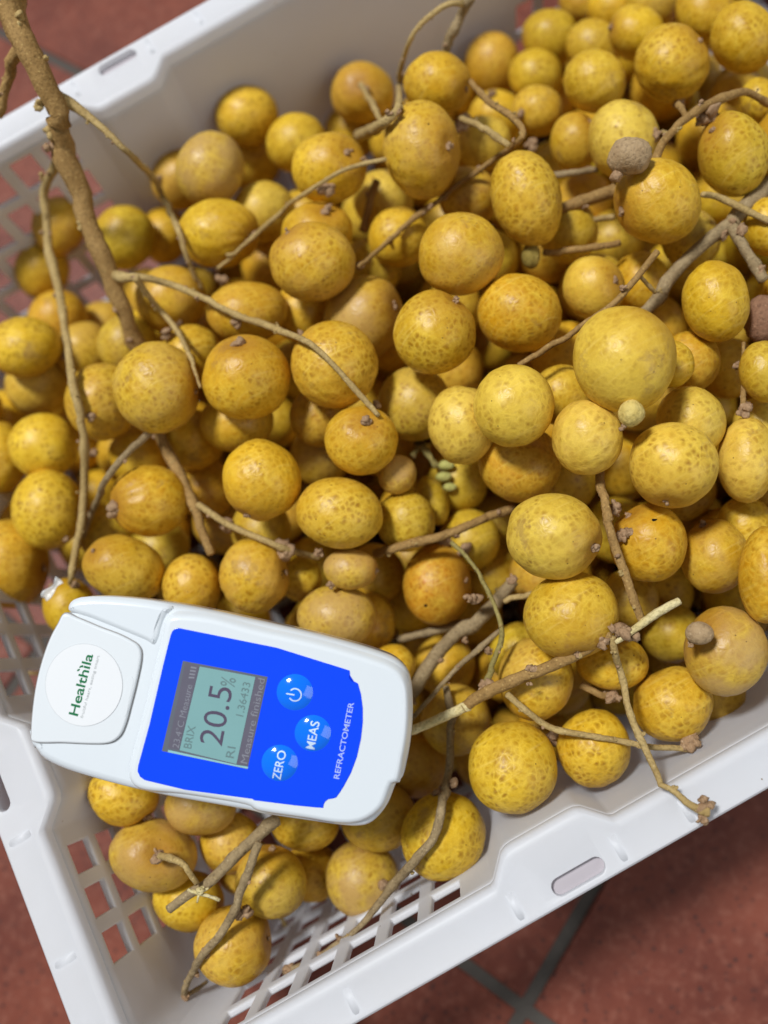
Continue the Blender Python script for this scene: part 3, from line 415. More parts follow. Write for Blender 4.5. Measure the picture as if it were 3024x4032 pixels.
([26.8, -12.9, -69.2],[13.54, 13.54, 13.54, 0.0, 0.0, 0.0],[-0.79, -0.16, -0.59],0,4,'','shaded longan deep below the longan left of the splinter','shaded longans inside the heap'),
([63.3, 209.3, -66.8],[13.81, 13.81, 13.81, 0.0, 0.0, 0.0],[0.4, -0.22, -0.89],1,4,'','shaded longan deep down right of the dimpled longan','shaded longans inside the heap'),
([144.2, 182.2, -66.8],[13.02, 13.02, 13.02, 0.0, 0.0, 0.0],[0.36, 0.64, -0.68],1,4,'','shaded longan deep up right of the egg-shaped longan','shaded longans inside the heap'),
([171.8, 168.9, -67.8],[13.39, 13.39, 13.39, 0.0, 0.0, 0.0],[0.4, 0.41, -0.82],1,4,'','shaded longan deep below the longan behind the grey fruitlet','shaded longans inside the heap'),
([209.4, 192.3, -67.3],[14.43, 14.43, 14.43, 0.0, 0.0, 0.0],[0.82, 0.52, -0.23],2,4,'','shaded longan deep below the glossy oval longan','shaded longans inside the heap'),
([218.6, 113.7, -69.8],[13.88, 13.88, 13.88, 0.0, 0.0, 0.0],[-0.02, 0.79, -0.61],1,4,'','shaded longan deep down right of the big greenish longan','shaded longans inside the heap'),
([231.1, 166.7, -67.5],[12.85, 12.85, 12.85, 0.0, 0.0, 0.0],[0.4, 0.87, -0.28],0,4,'','shaded longan deep above the big greenish longan','shaded longans inside the heap'),
([-91.4, 170.5, -77.7],[13.42, 13.42, 13.42, 0.0, 0.0, 0.0],[-0.64, -0.45, -0.62],2,4,'','shaded longan deep up left of the striped wrinkled longan','shaded longans inside the heap'),
([-64.4, 117.3, -78.9],[14.42, 14.42, 14.42, 0.0, 0.0, 0.0],[-0.07, 0.31, -0.95],2,4,'','shaded longan deep down left of the clean yellow longan','shaded longans inside the heap'),
([-52.4, 53.1, -76.6],[13.14, 13.14, 13.14, 0.0, 0.0, 0.0],[-0.65, 0.16, -0.75],2,4,'','shaded longan deep down left of the dusty tan longan','shaded longans inside the heap'),
([-36.4, 78.0, -74.8],[13.46, 13.46, 13.46, 0.0, 0.0, 0.0],[0.22, -0.05, -0.97],1,4,'','shaded longan deep up right of the small green-yellow longan','shaded longans inside the heap'),
([81.0, 129.4, -78.2],[12.89, 12.89, 12.89, 0.0, 0.0, 0.0],[-0.02, -0.75, -0.66],0,4,'','shaded longan deep right of the brown-dotted round longan','shaded longans inside the heap'),
([192.5, 76.4, -78.4],[13.02, 13.02, 13.02, 0.0, 0.0, 0.0],[0.5, 0.86, -0.14],2,4,'','shaded longan deep right of the biggest longan','shaded longans inside the heap'),
([207.1, 222.0, -73.6],[13.86, 13.86, 13.86, 0.0, 0.0, 0.0],[0.78, 0.63, -0.05],0,4,'','shaded longan deep left of the glossy oval longan','shaded longans inside the heap'),
([-127.4, 142.8, -83.6],[12.89, 12.89, 12.89, 0.0, 0.0, 0.0],[-0.78, 0.24, -0.57],1,4,'','shaded longan deep up left of the net-patterned longan','shaded longans inside the heap'),
([-103.8, 75.2, -86.4],[13.37, 13.37, 13.37, 0.0, 0.0, 0.0],[-0.98, 0.17, 0.13],1,4,'','shaded longan deep down left of the mouldy longan','shaded longans inside the heap'),
([-78.5, 75.2, -84.0],[13.24, 13.24, 13.24, 0.0, 0.0, 0.0],[-0.69, -0.16, -0.71],0,4,'','shaded longan deep below the mouldy longan','shaded longans inside the heap'),
([-37.8, 12.5, -85.9],[14.19, 14.19, 14.19, 0.0, 0.0, 0.0],[-0.14, -0.51, -0.85],0,4,'','shaded longan deep down right of the dusty tan longan','shaded longans inside the heap'),
([-28.5, 234.8, -86.7],[12.77, 12.77, 12.77, 0.0, 0.0, 0.0],[-0.54, 0.58, -0.62],1,4,'','shaded longan deep down left of the puckered wide longan','shaded longans inside the heap'),
([-13.3, -26.5, -85.1],[13.45, 13.45, 13.45, 0.0, 0.0, 0.0],[-0.05, -0.38, -0.92],2,4,'','shaded longan deep left of the black-dotted longan','shaded longans inside the heap'),
([25.3, 92.8, -85.1],[12.58, 12.58, 12.58, 0.0, 0.0, 0.0],[0.43, 0.85, -0.31],0,4,'','shaded longan deep right of the small brown longan in the gap','shaded longans inside the heap'),
([66.3, 183.1, -87.0],[14.19, 14.19, 14.19, 0.0, 0.0, 0.0],[-0.14, 0.06, -0.99],1,4,'','shaded longan deep down left of the smooth round longan','shaded longans inside the heap'),
([192.6, 118.7, -83.8],[13.5, 13.5, 13.5, 0.0, 0.0, 0.0],[-0.25, -0.34, -0.91],1,4,'','shaded longan deep above the lone longan by the grey branch','shaded longans inside the heap'),
([192.6, 167.4, -85.8],[13.27, 13.27, 13.27, 0.0, 0.0, 0.0],[0.96, -0.17, -0.22],0,4,'','shaded longan deep above the large plain longan','shaded longans inside the heap'),
([249.9, 180.6, -85.1],[14.08, 14.08, 14.08, 0.0, 0.0, 0.0],[0.87, -0.49, 0.04],0,4,'','shaded longan deep below the large top right longan','shaded longans inside the heap'),
([-120.0, 48.7, -93.2],[12.71, 12.71, 12.71, 0.0, 0.0, 0.0],[0.12, -0.04, -0.99],1,4,'','shaded longan deep up right of the longan under the lower edge','shaded longans inside the heap'),
([-115.3, 165.4, -92.2],[13.38, 13.38, 13.38, 0.0, 0.0, 0.0],[0.43, -0.04, -0.9],0,4,'','shaded longan deep left of the striped wrinkled longan','shaded longans inside the heap'),
([-114.8, 195.6, -89.4],[14.31, 14.31, 14.31, 0.0, 0.0, 0.0],[-0.42, 0.68, -0.6],2,4,'','shaded longan deep down left of the creased longan','shaded longans inside the heap'),
([-103.1, 25.2, -92.4],[14.39, 14.39, 14.39, 0.0, 0.0, 0.0],[-0.81, 0.52, -0.27],0,4,'','shaded longan deep right of the longan under the lower edge','shaded longans inside the heap'),
([-77.2, 12.1, -92.8],[12.73, 12.73, 12.73, 0.0, 0.0, 0.0],[-0.82, 0.37, -0.44],0,4,'','shaded longan deep below the dusty tan longan','shaded longans inside the heap'),
([-79.4, 36.3, -94.7],[13.2, 13.2, 13.2, 0.0, 0.0, 0.0],[-0.69, -0.67, -0.28],2,4,'','shaded longan deep below the small green-yellow longan','shaded longans inside the heap'),
([-50.3, 248.2, -91.1],[14.28, 14.28, 14.28, 0.0, 0.0, 0.0],[0.54, 0.84, -0.0],0,4,'','shaded longan deep above the big longan under the thick stalk','shaded longans inside the heap'),
([-10.3, 1.4, -91.2],[12.67, 12.67, 12.67, 0.0, 0.0, 0.0],[0.17, 0.55, -0.82],2,4,'','shaded longan deep up left of the black-dotted longan','shaded longans inside the heap'),
([-10.4, 27.4, -94.5],[14.06, 14.06, 14.06, 0.0, 0.0, 0.0],[0.3, 0.07, -0.95],2,4,'','shaded longan deep below the dark orange longan','shaded longans inside the heap'),
([-0.0, 63.7, -94.1],[13.33, 13.33, 13.33, 0.0, 0.0, 0.0],[-0.25, 0.96, -0.13],2,4,'','shaded longan deep up left of the dark orange longan','shaded longans inside the heap'),
([23.7, -25.5, -94.9],[13.31, 13.31, 13.31, 0.0, 0.0, 0.0],[-0.11, 0.08, -0.99],0,4,'','shaded longan deep up left of the longan under the side twig','shaded longans inside the heap'),
([132.6, 235.4, -91.4],[13.39, 13.39, 13.39, 0.0, 0.0, 0.0],[0.64, 0.75, 0.15],1,4,'','shaded longan deep right of the tall flecked longan','shaded longans inside the heap'),
([222.2, 196.5, -93.4],[14.12, 14.12, 14.12, 0.0, 0.0, 0.0],[-0.63, -0.11, -0.77],1,4,'','shaded longan deep up right of the longan behind the grey fruitlet','shaded longans inside the heap'),
([-53.4, 36.8, -101.5],[13.42, 13.42, 13.42, 0.0, 0.0, 0.0],[-0.3, -0.08, -0.95],0,4,'','shaded longan deep down right of the small green-yellow longan','shaded longans inside the heap'),
([51.3, -27.6, -101.9],[14.15, 14.15, 14.15, 0.0, 0.0, 0.0],[0.74, -0.37, -0.56],0,4,'','shaded longan deep left of the longan by the near wall','shaded longans inside the heap'),
([157.2, 235.8, -98.4],[14.0, 14.0, 14.0, 0.0, 0.0, 0.0],[-0.42, 0.02, -0.91],1,4,'','shaded longan deep below the pale-spotted longan','shaded longans inside the heap'),
([247.1, 206.9, -102.8],[13.17, 13.17, 13.17, 0.0, 0.0, 0.0],[0.94, -0.06, -0.33],2,4,'','shaded longan deep down right of the glossy oval longan','shaded longans inside the heap'),
([-114.6, 77.0, -111.0],[13.85, 13.85, 13.85, 0.0, 0.0, 0.0],[-0.88, 0.41, -0.23],2,4,'','shaded longan deep down right of the net-patterned longan','shaded longans inside the heap'),
([-89.6, 62.7, -105.6],[13.91, 13.91, 13.91, 0.0, 0.0, 0.0],[-0.11, -0.0, -0.99],1,4,'','shaded longan deep down left of the small green-yellow longan','shaded longans inside the heap'),
([-50.7, 0.9, -111.0],[14.21, 14.21, 14.21, 0.0, 0.0, 0.0],[-0.08, -0.35, -0.93],0,4,'','shaded longan deep up left of the twig-crossed longan','shaded longans inside the heap'),
([-26.4, -12.0, -107.0],[14.41, 14.41, 14.41, 0.0, 0.0, 0.0],[0.55, 0.05, -0.83],0,4,'','shaded longan deep above the twig-crossed longan','shaded longans inside the heap'),
([0.4, -25.4, -108.9],[12.71, 12.71, 12.71, 0.0, 0.0, 0.0],[0.76, -0.33, -0.55],2,4,'','shaded longan deep above the black-dotted longan','shaded longans inside the heap'),
([-2.6, 248.7, -108.3],[12.89, 12.89, 12.89, 0.0, 0.0, 0.0],[-0.1, -0.52, -0.85],2,4,'','shaded longan deep down right of the puckered wide longan','shaded longans inside the heap'),
([-119.7, 36.1, -116.8],[12.62, 12.62, 12.62, 0.0, 0.0, 0.0],[-0.25, 0.43, -0.87],1,4,'','shaded longan deep up right of the stem-up tan longan','shaded longans inside the heap'),
([-93.2, 11.8, -118.5],[14.01, 14.01, 14.01, 0.0, 0.0, 0.0],[-0.39, -0.33, -0.86],0,4,'','shaded longan deep above the greenish longan','shaded longans inside the heap'),
([0.2, 0.8, -118.9],[13.46, 13.46, 13.46, 0.0, 0.0, 0.0],[-0.46, -0.36, -0.81],0,4,'','shaded longan deep down right of the dark orange longan','shaded longans inside the heap'),
]
STALK=[
('fruit_stalk','thick brown woody stalk rising over the top left corner of the crate','stalk','bark',
 [[-21.1,272.7,56.0,5.7],[-22.3,271.0,54.5,5.6],[-23.6,269.3,53.1,5.5],[-24.8,267.4,51.6,5.4],[-25.8,265.2,50.1,5.3],[-26.4,262.6,48.6,5.3],[-26.8,259.7,47.0,5.2],[-27.2,256.8,45.3,5.1],[-27.7,253.9,43.4,5.1],[-28.3,251.2,41.2,5.0],[-29.0,248.6,38.9,4.9],[-29.8,246.0,36.3,4.8],[-30.8,243.7,33.7,4.7],[-32.0,241.5,30.9,4.7],[-33.4,239.3,28.0,4.8],[-34.8,237.2,25.2,4.9],[-36.0,235.0,22.6,4.9],[-37.0,232.9,20.2,4.8],[-37.8,230.9,18.1,4.7],[-38.6,228.7,16.1,4.6],[-39.4,226.2,14.1,4.5],[-40.3,223.3,12.1,4.4],[-41.3,220.1,10.0,4.3],[-42.2,216.9,8.1,4.2],[-43.0,214.0,6.2,4.2],[-43.6,211.5,4.5,4.3],[-44.0,209.3,3.0,4.4],[-44.4,207.2,1.4,4.5],[-45.0,204.9,-0.3,4.6],[-45.6,202.5,-2.1,4.5],[-46.4,199.9,-4.0,4.3],[-47.2,197.4,-6.1,4.1],[-48.1,194.8,-8.3,4.0],[-49.0,192.1,-10.6,3.8],[-49.9,189.2,-13.0,3.7],[-50.9,186.5,-15.5,3.6],[-51.8,184.2,-17.8,3.5],[-52.7,182.5,-20.0,3.4],[-53.5,181.2,-22.0,3.3],[-54.3,180.1,-24.0,3.3],[-55.1,178.9,-26.0,3.2]],
 [('side_twig','twig',[[-36.2,241.9,14.0,3.0],[-37.4,244.2,12.0,2.8],[-38.6,246.4,10.1,2.7],[-39.8,248.6,8.2,2.6],[-41.3,250.3,6.4,2.5],[-43.1,251.8,4.7,2.4],[-45.1,253.1,3.0,2.3],[-47.3,254.1,1.3,2.3],[-49.3,254.8,-0.6,2.2],[-51.1,255.6,-2.7,2.2],[-52.8,256.2,-4.9,2.1],[-54.6,256.2,-7.2,2.1],[-56.6,255.3,-9.6,2.1],[-58.9,253.0,-12.1,2.1],[-61.5,249.4,-14.4,2.1],[-64.0,244.7,-16.3,2.1],[-66.0,239.5,-17.4,2.1],[-67.4,233.7,-17.5,2.1],[-68.5,227.6,-17.3,2.1],[-69.5,221.3,-17.1,2.1],[-70.8,214.9,-16.9,2.1],[-72.2,207.6,-16.1,2.0],[-73.4,199.0,-13.8,2.0],[-74.3,189.6,-10.4,2.0],[-75.1,180.4,-7.1,1.9],[-76.3,172.1,-5.1,1.9],[-77.8,164.5,-4.4,1.9],[-80.2,158.9,-6.3,1.9],[-82.8,154.2,-8.8,1.9],[-85.4,150.5,-11.6,1.9],[-88.3,147.7,-14.7,2.0],[-91.3,145.0,-18.0,2.0],[-94.4,141.8,-20.9,2.0],[-97.6,137.8,-23.0,1.9],[-100.9,133.2,-24.5,1.9],[-103.8,128.6,-25.2,1.8],[-106.2,124.4,-25.3,1.8],[-108.0,121.0,-24.7,1.7],[-109.2,118.0,-23.4,1.7],[-110.1,115.2,-21.8,1.7],[-110.9,112.6,-20.3,1.6],[-111.9,110.4,-19.5,1.5],[-113.2,108.9,-19.7,1.3],[-114.8,107.7,-20.7,1.2],[-116.5,106.6,-22.0,1.0]]),('side_twig','twig',[[-28.9,247.7,34.0,3.1],[-28.3,247.0,33.7,3.0],[-27.7,246.3,33.5,2.9],[-27.2,245.6,33.1,2.7],[-26.5,244.9,32.7,2.6],[-25.9,244.3,32.1,2.5],[-25.2,243.6,31.5,2.4],[-24.5,242.7,30.9,2.3],[-23.8,241.6,30.2,2.1],[-23.1,240.2,29.6,2.0],[-22.3,238.5,29.0,1.9],[-21.5,236.6,28.4,1.7],[-20.7,234.6,27.7,1.6],[-19.9,232.4,26.9,1.6],[-19.1,230.0,25.9,1.5],[-18.3,227.6,24.8,1.5],[-17.5,225.6,23.6,1.5],[-16.8,224.1,22.0,1.5],[-16.0,223.4,19.8,1.4],[-15.4,223.9,16.2,1.4],[-15.0,225.9,11.2,1.4],[-14.6,228.8,5.1,1.4],[-14.4,231.9,-1.0,1.5],[-14.2,234.7,-7.0,1.6],[-14.2,237.5,-13.2,1.7],[-14.4,240.2,-19.6,1.7],[-14.8,241.9,-25.1,1.7],[-15.2,241.2,-28.1,1.6],[-15.4,237.0,-27.3,1.6],[-15.4,229.6,-22.7,1.5],[-15.3,220.5,-16.3,1.5],[-15.3,211.9,-10.1,1.5],[-15.4,204.2,-4.9,1.4],[-15.9,201.5,-5.5,1.4],[-16.6,199.4,-6.8,1.4],[-17.3,197.5,-8.6,1.3],[-17.8,196.0,-11.1,1.3],[-18.3,194.8,-14.4,1.2],[-18.7,193.4,-17.8,1.2],[-19.0,191.7,-20.8,1.2],[-19.3,189.6,-23.5,1.1]]),('side_twig','twig',[[-44.9,200.2,-3.0,2.1],[-44.1,198.4,-1.5,2.2],[-43.3,196.6,-0.0,2.2],[-42.5,194.8,1.5,2.3],[-41.3,192.8,2.8,2.3],[-39.8,190.9,4.1,2.1],[-38.0,189.2,5.0,2.0],[-36.2,187.8,5.2,1.8],[-34.3,186.7,4.5,1.7],[-32.4,185.7,3.0,1.7],[-30.4,184.6,1.1,1.7],[-28.2,183.2,-0.8,1.7],[-26.1,181.4,-2.3,1.7],[-24.0,178.9,-2.9,1.7],[-21.9,175.6,-2.6,1.6],[-19.8,172.0,-1.8,1.6],[-17.8,168.5,-1.0,1.5],[-16.1,165.5,-0.7,1.5],[-14.6,162.9,-0.8,1.5],[-13.0,160.5,-1.2,1.5],[-11.3,158.2,-1.8,1.5],[-9.4,155.9,-2.4,1.5],[-7.3,153.5,-2.8,1.5],[-5.1,150.6,-2.5,1.5],[-3.0,146.8,-0.7,1.5],[-1.0,141.9,3.1,1.5],[1.0,136.3,8.0,1.5],[2.8,131.1,12.5,1.4],[4.3,126.8,15.5,1.4],[5.6,123.7,16.8,1.4],[6.6,121.3,17.2,1.3],[7.4,119.1,17.1,1.3],[8.3,116.9,16.4,1.2],[9.1,114.5,15.7,1.2],[9.9,112.0,14.9,1.2],[10.6,109.5,14.0,1.2],[11.2,107.2,13.0,1.2],[11.8,105.1,11.8,1.2],[12.3,103.0,10.6,1.3],[12.8,101.1,9.6,1.3],[13.2,99.1,8.9,1.2],[13.6,97.3,8.6,1.2],[13.9,95.6,8.4,1.1],[14.1,94.0,8.2,1.0],[14.4,92.4,7.9,0.9]]),('side_twig','twig',[[-36.8,187.4,6.0,1.9],[-36.8,186.9,5.9,1.8],[-36.8,186.6,5.6,1.7],[-36.9,186.5,4.9,1.6],[-36.9,186.4,3.6,1.5],[-37.0,185.9,1.6,1.5],[-36.9,185.2,-0.6,1.5],[-36.8,184.4,-3.2,1.4],[-36.8,183.8,-6.0,1.4],[-36.6,183.2,-8.8,1.4],[-36.3,182.0,-10.9,1.3],[-35.9,180.0,-11.8,1.3],[-35.4,177.1,-11.5,1.3],[-34.9,173.8,-10.7,1.2],[-34.5,170.4,-9.8,1.2],[-34.1,167.0,-8.7,1.2],[-33.7,163.1,-6.8,1.2],[-33.3,158.8,-3.6,1.2],[-32.9,154.2,0.1,1.1],[-32.7,149.9,3.4,1.1],[-32.6,146.0,5.9,1.0],[-33.0,143.3,6.1,0.9],[-33.5,141.0,5.4,0.8],[-34.1,138.7,4.5,0.7],[-34.7,136.5,3.7,0.7]]),('broken_limb','bark',[[-26.3,261.4,44.0,3.2],[-28.3,261.7,43.0,3.0],[-30.2,262.1,42.0,2.8],[-32.2,262.4,40.9,2.6],[-34.2,262.7,39.7,2.4],[-36.2,262.9,38.4,2.3],[-38.1,263.1,37.0,2.3],[-40.1,263.1,35.6,2.2],[-42.2,262.8,34.1,2.2],[-44.3,262.1,32.6,2.1],[-46.4,261.1,31.1,2.1],[-48.6,259.9,29.5,2.1],[-50.8,258.7,28.0,2.0]])],
 [[-12.8,255.8,-33.2,1.8,'k'],[-13.2,156.9,-6.2,1.9,'k'],[5.8,140.6,-7.6,1.9,'k'],[16.9,103.7,-8.8,1.5,'k'],[-78.8,156.5,-11.0,1.9,'k'],[-85.7,204.9,-39.1,1.8,'k'],[-91.0,155.4,-34.0,1.7,'k'],[-38.9,172.3,-12.1,2.1,'k'],[-34.4,182.9,-26.5,1.5,'k'],[-35.8,159.8,-14.9,1.4,'k'],[-113.8,126.3,-28.2,1.3,'k'],[-116.7,106.8,-26.8,1.8,'k']]),
('fruit_stalk','dark brown stalk stub leading from beneath the big speckled longan to a cut end','stalk','bark',
 [[-60.5,147.0,-22.0,2.5],[-60.5,144.4,-21.5,2.5],[-60.5,141.9,-21.0,2.5],[-60.5,139.3,-20.6,2.5],[-60.5,136.5,-20.3,2.5],[-60.5,133.5,-20.1,2.5],[-60.4,130.3,-19.9,2.5],[-60.4,127.0,-19.8,2.5],[-60.3,123.2,-19.5,2.5],[-60.3,119.0,-19.3,2.4],[-60.3,114.5,-19.0,2.3],[-60.3,109.8,-18.6,2.3],[-60.4,105.2,-18.4,2.2],[-60.8,100.8,-18.2,2.2],[-61.3,96.4,-18.1,2.2],[-61.9,92.1,-18.0,2.2],[-62.5,87.8,-18.0,2.2]],
 [('side_twig','twig',[[-58.3,106.4,-16.0,1.5],[-56.5,103.1,-15.1,1.5],[-54.9,99.8,-14.4,1.5],[-53.3,96.8,-14.1,1.5],[-51.6,93.9,-14.2,1.5],[-49.7,91.1,-14.3,1.5],[-47.6,88.1,-14.1,1.5],[-45.4,85.1,-13.3,1.5],[-43.3,82.1,-12.0,1.5],[-41.6,79.9,-12.5,1.5],[-40.2,78.0,-13.6,1.5],[-38.7,76.3,-15.2,1.5],[-37.3,74.9,-17.9,1.5],[-35.6,73.7,-21.4,1.5],[-33.8,72.6,-25.3,1.5],[-31.8,71.3,-28.7,1.4],[-29.7,69.8,-31.5,1.4]])],
 [[-54.3,96.2,-22.9,2.3,'k'],[-39.8,75.7,-18.2,3.4,'k'],[-27.9,68.4,-19.2,2.0,'k'],[-28.3,54.9,-14.4,1.3,'k']]),
('fruit_stalk','thin grey-brown twig sloping up right into the creased longans, joined at a fork','stalk','bark',
 [[-61.2,139.6,-12.0,1.6],[-63.0,138.6,-11.0,1.6],[-64.7,137.6,-10.0,1.6],[-66.4,136.6,-9.0,1.5],[-68.1,135.5,-8.0,1.5],[-69.6,134.3,-7.0,1.5],[-71.1,133.1,-6.0,1.5],[-72.6,131.9,-5.1,1.5],[-74.3,130.7,-4.4,1.5],[-76.2,129.6,-3.9,1.5],[-78.4,128.7,-4.0,1.5],[-81.0,128.3,-5.3,1.5],[-84.0,128.5,-7.9,1.5],[-87.1,129.1,-11.8,1.5],[-90.4,129.8,-16.2,1.5],[-93.9,130.6,-21.2,1.5],[-97.7,131.5,-26.8,1.4],[-102.0,132.3,-32.8,1.4],[-106.2,132.5,-38.3,1.4],[-110.0,132.0,-42.4,1.4],[-113.4,130.9,-45.4,1.3]],
 [],
 [[-85.5,119.1,-9.5,2.7,'k']]),
('fruit_stalk','knobbly twig sloping between the dimpled longan and the puckered longan','stalk','bark',
 [[64.2,177.6,7.0,1.0],[61.5,179.3,6.2,1.0],[58.7,181.1,5.3,1.0],[56.1,182.9,4.2,1.0],[53.6,184.3,3.4,1.0],[51.7,185.2,2.9,1.0],[50.1,185.6,2.7,1.0],[48.4,185.7,2.7,1.0],[46.2,185.8,2.7,1.0],[43.3,185.9,2.5,1.0],[40.1,186.2,2.0,1.0],[36.7,186.9,0.9,1.0],[33.6,188.4,-1.5,1.1],[30.6,191.1,-5.6,1.1],[27.6,194.4,-10.8,1.1],[24.5,197.2,-15.5,1.1],[21.3,198.3,-17.9,1.1],[18.1,197.4,-17.6,1.1],[15.1,195.3,-15.8,1.1],[12.2,193.2,-14.0,1.1],[9.5,191.7,-13.0,1.1],[6.9,190.7,-12.6,1.1],[4.4,189.9,-12.6,1.0],[2.0,189.3,-12.8,0.9],[-0.4,188.8,-13.0,0.9],[-2.7,188.5,-13.3,0.9],[-4.9,188.4,-13.8,0.9],[-7.2,188.4,-14.4,0.9],[-9.4,188.5,-15.0,0.9]],
 [('stub','twig',[[-0.4,188.7,-12.8,0.9],[-0.9,188.7,-12.6,0.9],[-1.5,188.8,-12.4,0.9],[-2.0,188.9,-12.3,0.9],[-2.6,189.0,-12.2,0.9],[-3.1,189.2,-12.1,0.9],[-3.7,189.3,-12.0,0.9]])],
 [[41.4,185.7,-2.3,2.3,'k'],[59.4,189.5,-3.5,1.2,'k'],[-9.5,193.8,-22.0,1.5,'k'],[9.8,194.0,-15.5,1.1,'k'],[-10.7,189.5,-24.0,1.9,'k']]),
('fruit_stalk','long straight twig running diagonally below the tall flecked longan','stalk','bark',
 [[109.9,195.6,-2.0,1.2],[109.5,191.6,-0.5,1.3],[109.1,187.5,0.9,1.4],[108.8,183.6,2.3,1.5],[108.7,180.0,3.6,1.5],[109.0,176.6,4.8,1.5],[109.6,173.4,5.9,1.5],[110.2,170.4,6.8,1.5],[110.6,167.6,7.7,1.5],[110.6,164.8,8.3,1.5],[110.5,162.1,8.8,1.5],[110.2,159.8,9.2,1.5],[109.6,157.9,9.5,1.5],[108.8,156.8,9.5,1.4],[107.9,156.5,9.0,1.4],[107.1,157.0,7.5,1.4],[106.4,158.3,4.9,1.3],[105.6,160.1,1.4,1.3],[104.3,162.0,-2.0,1.3],[102.4,163.6,-4.9,1.2],[100.2,164.7,-7.1,1.2],[97.5,165.4,-8.7,1.2],[94.4,165.7,-9.8,1.2],[91.2,165.7,-10.4,1.2],[88.1,165.6,-10.8,1.2],[85.3,165.3,-11.2,1.2],[82.8,165.0,-11.7,1.2],[80.3,164.7,-12.3,1.2],[77.8,164.5,-12.7,1.2],[75.1,164.2,-12.7,1.2],[72.3,163.7,-12.4,1.3],[69.4,163.2,-11.9,1.3],[66.3,162.5,-11.4,1.2],[63.1,161.7,-11.2,1.2],[59.7,160.9,-11.0,1.1],[56.1,159.8,-10.6,1.1],[52.3,158.3,-9.4,1.1],[48.3,156.2,-7.4,1.0],[44.1,154.0,-5.1,1.0],[40.1,151.8,-2.9,1.0],[36.1,149.9,-1.1,1.0]],
 [('side_twig','twig',[[103.2,156.6,8.0,1.3],[102.6,158.3,8.0,1.3],[101.9,160.0,8.0,1.3],[101.2,161.8,8.0,1.3],[100.6,163.5,8.0,1.3],[100.2,165.3,7.8,1.4],[100.0,167.4,7.3,1.4],[100.1,170.0,6.1,1.5],[100.4,173.1,4.1,1.5],[100.6,176.6,1.4,1.6],[100.8,180.0,-1.5,1.6],[100.8,183.4,-4.2,1.6],[100.7,186.7,-6.7,1.6]])],
 [[104.2,192.1,-16.5,2.9,'k'],[129.7,189.5,-26.8,1.7,'k'],[134.2,220.7,-49.1,1.9,'k'],[97.9,168.8,-14.8,1.3,'k'],[72.3,161.0,-7.5,1.0,'k'],[53.4,161.0,-14.1,1.1,'k'],[125.2,173.4,-24.5,2.4,'k'],[38.2,154.5,-8.1,1.6,'k']]),
('fruit_stalk','forked grey twig arching over the mottled longan at the top edge','stalk','bark',
 [[127.6,220.8,10.0,2.6],[126.3,220.2,9.5,2.6],[124.9,219.7,8.9,2.6],[123.6,219.2,8.2,2.6],[122.5,219.0,7.3,2.6],[121.6,219.0,6.2,2.6],[121.0,219.2,4.9,2.5],[120.3,219.5,3.3,2.4],[119.3,219.6,1.5,2.3],[117.7,219.3,-0.7,2.3],[115.8,218.8,-3.1,2.3],[113.8,218.3,-5.8,2.4],[112.4,218.2,-8.7,2.4],[111.7,218.6,-11.8,2.4],[111.3,219.3,-15.1,2.4],[111.1,220.1,-18.5,2.5],[110.8,220.8,-22.0,2.5]],
 [('side_twig','twig',[[119.9,217.9,9.0,1.4],[118.9,218.2,9.5,1.3],[117.8,218.4,10.0,1.3],[116.7,218.7,10.5,1.2],[115.5,218.8,10.9,1.2],[114.4,218.8,11.2,1.2],[113.3,218.8,11.4,1.2],[112.1,218.8,11.4,1.2],[110.7,218.9,11.2,1.2],[108.7,219.0,10.7,1.2],[106.5,219.2,9.9,1.1],[104.2,219.3,9.0,1.1],[102.1,219.4,8.0,1.0],[100.3,219.2,6.9,1.0],[98.7,219.3,5.4,1.0],[97.5,219.7,3.1,1.0],[96.6,220.8,-0.0,1.1],[95.9,222.2,-3.8,1.1],[95.3,223.6,-8.0,1.2],[95.0,225.4,-12.7,1.2],[95.0,227.6,-18.0,1.3],[95.2,229.8,-23.2,1.4],[94.9,229.8,-26.0,1.6],[92.9,225.8,-23.7,1.7],[89.0,217.2,-15.7,1.7],[84.3,206.4,-4.4,1.7],[80.0,196.2,6.3,1.6],[76.3,187.9,15.1,1.6],[74.8,186.1,16.1,1.6],[73.0,185.3,16.1,1.8],[71.1,185.2,15.5,2.0],[69.3,186.1,13.8,2.2],[69.5,192.6,5.2,2.4],[70.4,201.1,-5.5,2.6],[71.5,210.8,-17.6,2.8],[72.1,219.8,-28.5,2.9],[72.0,227.3,-37.6,3.0]]),('stub','twig',[[83.6,246.2,-32.8,1.2],[83.7,243.8,-33.2,1.3],[83.6,241.0,-33.0,1.4],[82.9,236.5,-31.0,1.5],[81.2,229.1,-25.7,1.6],[78.3,218.6,-16.7,1.5],[74.8,206.6,-5.9,1.4],[71.6,195.6,3.9,1.3],[68.9,186.2,12.1,1.2]])],
 [[85.6,246.2,-37.3,1.4,'k'],[96.9,228.5,-21.2,1.2,'k']]),
('fruit_stalk','arched olive twig with stubs above the big greenish longan at right','stalk','bark',
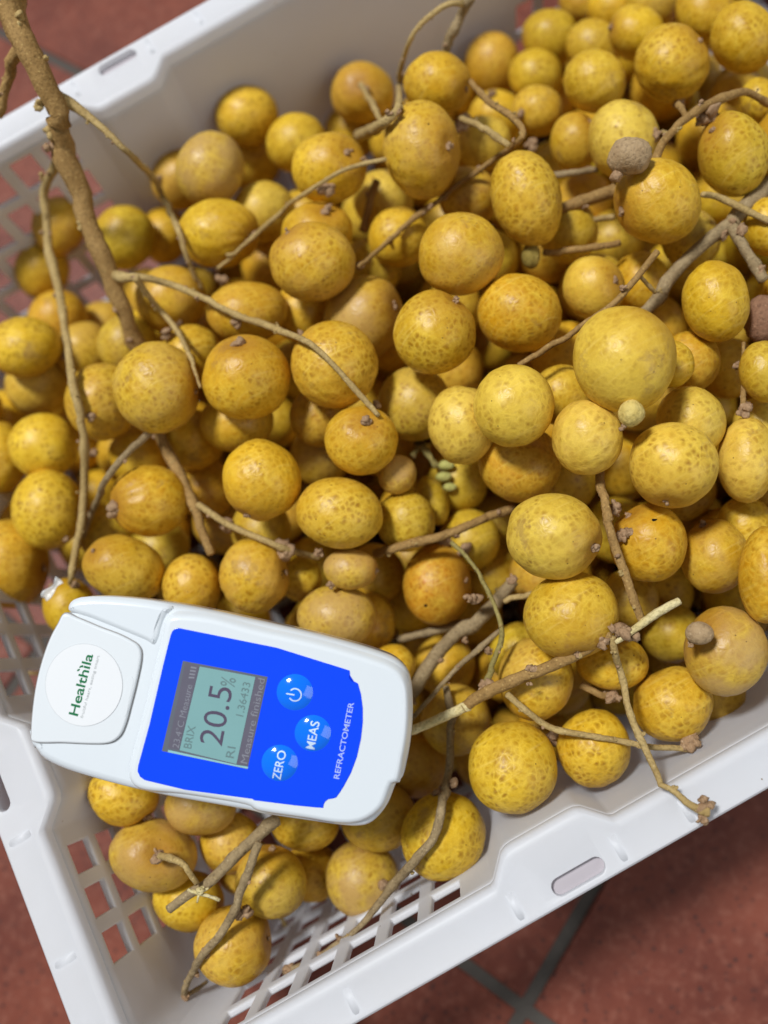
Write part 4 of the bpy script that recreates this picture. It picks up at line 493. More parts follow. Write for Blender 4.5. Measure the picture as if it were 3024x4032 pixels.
 [[139.6,122.1,10.0,1.9],[140.8,123.0,10.5,1.9],[142.0,123.9,11.0,1.8],[143.1,124.7,11.6,1.8],[144.2,125.4,12.1,1.7],[145.0,125.7,12.6,1.7],[145.6,125.8,13.0,1.7],[146.4,125.9,13.3,1.7],[147.5,126.2,13.6,1.7],[149.3,126.7,13.8,1.7],[151.4,127.5,13.9,1.7],[153.7,128.3,13.9,1.7],[156.0,128.9,13.7,1.7],[158.3,129.5,13.4,1.7],[160.7,130.0,13.0,1.7],[163.1,130.4,12.4,1.7],[165.7,130.7,11.7,1.7],[168.6,131.0,10.9,1.8],[171.6,131.2,10.0,1.8],[174.7,131.3,9.0,1.8],[177.4,131.3,8.0,1.8],[179.8,131.2,7.0,1.7],[181.8,131.1,6.0,1.7],[183.8,130.8,4.8,1.7],[185.9,130.2,3.5,1.6],[188.0,129.3,1.8,1.6],[190.1,128.0,-0.0,1.6],[192.3,126.7,-2.0,1.7],[194.5,125.4,-4.0,1.7]],
 [('stub','bark',[[156.0,129.4,13.0,1.1],[156.8,131.1,12.0,1.2],[157.6,132.8,11.0,1.2],[158.4,134.5,10.0,1.3],[159.2,136.2,9.0,1.4],[160.0,137.9,8.0,1.5]]),('stub','twig',[[148.1,126.5,13.0,0.9],[151.6,130.2,7.0,1.0],[154.5,133.5,1.9,1.0],[156.6,136.1,-2.1,1.0],[158.2,138.3,-5.2,1.0],[159.4,140.2,-7.7,1.0]])],
 [[165.6,128.3,8.0,2.9,'k'],[176.6,152.4,-16.6,2.0,'k'],[152.9,136.9,-1.1,2.0,'k']]),
('fruit_stalk','thick grey branch climbing to the right edge between two large longans','stalk','bark',
 [[182.6,101.7,-6.0,3.6],[180.9,101.3,-6.0,3.6],[179.2,101.0,-6.0,3.5],[177.5,100.7,-6.0,3.5],[175.7,100.2,-6.0,3.4],[173.7,99.7,-6.0,3.4],[171.5,99.0,-6.0,3.4],[169.3,98.4,-6.0,3.3],[166.9,97.7,-6.0,3.3],[164.5,96.9,-6.0,3.3],[161.9,96.1,-6.0,3.3],[159.2,95.4,-5.9,3.3],[156.5,94.7,-5.7,3.3],[153.9,94.3,-5.4,3.2],[151.3,94.0,-5.0,3.1],[148.6,93.7,-4.6,3.0],[145.4,93.1,-4.2,2.9],[141.6,92.3,-4.1,2.9],[137.5,91.3,-4.1,2.8],[133.2,90.1,-4.2,2.8],[128.9,88.7,-4.6,2.7],[124.7,87.1,-5.2,2.7],[120.5,85.2,-6.0,2.7],[116.2,83.1,-7.0,2.6],[112.0,81.2,-8.0,2.6]],
 [('side_twig','bark',[[153.9,91.8,-2.0,2.4],[153.2,89.4,-1.5,2.4],[152.5,87.1,-1.0,2.3],[151.9,84.7,-0.6,2.3],[151.3,82.0,-0.2,2.2],[150.9,79.0,-0.1,2.2],[150.6,75.8,-0.0,2.2],[150.3,72.5,-0.0,2.2],[150.0,69.3,0.0,2.2]]),('side_twig','twig',[[149.3,105.6,4.0,1.1],[150.8,105.5,2.7,1.2],[152.3,105.3,1.7,1.2],[153.5,104.9,0.9,1.2],[154.8,104.2,0.2,1.3],[155.8,103.4,-0.3,1.3],[156.6,102.3,-0.5,1.4],[157.2,100.7,-0.2,1.4],[157.9,98.6,0.3,1.4],[159.0,95.7,0.7,1.4],[160.6,92.5,0.6,1.4],[162.4,89.4,0.3,1.3],[164.1,86.9,-0.2,1.3],[165.4,85.3,-0.7,1.3],[166.6,84.2,-1.1,1.3],[167.8,83.3,-1.5,1.3],[169.0,82.2,-2.0,1.3]])],
 [[133.0,72.4,-2.0,1.3,'k'],[154.2,88.4,0.0,1.9,'k']]),
('fruit_stalk','straight pale twig passing behind the biggest longan up to the right','stalk','bark',
 [[119.9,91.8,14.0,1.4],[116.6,90.6,13.5,1.4],[113.3,89.4,13.0,1.4],[110.1,88.2,12.6,1.4],[107.0,87.2,12.3,1.4],[104.2,86.2,12.1,1.3],[101.5,85.2,12.0,1.3],[98.9,84.4,12.0,1.2],[95.9,83.7,12.0,1.2],[92.6,83.1,12.0,1.2],[89.0,82.7,12.0,1.2],[85.5,82.3,12.0,1.2],[82.2,82.1,12.0,1.2],[79.5,82.0,12.0,1.2],[77.0,82.1,11.9,1.2],[74.7,82.2,11.9,1.2],[72.3,82.4,11.7,1.2],[69.8,82.4,11.4,1.2],[67.3,82.5,11.0,1.2],[64.8,82.5,10.5,1.2],[62.3,82.6,10.0,1.2]],
 [('stub','twig',[[112.6,88.3,10.0,0.8],[112.8,87.9,9.6,0.8],[113.0,87.7,9.2,0.8],[113.2,87.4,8.8,0.9],[113.5,87.0,8.3,0.9],[113.8,86.6,7.8,0.9],[114.1,86.0,7.1,0.9],[114.6,85.3,6.4,0.9],[115.0,84.6,5.6,0.9],[115.5,83.9,4.8,0.9],[115.9,83.2,4.0,0.9]])],
 [[103.3,86.3,14.0,1.1,'k']]),
('fruit_stalk','olive stalk lying deep behind the egg-shaped longan','stalk','bark',
 [[110.3,136.9,-14.0,2.6],[112.1,136.2,-13.5,2.7],[113.9,135.5,-13.1,2.7],[115.9,134.9,-12.8,2.7],[118.6,134.3,-12.7,2.8],[122.2,133.8,-12.8,2.8],[126.5,133.4,-13.1,2.8],[131.2,133.0,-13.5,2.8],[135.7,132.6,-14.0,2.8]],
 [],
 []),
('fruit_stalk','thin olive stalk behind the longan with the grey fruitlet','stalk','bark',
 [[119.7,151.9,-16.0,1.6],[121.7,150.9,-16.0,1.6],[123.7,150.0,-16.0,1.6],[125.7,149.2,-16.1,1.6],[127.8,148.4,-16.3,1.6],[129.9,147.6,-16.6,1.6],[132.1,146.9,-17.0,1.6],[134.3,146.3,-17.5,1.6],[136.6,145.6,-18.0,1.6]],
 [],
 []),
('fruit_stalk','greenish twig running right from the brown leaf-shaped fruitlet','stalk','bark',
 [[99.7,124.5,-14.0,1.6],[101.6,122.8,-13.0,1.5],[103.5,121.2,-12.1,1.5],[105.6,119.6,-11.4,1.5],[108.2,118.1,-11.0,1.5],[111.6,116.5,-10.9,1.5],[115.6,115.0,-11.1,1.5],[119.8,113.5,-11.5,1.5],[124.0,112.1,-12.0,1.5]],
 [('stub','twig',[[121.9,128.8,-18.0,1.4],[123.8,128.2,-18.4,1.4],[125.8,127.7,-18.8,1.4],[127.7,127.1,-19.2,1.4],[129.6,126.5,-19.6,1.4],[131.5,125.9,-20.0,1.4]])],
 []),
('fruit_stalk','pale brown twig with torn end above the dark orange longan','stalk','bark',
 [[-10.6,62.6,-41.2,2.0],[-8.7,60.0,-31.7,2.0],[-7.0,57.9,-24.3,1.9],[-5.3,56.4,-19.9,2.0],[-3.8,55.4,-17.8,2.0],[-2.2,54.8,-16.8,2.0],[-0.8,54.5,-17.1,2.0],[0.9,54.2,-17.4,2.0],[2.9,53.7,-17.6,2.0],[5.3,53.0,-17.8,2.0],[8.0,52.1,-18.0,2.0],[11.1,51.2,-18.2,2.0],[14.2,50.5,-18.4,2.0],[17.6,50.1,-18.7,2.0],[21.3,49.8,-19.1,2.0],[25.0,49.5,-19.7,2.0],[28.6,49.3,-20.3,2.0],[31.9,49.1,-21.1,2.0],[35.2,48.9,-22.0,1.9],[38.4,48.7,-23.0,1.9],[41.6,48.5,-24.0,1.8]],
 [('side_twig','green_twig',[[15.1,46.8,-14.0,1.0],[15.6,44.9,-13.5,1.0],[16.2,43.1,-13.0,1.0],[16.7,41.2,-12.5,1.0],[17.1,39.1,-12.2,1.0],[17.3,36.5,-12.0,0.9],[17.4,33.6,-12.0,0.9],[17.4,30.7,-11.9,0.9],[17.3,27.9,-11.7,0.9],[17.1,25.3,-11.4,0.9],[16.8,22.7,-11.0,0.9],[16.4,20.3,-10.5,0.9],[15.9,18.1,-10.1,0.9],[15.4,16.0,-9.6,1.0],[14.8,14.0,-9.2,1.0],[14.1,12.1,-8.9,1.0],[13.3,10.5,-8.8,1.1],[12.4,9.2,-8.9,1.1],[11.2,8.0,-9.2,1.1],[10.0,7.0,-9.6,1.1],[8.6,5.8,-10.3,1.1],[7.0,4.5,-11.1,1.1],[5.3,3.1,-12.0,1.1],[3.4,1.6,-13.0,1.2],[1.6,0.2,-14.0,1.2]])],
 [[15.1,52.2,-37.9,3.0,'k'],[19.2,45.3,-35.9,2.4,'k'],[1.0,-0.7,-14.0,2.3,'k']]),
('fruit_stalk','thick grey branch slanting into the hollow right of the refractometer','stalk','bark',
 [[-28.9,8.2,-40.0,3.4],[-27.7,8.6,-39.5,3.4],[-26.5,8.9,-39.0,3.4],[-25.1,9.2,-38.5,3.4],[-23.0,9.9,-37.8,3.4],[-20.1,11.1,-37.0,3.4],[-16.5,12.5,-36.0,3.4],[-12.6,14.0,-35.1,3.4],[-9.0,15.3,-34.3,3.4],[-5.7,16.4,-33.6,3.3],[-2.5,17.4,-33.0,3.3],[0.7,18.3,-32.6,3.2],[3.7,19.1,-32.3,3.2],[6.4,19.7,-32.1,3.1],[8.8,20.1,-32.1,3.1],[11.4,20.6,-32.2,3.1],[14.2,21.3,-32.4,3.0],[17.6,22.4,-32.7,3.0],[21.2,23.7,-33.1,2.9],[25.0,25.1,-33.5,2.8],[28.8,26.5,-34.0,2.7]],
 [('side_twig','twig',[[21.0,20.7,-22.0,1.1],[22.3,20.4,-21.5,1.2],[23.5,20.1,-21.0,1.2],[24.7,19.8,-20.6,1.3],[25.9,19.6,-20.3,1.3],[27.1,19.2,-20.1,1.3],[28.2,18.9,-20.0,1.3],[29.4,18.6,-20.0,1.3],[30.6,18.3,-20.0,1.3]]),('stub','bark',[[-19.5,30.0,-46.0,1.4],[-17.1,29.0,-45.6,1.5],[-14.8,28.1,-45.2,1.6],[-12.4,27.2,-44.9,1.6],[-10.1,26.3,-44.6,1.7],[-7.6,25.6,-44.3,1.8],[-5.1,25.0,-44.2,1.8],[-2.6,24.5,-44.1,1.8],[0.0,24.1,-44.0,1.8],[2.6,23.7,-44.0,1.8],[5.2,23.3,-44.0,1.7]])],
 [[11.9,27.2,-18.0,2.2,'k'],[27.3,25.7,-20.0,1.6,'k']]),
('fruit_stalk','thin olive twig lying along the thick grey branch by the refractometer','stalk','bark',
 [[-26.7,1.9,-22.0,1.1],[-26.3,2.1,-22.0,1.1],[-25.9,2.4,-22.0,1.1],[-25.3,2.7,-22.0,1.1],[-24.1,3.0,-22.0,1.1],[-22.1,3.6,-22.0,1.1],[-19.5,4.2,-22.0,1.1],[-16.6,4.9,-22.0,1.1],[-13.8,5.7,-22.0,1.1],[-11.0,6.6,-22.0,1.1],[-8.2,7.6,-22.0,1.1],[-5.4,8.6,-21.9,1.1],[-2.8,9.4,-21.9,1.1],[-0.6,9.9,-21.9,1.2],[1.4,10.2,-22.0,1.2],[3.3,10.5,-22.0,1.3],[5.4,10.8,-22.0,1.3],[7.6,11.3,-22.0,1.2],[9.9,11.8,-22.0,1.2],[12.2,12.4,-22.0,1.1],[14.6,12.9,-22.0,1.0]],
 [],
 [[7.6,9.0,-22.0,1.3,'k']]),
('fruit_stalk','brown branch with two peeled pale splintered ends right of the refractometer','stalk','bark',
 [[-9.4,-3.4,-12.0,2.1],[-7.1,-3.3,-11.2,2.2],[-4.8,-3.3,-10.5,2.2],[-2.6,-3.2,-9.7,2.2],[-0.6,-3.2,-9.0,2.3],[1.1,-3.2,-8.2,2.3],[2.4,-3.2,-7.5,2.3],[3.9,-3.3,-6.6,2.4],[6.1,-3.5,-5.8,2.4],[9.1,-3.8,-4.9,2.4],[12.7,-4.3,-4.0,2.4],[16.5,-4.7,-3.0,2.4],[20.2,-5.1,-2.0,2.3],[23.6,-5.4,-1.0,2.3],[27.1,-5.7,-0.0,2.2],[30.4,-5.9,1.0,2.2],[33.3,-6.0,2.0,2.2],[35.7,-6.0,3.0,2.1],[37.8,-5.8,4.0,2.1],[39.7,-5.6,5.0,2.1],[41.6,-5.5,6.0,2.1]],
 [('peeled_end','splinter',[[-30.0,-1.1,-20.0,1.9],[-29.3,-1.2,-19.5,1.9],[-28.7,-1.3,-18.9,2.0],[-27.9,-1.5,-18.3,2.0],[-26.5,-1.7,-17.6,2.0],[-24.4,-1.9,-16.8,2.0],[-21.7,-2.2,-16.0,2.0],[-18.8,-2.5,-15.1,2.0],[-16.2,-2.8,-14.2,2.0],[-13.9,-3.0,-13.3,2.0],[-11.7,-3.2,-12.5,2.0],[-9.6,-3.4,-11.8,2.0],[-7.4,-3.6,-11.0,2.0]]),('peeled_end','splinter',[[41.4,-8.6,7.0,0.8],[42.7,-8.5,7.2,0.9],[44.0,-8.4,7.5,1.1],[45.3,-8.3,7.7,1.2],[46.7,-8.1,8.0,1.3],[48.1,-8.0,8.2,1.3],[49.7,-7.9,8.5,1.4],[51.3,-7.7,8.7,1.5],[52.9,-7.6,8.8,1.5],[54.6,-7.5,8.9,1.6],[56.3,-7.4,9.0,1.6],[58.0,-7.3,9.0,1.5],[59.5,-7.2,9.0,1.5],[60.8,-7.2,9.0,1.5],[61.9,-7.2,9.0,1.5],[63.0,-7.2,9.0,1.4],[64.0,-7.2,9.0,1.4]]),('side_twig','twig',[[5.3,-6.4,-7.0,1.3],[6.1,-8.7,-7.3,1.3],[6.9,-11.0,-7.7,1.3],[7.8,-13.3,-8.3,1.3],[8.7,-15.4,-9.1,1.3],[9.6,-17.2,-10.1,1.3],[10.4,-18.9,-11.0,1.4],[11.4,-20.6,-11.6,1.4],[12.9,-22.4,-11.9,1.3],[14.9,-24.4,-11.9,1.3],[17.2,-26.6,-11.8,1.3],[19.8,-28.8,-11.8,1.2],[22.3,-30.9,-11.9,1.2],[24.8,-33.0,-12.0,1.2],[27.4,-35.1,-12.9,1.2],[29.9,-37.1,-13.6,1.2],[32.0,-38.8,-14.1,1.2],[33.4,-39.9,-14.4,1.2],[34.3,-40.7,-14.6,1.2],[35.1,-41.4,-14.9,1.2],[36.3,-42.3,-15.3,1.2],[38.0,-43.5,-15.9,1.2],[40.1,-44.8,-16.5,1.2],[42.1,-46.0,-17.2,1.2],[43.9,-47.1,-17.9,1.2],[45.2,-48.0,-18.5,1.2],[46.3,-48.6,-19.0,1.3],[47.2,-49.2,-19.5,1.3],[48.2,-49.8,-20.0,1.3]]),('side_twig','twig',[[41.6,-6.6,6.0,1.6],[41.2,-7.9,5.4,1.5],[40.7,-9.3,4.7,1.5],[40.4,-10.7,3.8,1.5],[40.1,-12.0,2.5,1.4],[40.0,-12.9,1.1,1.4],[40.0,-13.7,-0.2,1.4],[40.0,-14.5,-1.3,1.3],[39.7,-15.9,-2.2,1.3],[39.1,-18.1,-3.0,1.3],[38.2,-20.7,-3.3,1.3],[37.2,-23.4,-3.0,1.3],[36.3,-25.8,-2.3,1.3],[35.6,-27.8,-1.6,1.3],[35.1,-29.7,-1.3,1.3],[34.6,-31.5,-1.3,1.3],[34.3,-33.2,-1.4,1.3],[34.0,-34.9,-1.2,1.3],[33.7,-36.5,-0.9,1.3],[33.5,-38.1,-0.4,1.3],[33.2,-39.8,0.2,1.3],[32.8,-41.7,0.8,1.2],[32.4,-43.8,1.4,1.2],[32.0,-45.8,2.0,1.1],[31.7,-47.4,2.5,1.1],[31.4,-48.4,3.0,1.1],[31.2,-49.0,3.4,1.1],[31.0,-49.5,3.7,1.1],[30.8,-50.1,4.0,1.1]]),('side_twig','twig',[[30.6,-49.4,4.0,1.0],[31.3,-50.2,4.3,1.0],[32.0,-50.9,4.5,1.0],[32.6,-51.7,4.8,1.0],[33.2,-52.6,5.1,1.1],[33.7,-53.7,5.3,1.1],[34.2,-55.0,5.5,1.2],[34.7,-56.4,5.6,1.3],[35.3,-57.6,5.8,1.3],[36.0,-58.6,5.9,1.4],[36.7,-59.6,6.0,1.6],[37.5,-60.6,6.0,1.7],[38.3,-61.6,6.0,1.9]])],
 [[44.5,-6.0,8.0,2.5,'k'],[38.2,-6.3,6.0,1.8,'k'],[46.5,-9.8,6.0,1.8,'k'],[11.8,-26.6,-30.3,2.9,'k'],[49.1,-48.0,-18.0,2.5,'k'],[38.9,-59.9,6.0,2.0,'k'],[35.6,-62.7,6.0,1.3,'k']]),
('fruit_stalk','upright bare twig hanging below the longan beside the yellowish bud','stalk','bark',
 [[67.7,40.8,4.0,1.6],[66.5,39.0,5.0,1.7],[65.2,37.2,6.0,1.7],[64.1,35.3,6.9,1.7],[63.0,33.5,7.8,1.8],[62.0,31.8,8.7,1.8],[61.1,30.2,9.5,1.7],[60.2,28.4,10.2,1.7],[59.3,26.2,10.8,1.7],[58.3,23.6,11.2,1.7],[57.3,20.6,11.4,1.7],[56.3,17.6,11.5,1.7],[55.5,14.9,11.5,1.7],[55.0,12.6,11.5,1.7],[54.6,10.6,11.4,1.7],[54.4,8.7,11.2,1.7],[54.1,6.8,10.8,1.7],[53.7,4.8,10.4,1.7],[53.3,2.8,10.0,1.7],[53.0,0.9,9.5,1.7],[52.6,-1.0,9.0,1.7],[52.3,-2.9,8.5,1.7],[52.0,-4.6,8.0,1.6],[51.7,-6.4,7.5,1.6],[51.4,-8.2,7.0,1.5]],
 [],
 [[62.8,18.1,4.0,2.3,'k'],[64.4,27.2,2.0,2.2,'k']]),
('fruit_stalk','thick grey stick with a broken splintered end below the refractometer','stalk','bark',
 [[-81.5,-5.0,-16.0,2.5],[-83.7,-5.5,-15.7,2.5],[-85.9,-6.1,-15.5,2.5],[-88.0,-6.6,-15.2,2.5],[-90.2,-7.1,-14.8,2.5],[-92.2,-7.5,-14.4,2.4],[-94.2,-7.9,-14.0,2.4],[-96.2,-8.4,-13.5,2.3],[-98.3,-8.8,-13.0,2.3],[-100.7,-9.4,-12.5,2.3],[-103.3,-10.1,-12.1,2.3],[-106.0,-10.7,-11.7,2.3],[-108.4,-11.1,-11.4,2.3],[-110.7,-11.3,-11.2,2.2],[-112.9,-11.3,-11.1,2.2],[-115.0,-11.2,-11.1,2.1],[-117.1,-11.3,-11.1,2.1],[-119.1,-11.5,-11.3,2.1],[-121.1,-11.8,-11.5,2.0],[-123.0,-12.2,-11.8,2.0],[-125.0,-12.5,-12.0,2.0]],
 [('side_twig','twig',[[-111.5,-9.6,-8.0,1.2],[-111.3,-8.6,-7.3,1.2],[-111.2,-7.6,-6.6,1.2],[-111.1,-6.6,-6.0,1.2],[-111.1,-5.6,-5.5,1.2],[-111.1,-4.7,-5.2,1.2],[-111.1,-3.9,-5.1,1.2],[-111.3,-3.1,-5.2,1.2],[-111.8,-2.3,-5.5,1.2],[-112.5,-1.5,-6.0,1.3],[-113.5,-0.7,-6.8,1.3],[-114.8,0.1,-7.8,1.4],[-116.1,0.8,-9.0,1.5],[-117.5,1.6,-10.3,1.5],[-118.8,2.3,-11.4,1.5],[-120.2,3.0,-12.4,1.5],[-121.4,3.7,-13.3,1.5]]),('peeled_end','splinter',[[-114.0,-9.9,-6.0,0.6],[-113.2,-10.6,-5.8,0.6],[-112.5,-11.2,-5.6,0.7],[-111.7,-11.9,-5.4,0.7],[-111.0,-12.5,-5.3,0.7],[-110.2,-13.2,-5.4,0.7],[-109.5,-13.8,-5.6,0.7],[-108.8,-14.4,-5.8,0.7],[-108.3,-15.1,-6.2,0.7],[-107.9,-15.7,-6.6,0.7],[-107.5,-16.3,-7.0,0.7],[-107.3,-16.9,-7.5,0.7],[-107.0,-17.5,-8.0,0.7]]),('peeled_end','splinter',[[-107.8,-12.5,-6.0,0.4],[-108.6,-12.5,-5.8,0.5],[-109.4,-12.4,-5.5,0.5],[-110.2,-12.4,-5.3,0.6],[-110.9,-12.5,-5.3,0.6],[-111.5,-12.9,-5.3,0.5],[-112.0,-13.5,-5.5,0.5],[-112.5,-14.1,-5.8,0.4],[-113.0,-14.7,-6.0,0.3]])],
 [[-110.2,-11.9,-5.0,1.3,'s'],[-121.6,4.0,-14.0,2.2,'k']]),
('fruit_stalk','long sloping grey twig reaching down to the empty crate corner','stalk','bark',
 [[-88.6,-8.2,-10.0,1.8],[-90.1,-9.8,-9.8,1.8],[-91.6,-11.3,-9.8,1.8],[-93.3,-13.0,-10.1,1.8],[-95.3,-14.7,-10.9,1.8],[-97.7,-16.5,-12.0,1.8],[-100.4,-18.4,-13.5,1.8],[-103.2,-20.3,-15.0,1.8],[-105.9,-22.1,-16.4,1.8],[-108.7,-23.7,-17.6,1.8],[-111.3,-25.1,-18.5,1.8],[-113.8,-26.4,-19.0,1.7],[-116.0,-27.5,-19.3,1.7],[-118.0,-28.3,-19.3,1.6],[-120.0,-28.8,-19.4,1.6],[-121.9,-29.4,-19.6,1.6],[-124.0,-30.1,-20.3,1.5],[-126.0,-30.9,-21.0,1.5],[-128.9,-32.1,-23.7,1.5],[-131.6,-33.4,-26.1,1.4],[-134.1,-34.7,-28.2,1.4],[-136.5,-36.1,-30.2,1.4],[-138.7,-37.7,-32.1,1.5],[-140.9,-39.3,-34.0,1.5],[-143.2,-40.9,-36.0,1.6]],
 [('stub','bark',[[-143.0,-41.3,-36.0,1.0],[-142.5,-41.4,-36.4,1.0],[-142.0,-41.5,-36.8,1.0],[-141.5,-41.5,-37.3,1.0],[-141.0,-41.6,-37.8,1.0],[-140.5,-41.6,-38.6,1.0],[-140.0,-41.7,-39.4,1.0],[-139.4,-41.7,-40.5,0.9],[-138.9,-41.7,-41.6,0.9],[-138.3,-41.8,-42.8,0.9],[-137.8,-41.8,-44.0,0.8]])],
 [[-107.1,-25.7,-20.0,2.5,'k'],[-142.7,-41.6,-35.0,1.4,'k'],[-124.3,-31.6,-22.4,0.9,'k'],[-132.5,-36.0,-28.0,0.8,'k']]),
('fruit_stalk','long thin grey twig curving along the crate grid under the refractometer tip','stalk','bark',
 [[-11.5,5.7,-28.0,1.5],[-12.1,3.6,-27.3,1.5],[-12.7,1.6,-26.6,1.5],[-13.3,-0.5,-25.8,1.6],[-14.2,-2.7,-25.4,1.6],[-15.4,-5.1,-25.3,1.6],[-16.9,-7.6,-25.5,1.7],[-18.5,-10.1,-25.8,1.7],[-19.8,-12.3,-26.1,1.7],[-20.6,-13.9,-26.2,1.8],[-21.3,-15.2,-26.5,1.8],[-22.1,-16.4,-27.3,1.8],[-23.1,-17.9,-28.2,1.8],[-24.5,-19.8,-28.6,1.7],[-26.1,-21.7,-27.4,1.7],[-27.5,-23.5,-24.6,1.7],[-28.9,-25.1,-21.3,1.7],[-30.3,-26.6,-18.6,1.7],[-31.8,-28.2,-17.0,1.7],[-33.5,-29.7,-16.3,1.8],[-35.1,-31.0,-16.1,1.8],[-36.8,-32.2,-16.1,1.8],[-38.5,-33.2,-16.2,1.8],[-40.2,-34.1,-16.4,1.8],[-41.9,-35.0,-16.6,1.8],[-43.8,-35.9,-16.9,1.8],[-45.8,-36.8,-17.4,1.9],[-47.8,-37.7,-18.2,1.9],[-50.0,-38.5,-19.8,2.0],[-52.3,-39.4,-22.4,2.0],[-54.7,-40.3,-25.6,2.0],[-57.2,-41.2,-28.6,1.9],[-59.6,-42.0,-30.6,1.9],[-61.9,-42.9,-31.1,1.8],[-64.1,-43.8,-30.6,1.7],[-66.2,-44.6,-29.6,1.6],[-68.3,-45.3,-28.7,1.6],[-70.6,-46.1,-28.2,1.5],[-73.1,-47.1,-28.5,1.4],[-75.7,-48.0,-29.2,1.3],[-78.3,-48.8,-30.1,1.2],[-80.8,-49.4,-31.0,1.2],[-83.2,-49.8,-32.0,1.2],[-85.5,-50.1,-32.9,1.3],[-87.9,-50.4,-33.7,1.3],[-90.3,-50.8,-34.4,1.2],[-92.6,-51.2,-35.0,1.2],[-95.1,-51.5,-35.5,1.2],[-97.6,-51.6,-36.1,1.1],[-100.4,-51.6,-36.6,1.1],[-103.3,-51.4,-37.0,1.0],[-106.2,-51.1,-37.5,1.0],[-109.2,-50.9,-38.0,1.0]],
 [],
 [[-32.0,-24.4,-31.1,1.6,'k'],[-24.8,-23.0,-24.0,1.4,'k'],[-66.0,-43.0,-43.9,1.8,'k'],[-85.0,-49.7,-33.0,1.4,'k'],[-94.1,-50.6,-35.0,1.3,'k'],[-106.6,-50.7,-37.0,1.4,'k'],[-98.3,-52.9,-36.0,1.0,'k']]),
('fruit_stalk','short dark twig poking out over the crate grid under the greenish longan','stalk','bark',
 [[-118.3,-40.0,-84.0,1.1],[-118.2,-41.0,-84.0,1.1],[-118.1,-42.0,-84.0,1.1],[-118.0,-43.0,-84.0,1.1],[-118.0,-44.0,-84.0,1.1],[-117.9,-45.0,-84.0,1.1],[-117.8,-46.0,-84.0,1.1],[-117.7,-47.0,-84.0,1.1],[-117.6,-48.0,-84.0,1.1],[-117.5,-49.0,-84.0,1.1],[-117.4,-50.0,-84.0,1.1]],
 [],
 [[-118.8,-49.8,-83.0,1.5,'k']]),
('fruit_stalk','short brown twig hanging by the refractometer lid against the wall holes','stalk','bark',
 [[-133.8,101.5,-40.0,1.3],[-134.2,99.6,-40.8,1.3],[-134.6,97.8,-41.6,1.4],[-135.0,95.9,-42.5,1.4],[-135.4,94.2,-43.3,1.5],[-136.0,92.5,-44.3,1.5],[-136.7,91.0,-45.3,1.5],[-137.6,89.6,-46.5,1.4],[-138.4,88.3,-47.6,1.4],[-139.4,87.0,-48.8,1.4],[-140.3,85.7,-50.0,1.3]],
 [('stub','twig',[[-163.3,96.9,-56.0,0.8],[-162.7,96.3,-56.0,0.8],[-162.1,95.8,-56.0,0.9],[-161.5,95.2,-56.0,0.9],[-160.8,94.6,-56.0,0.9],[-160.1,94.0,-56.0,1.0],[-159.3,93.3,-56.0,0.9],[-158.3,92.6,-56.0,0.9],[-157.4,91.9,-56.0,0.9],[-156.4,91.1,-56.0,0.8],[-155.4,90.4,-56.0,0.8]])],
 [[-134.8,97.0,-42.0,2.2,'k']]),
('fruit_stalk','short brown twig end between the lower right longans and their stub','stalk','bark',
 [[28.8,-16.0,-22.0,1.4],[29.7,-17.2,-22.0,1.4],[30.6,-18.5,-22.0,1.4],[31.5,-19.7,-22.1,1.4],[32.3,-20.9,-22.2,1.4],[33.2,-21.9,-22.3,1.4],[34.0,-22.9,-22.6,1.4],[34.8,-23.7,-22.9,1.4],[35.5,-24.5,-23.2,1.4],[36.3,-25.3,-23.6,1.4],[37.1,-26.2,-24.0,1.4]],
 [],
 [[35.8,-24.2,-20.0,2.2,'k']]),
('fruit_stalk','thin brown twig with clustered knobs dangling at the right edge','stalk','bark',
 [[130.6,53.6,2.0,0.8],[129.4,51.9,2.4,0.8],[128.1,50.1,2.8,0.9],[126.9,48.4,3.2,0.9],[125.7,46.7,3.5,1.0],[124.4,45.1,3.7,1.1],[123.2,43.5,3.9,1.1],[121.9,41.9,3.9,1.1],[120.6,40.3,3.9,1.1],[119.5,38.8,3.8,1.2],[118.6,37.5,3.7,1.2],[117.9,36.3,3.4,1.2],[117.4,35.2,3.1,1.3],[117.0,34.2,2.8,1.4],[116.7,33.2,2.4,1.4],[116.3,32.2,2.0,1.5]],
 [],
 [[116.7,33.4,3.0,2.1,'k'],[125.6,48.1,0.0,1.7,'k'],[151.3,73.6,0.0,2.5,'k']]),
('fruit_stalk','thin forked green twig in the dark gap under the amber longans','stalk','green_twig',
 [[20.1,87.3,-34.0,1.1],[21.2,87.4,-33.6,1.1],[22.5,87.7,-33.2,1.2],[23.6,87.9,-32.8,1.2],[24.6,87.8,-32.5,1.2],[25.3,87.2,-32.3,1.2],[25.7,86.1,-32.5,1.2],[25.8,84.4,-32.8,1.2],[25.7,82.5,-33.2,1.2],[25.5,80.5,-33.6,1.1],[25.5,78.7,-34.0,1.1]],
 [('stub','green_twig',[[25.0,87.7,-32.0,1.1],[25.2,86.5,-32.4,1.1],[25.4,85.2,-32.8,1.1],[25.6,84.0,-33.2,1.1],[25.8,82.7,-33.6,1.1],[26.1,81.6,-34.0,1.1],[26.4,80.4,-34.4,1.0],[26.8,79.3,-34.8,1.0],[27.2,78.3,-35.2,1.0],[27.6,77.2,-35.6,0.9],[28.0,76.1,-36.0,0.9]])],
 []),
('fruit_stalk','dark stalk in the gap below the dimpled longan','stalk','bark',
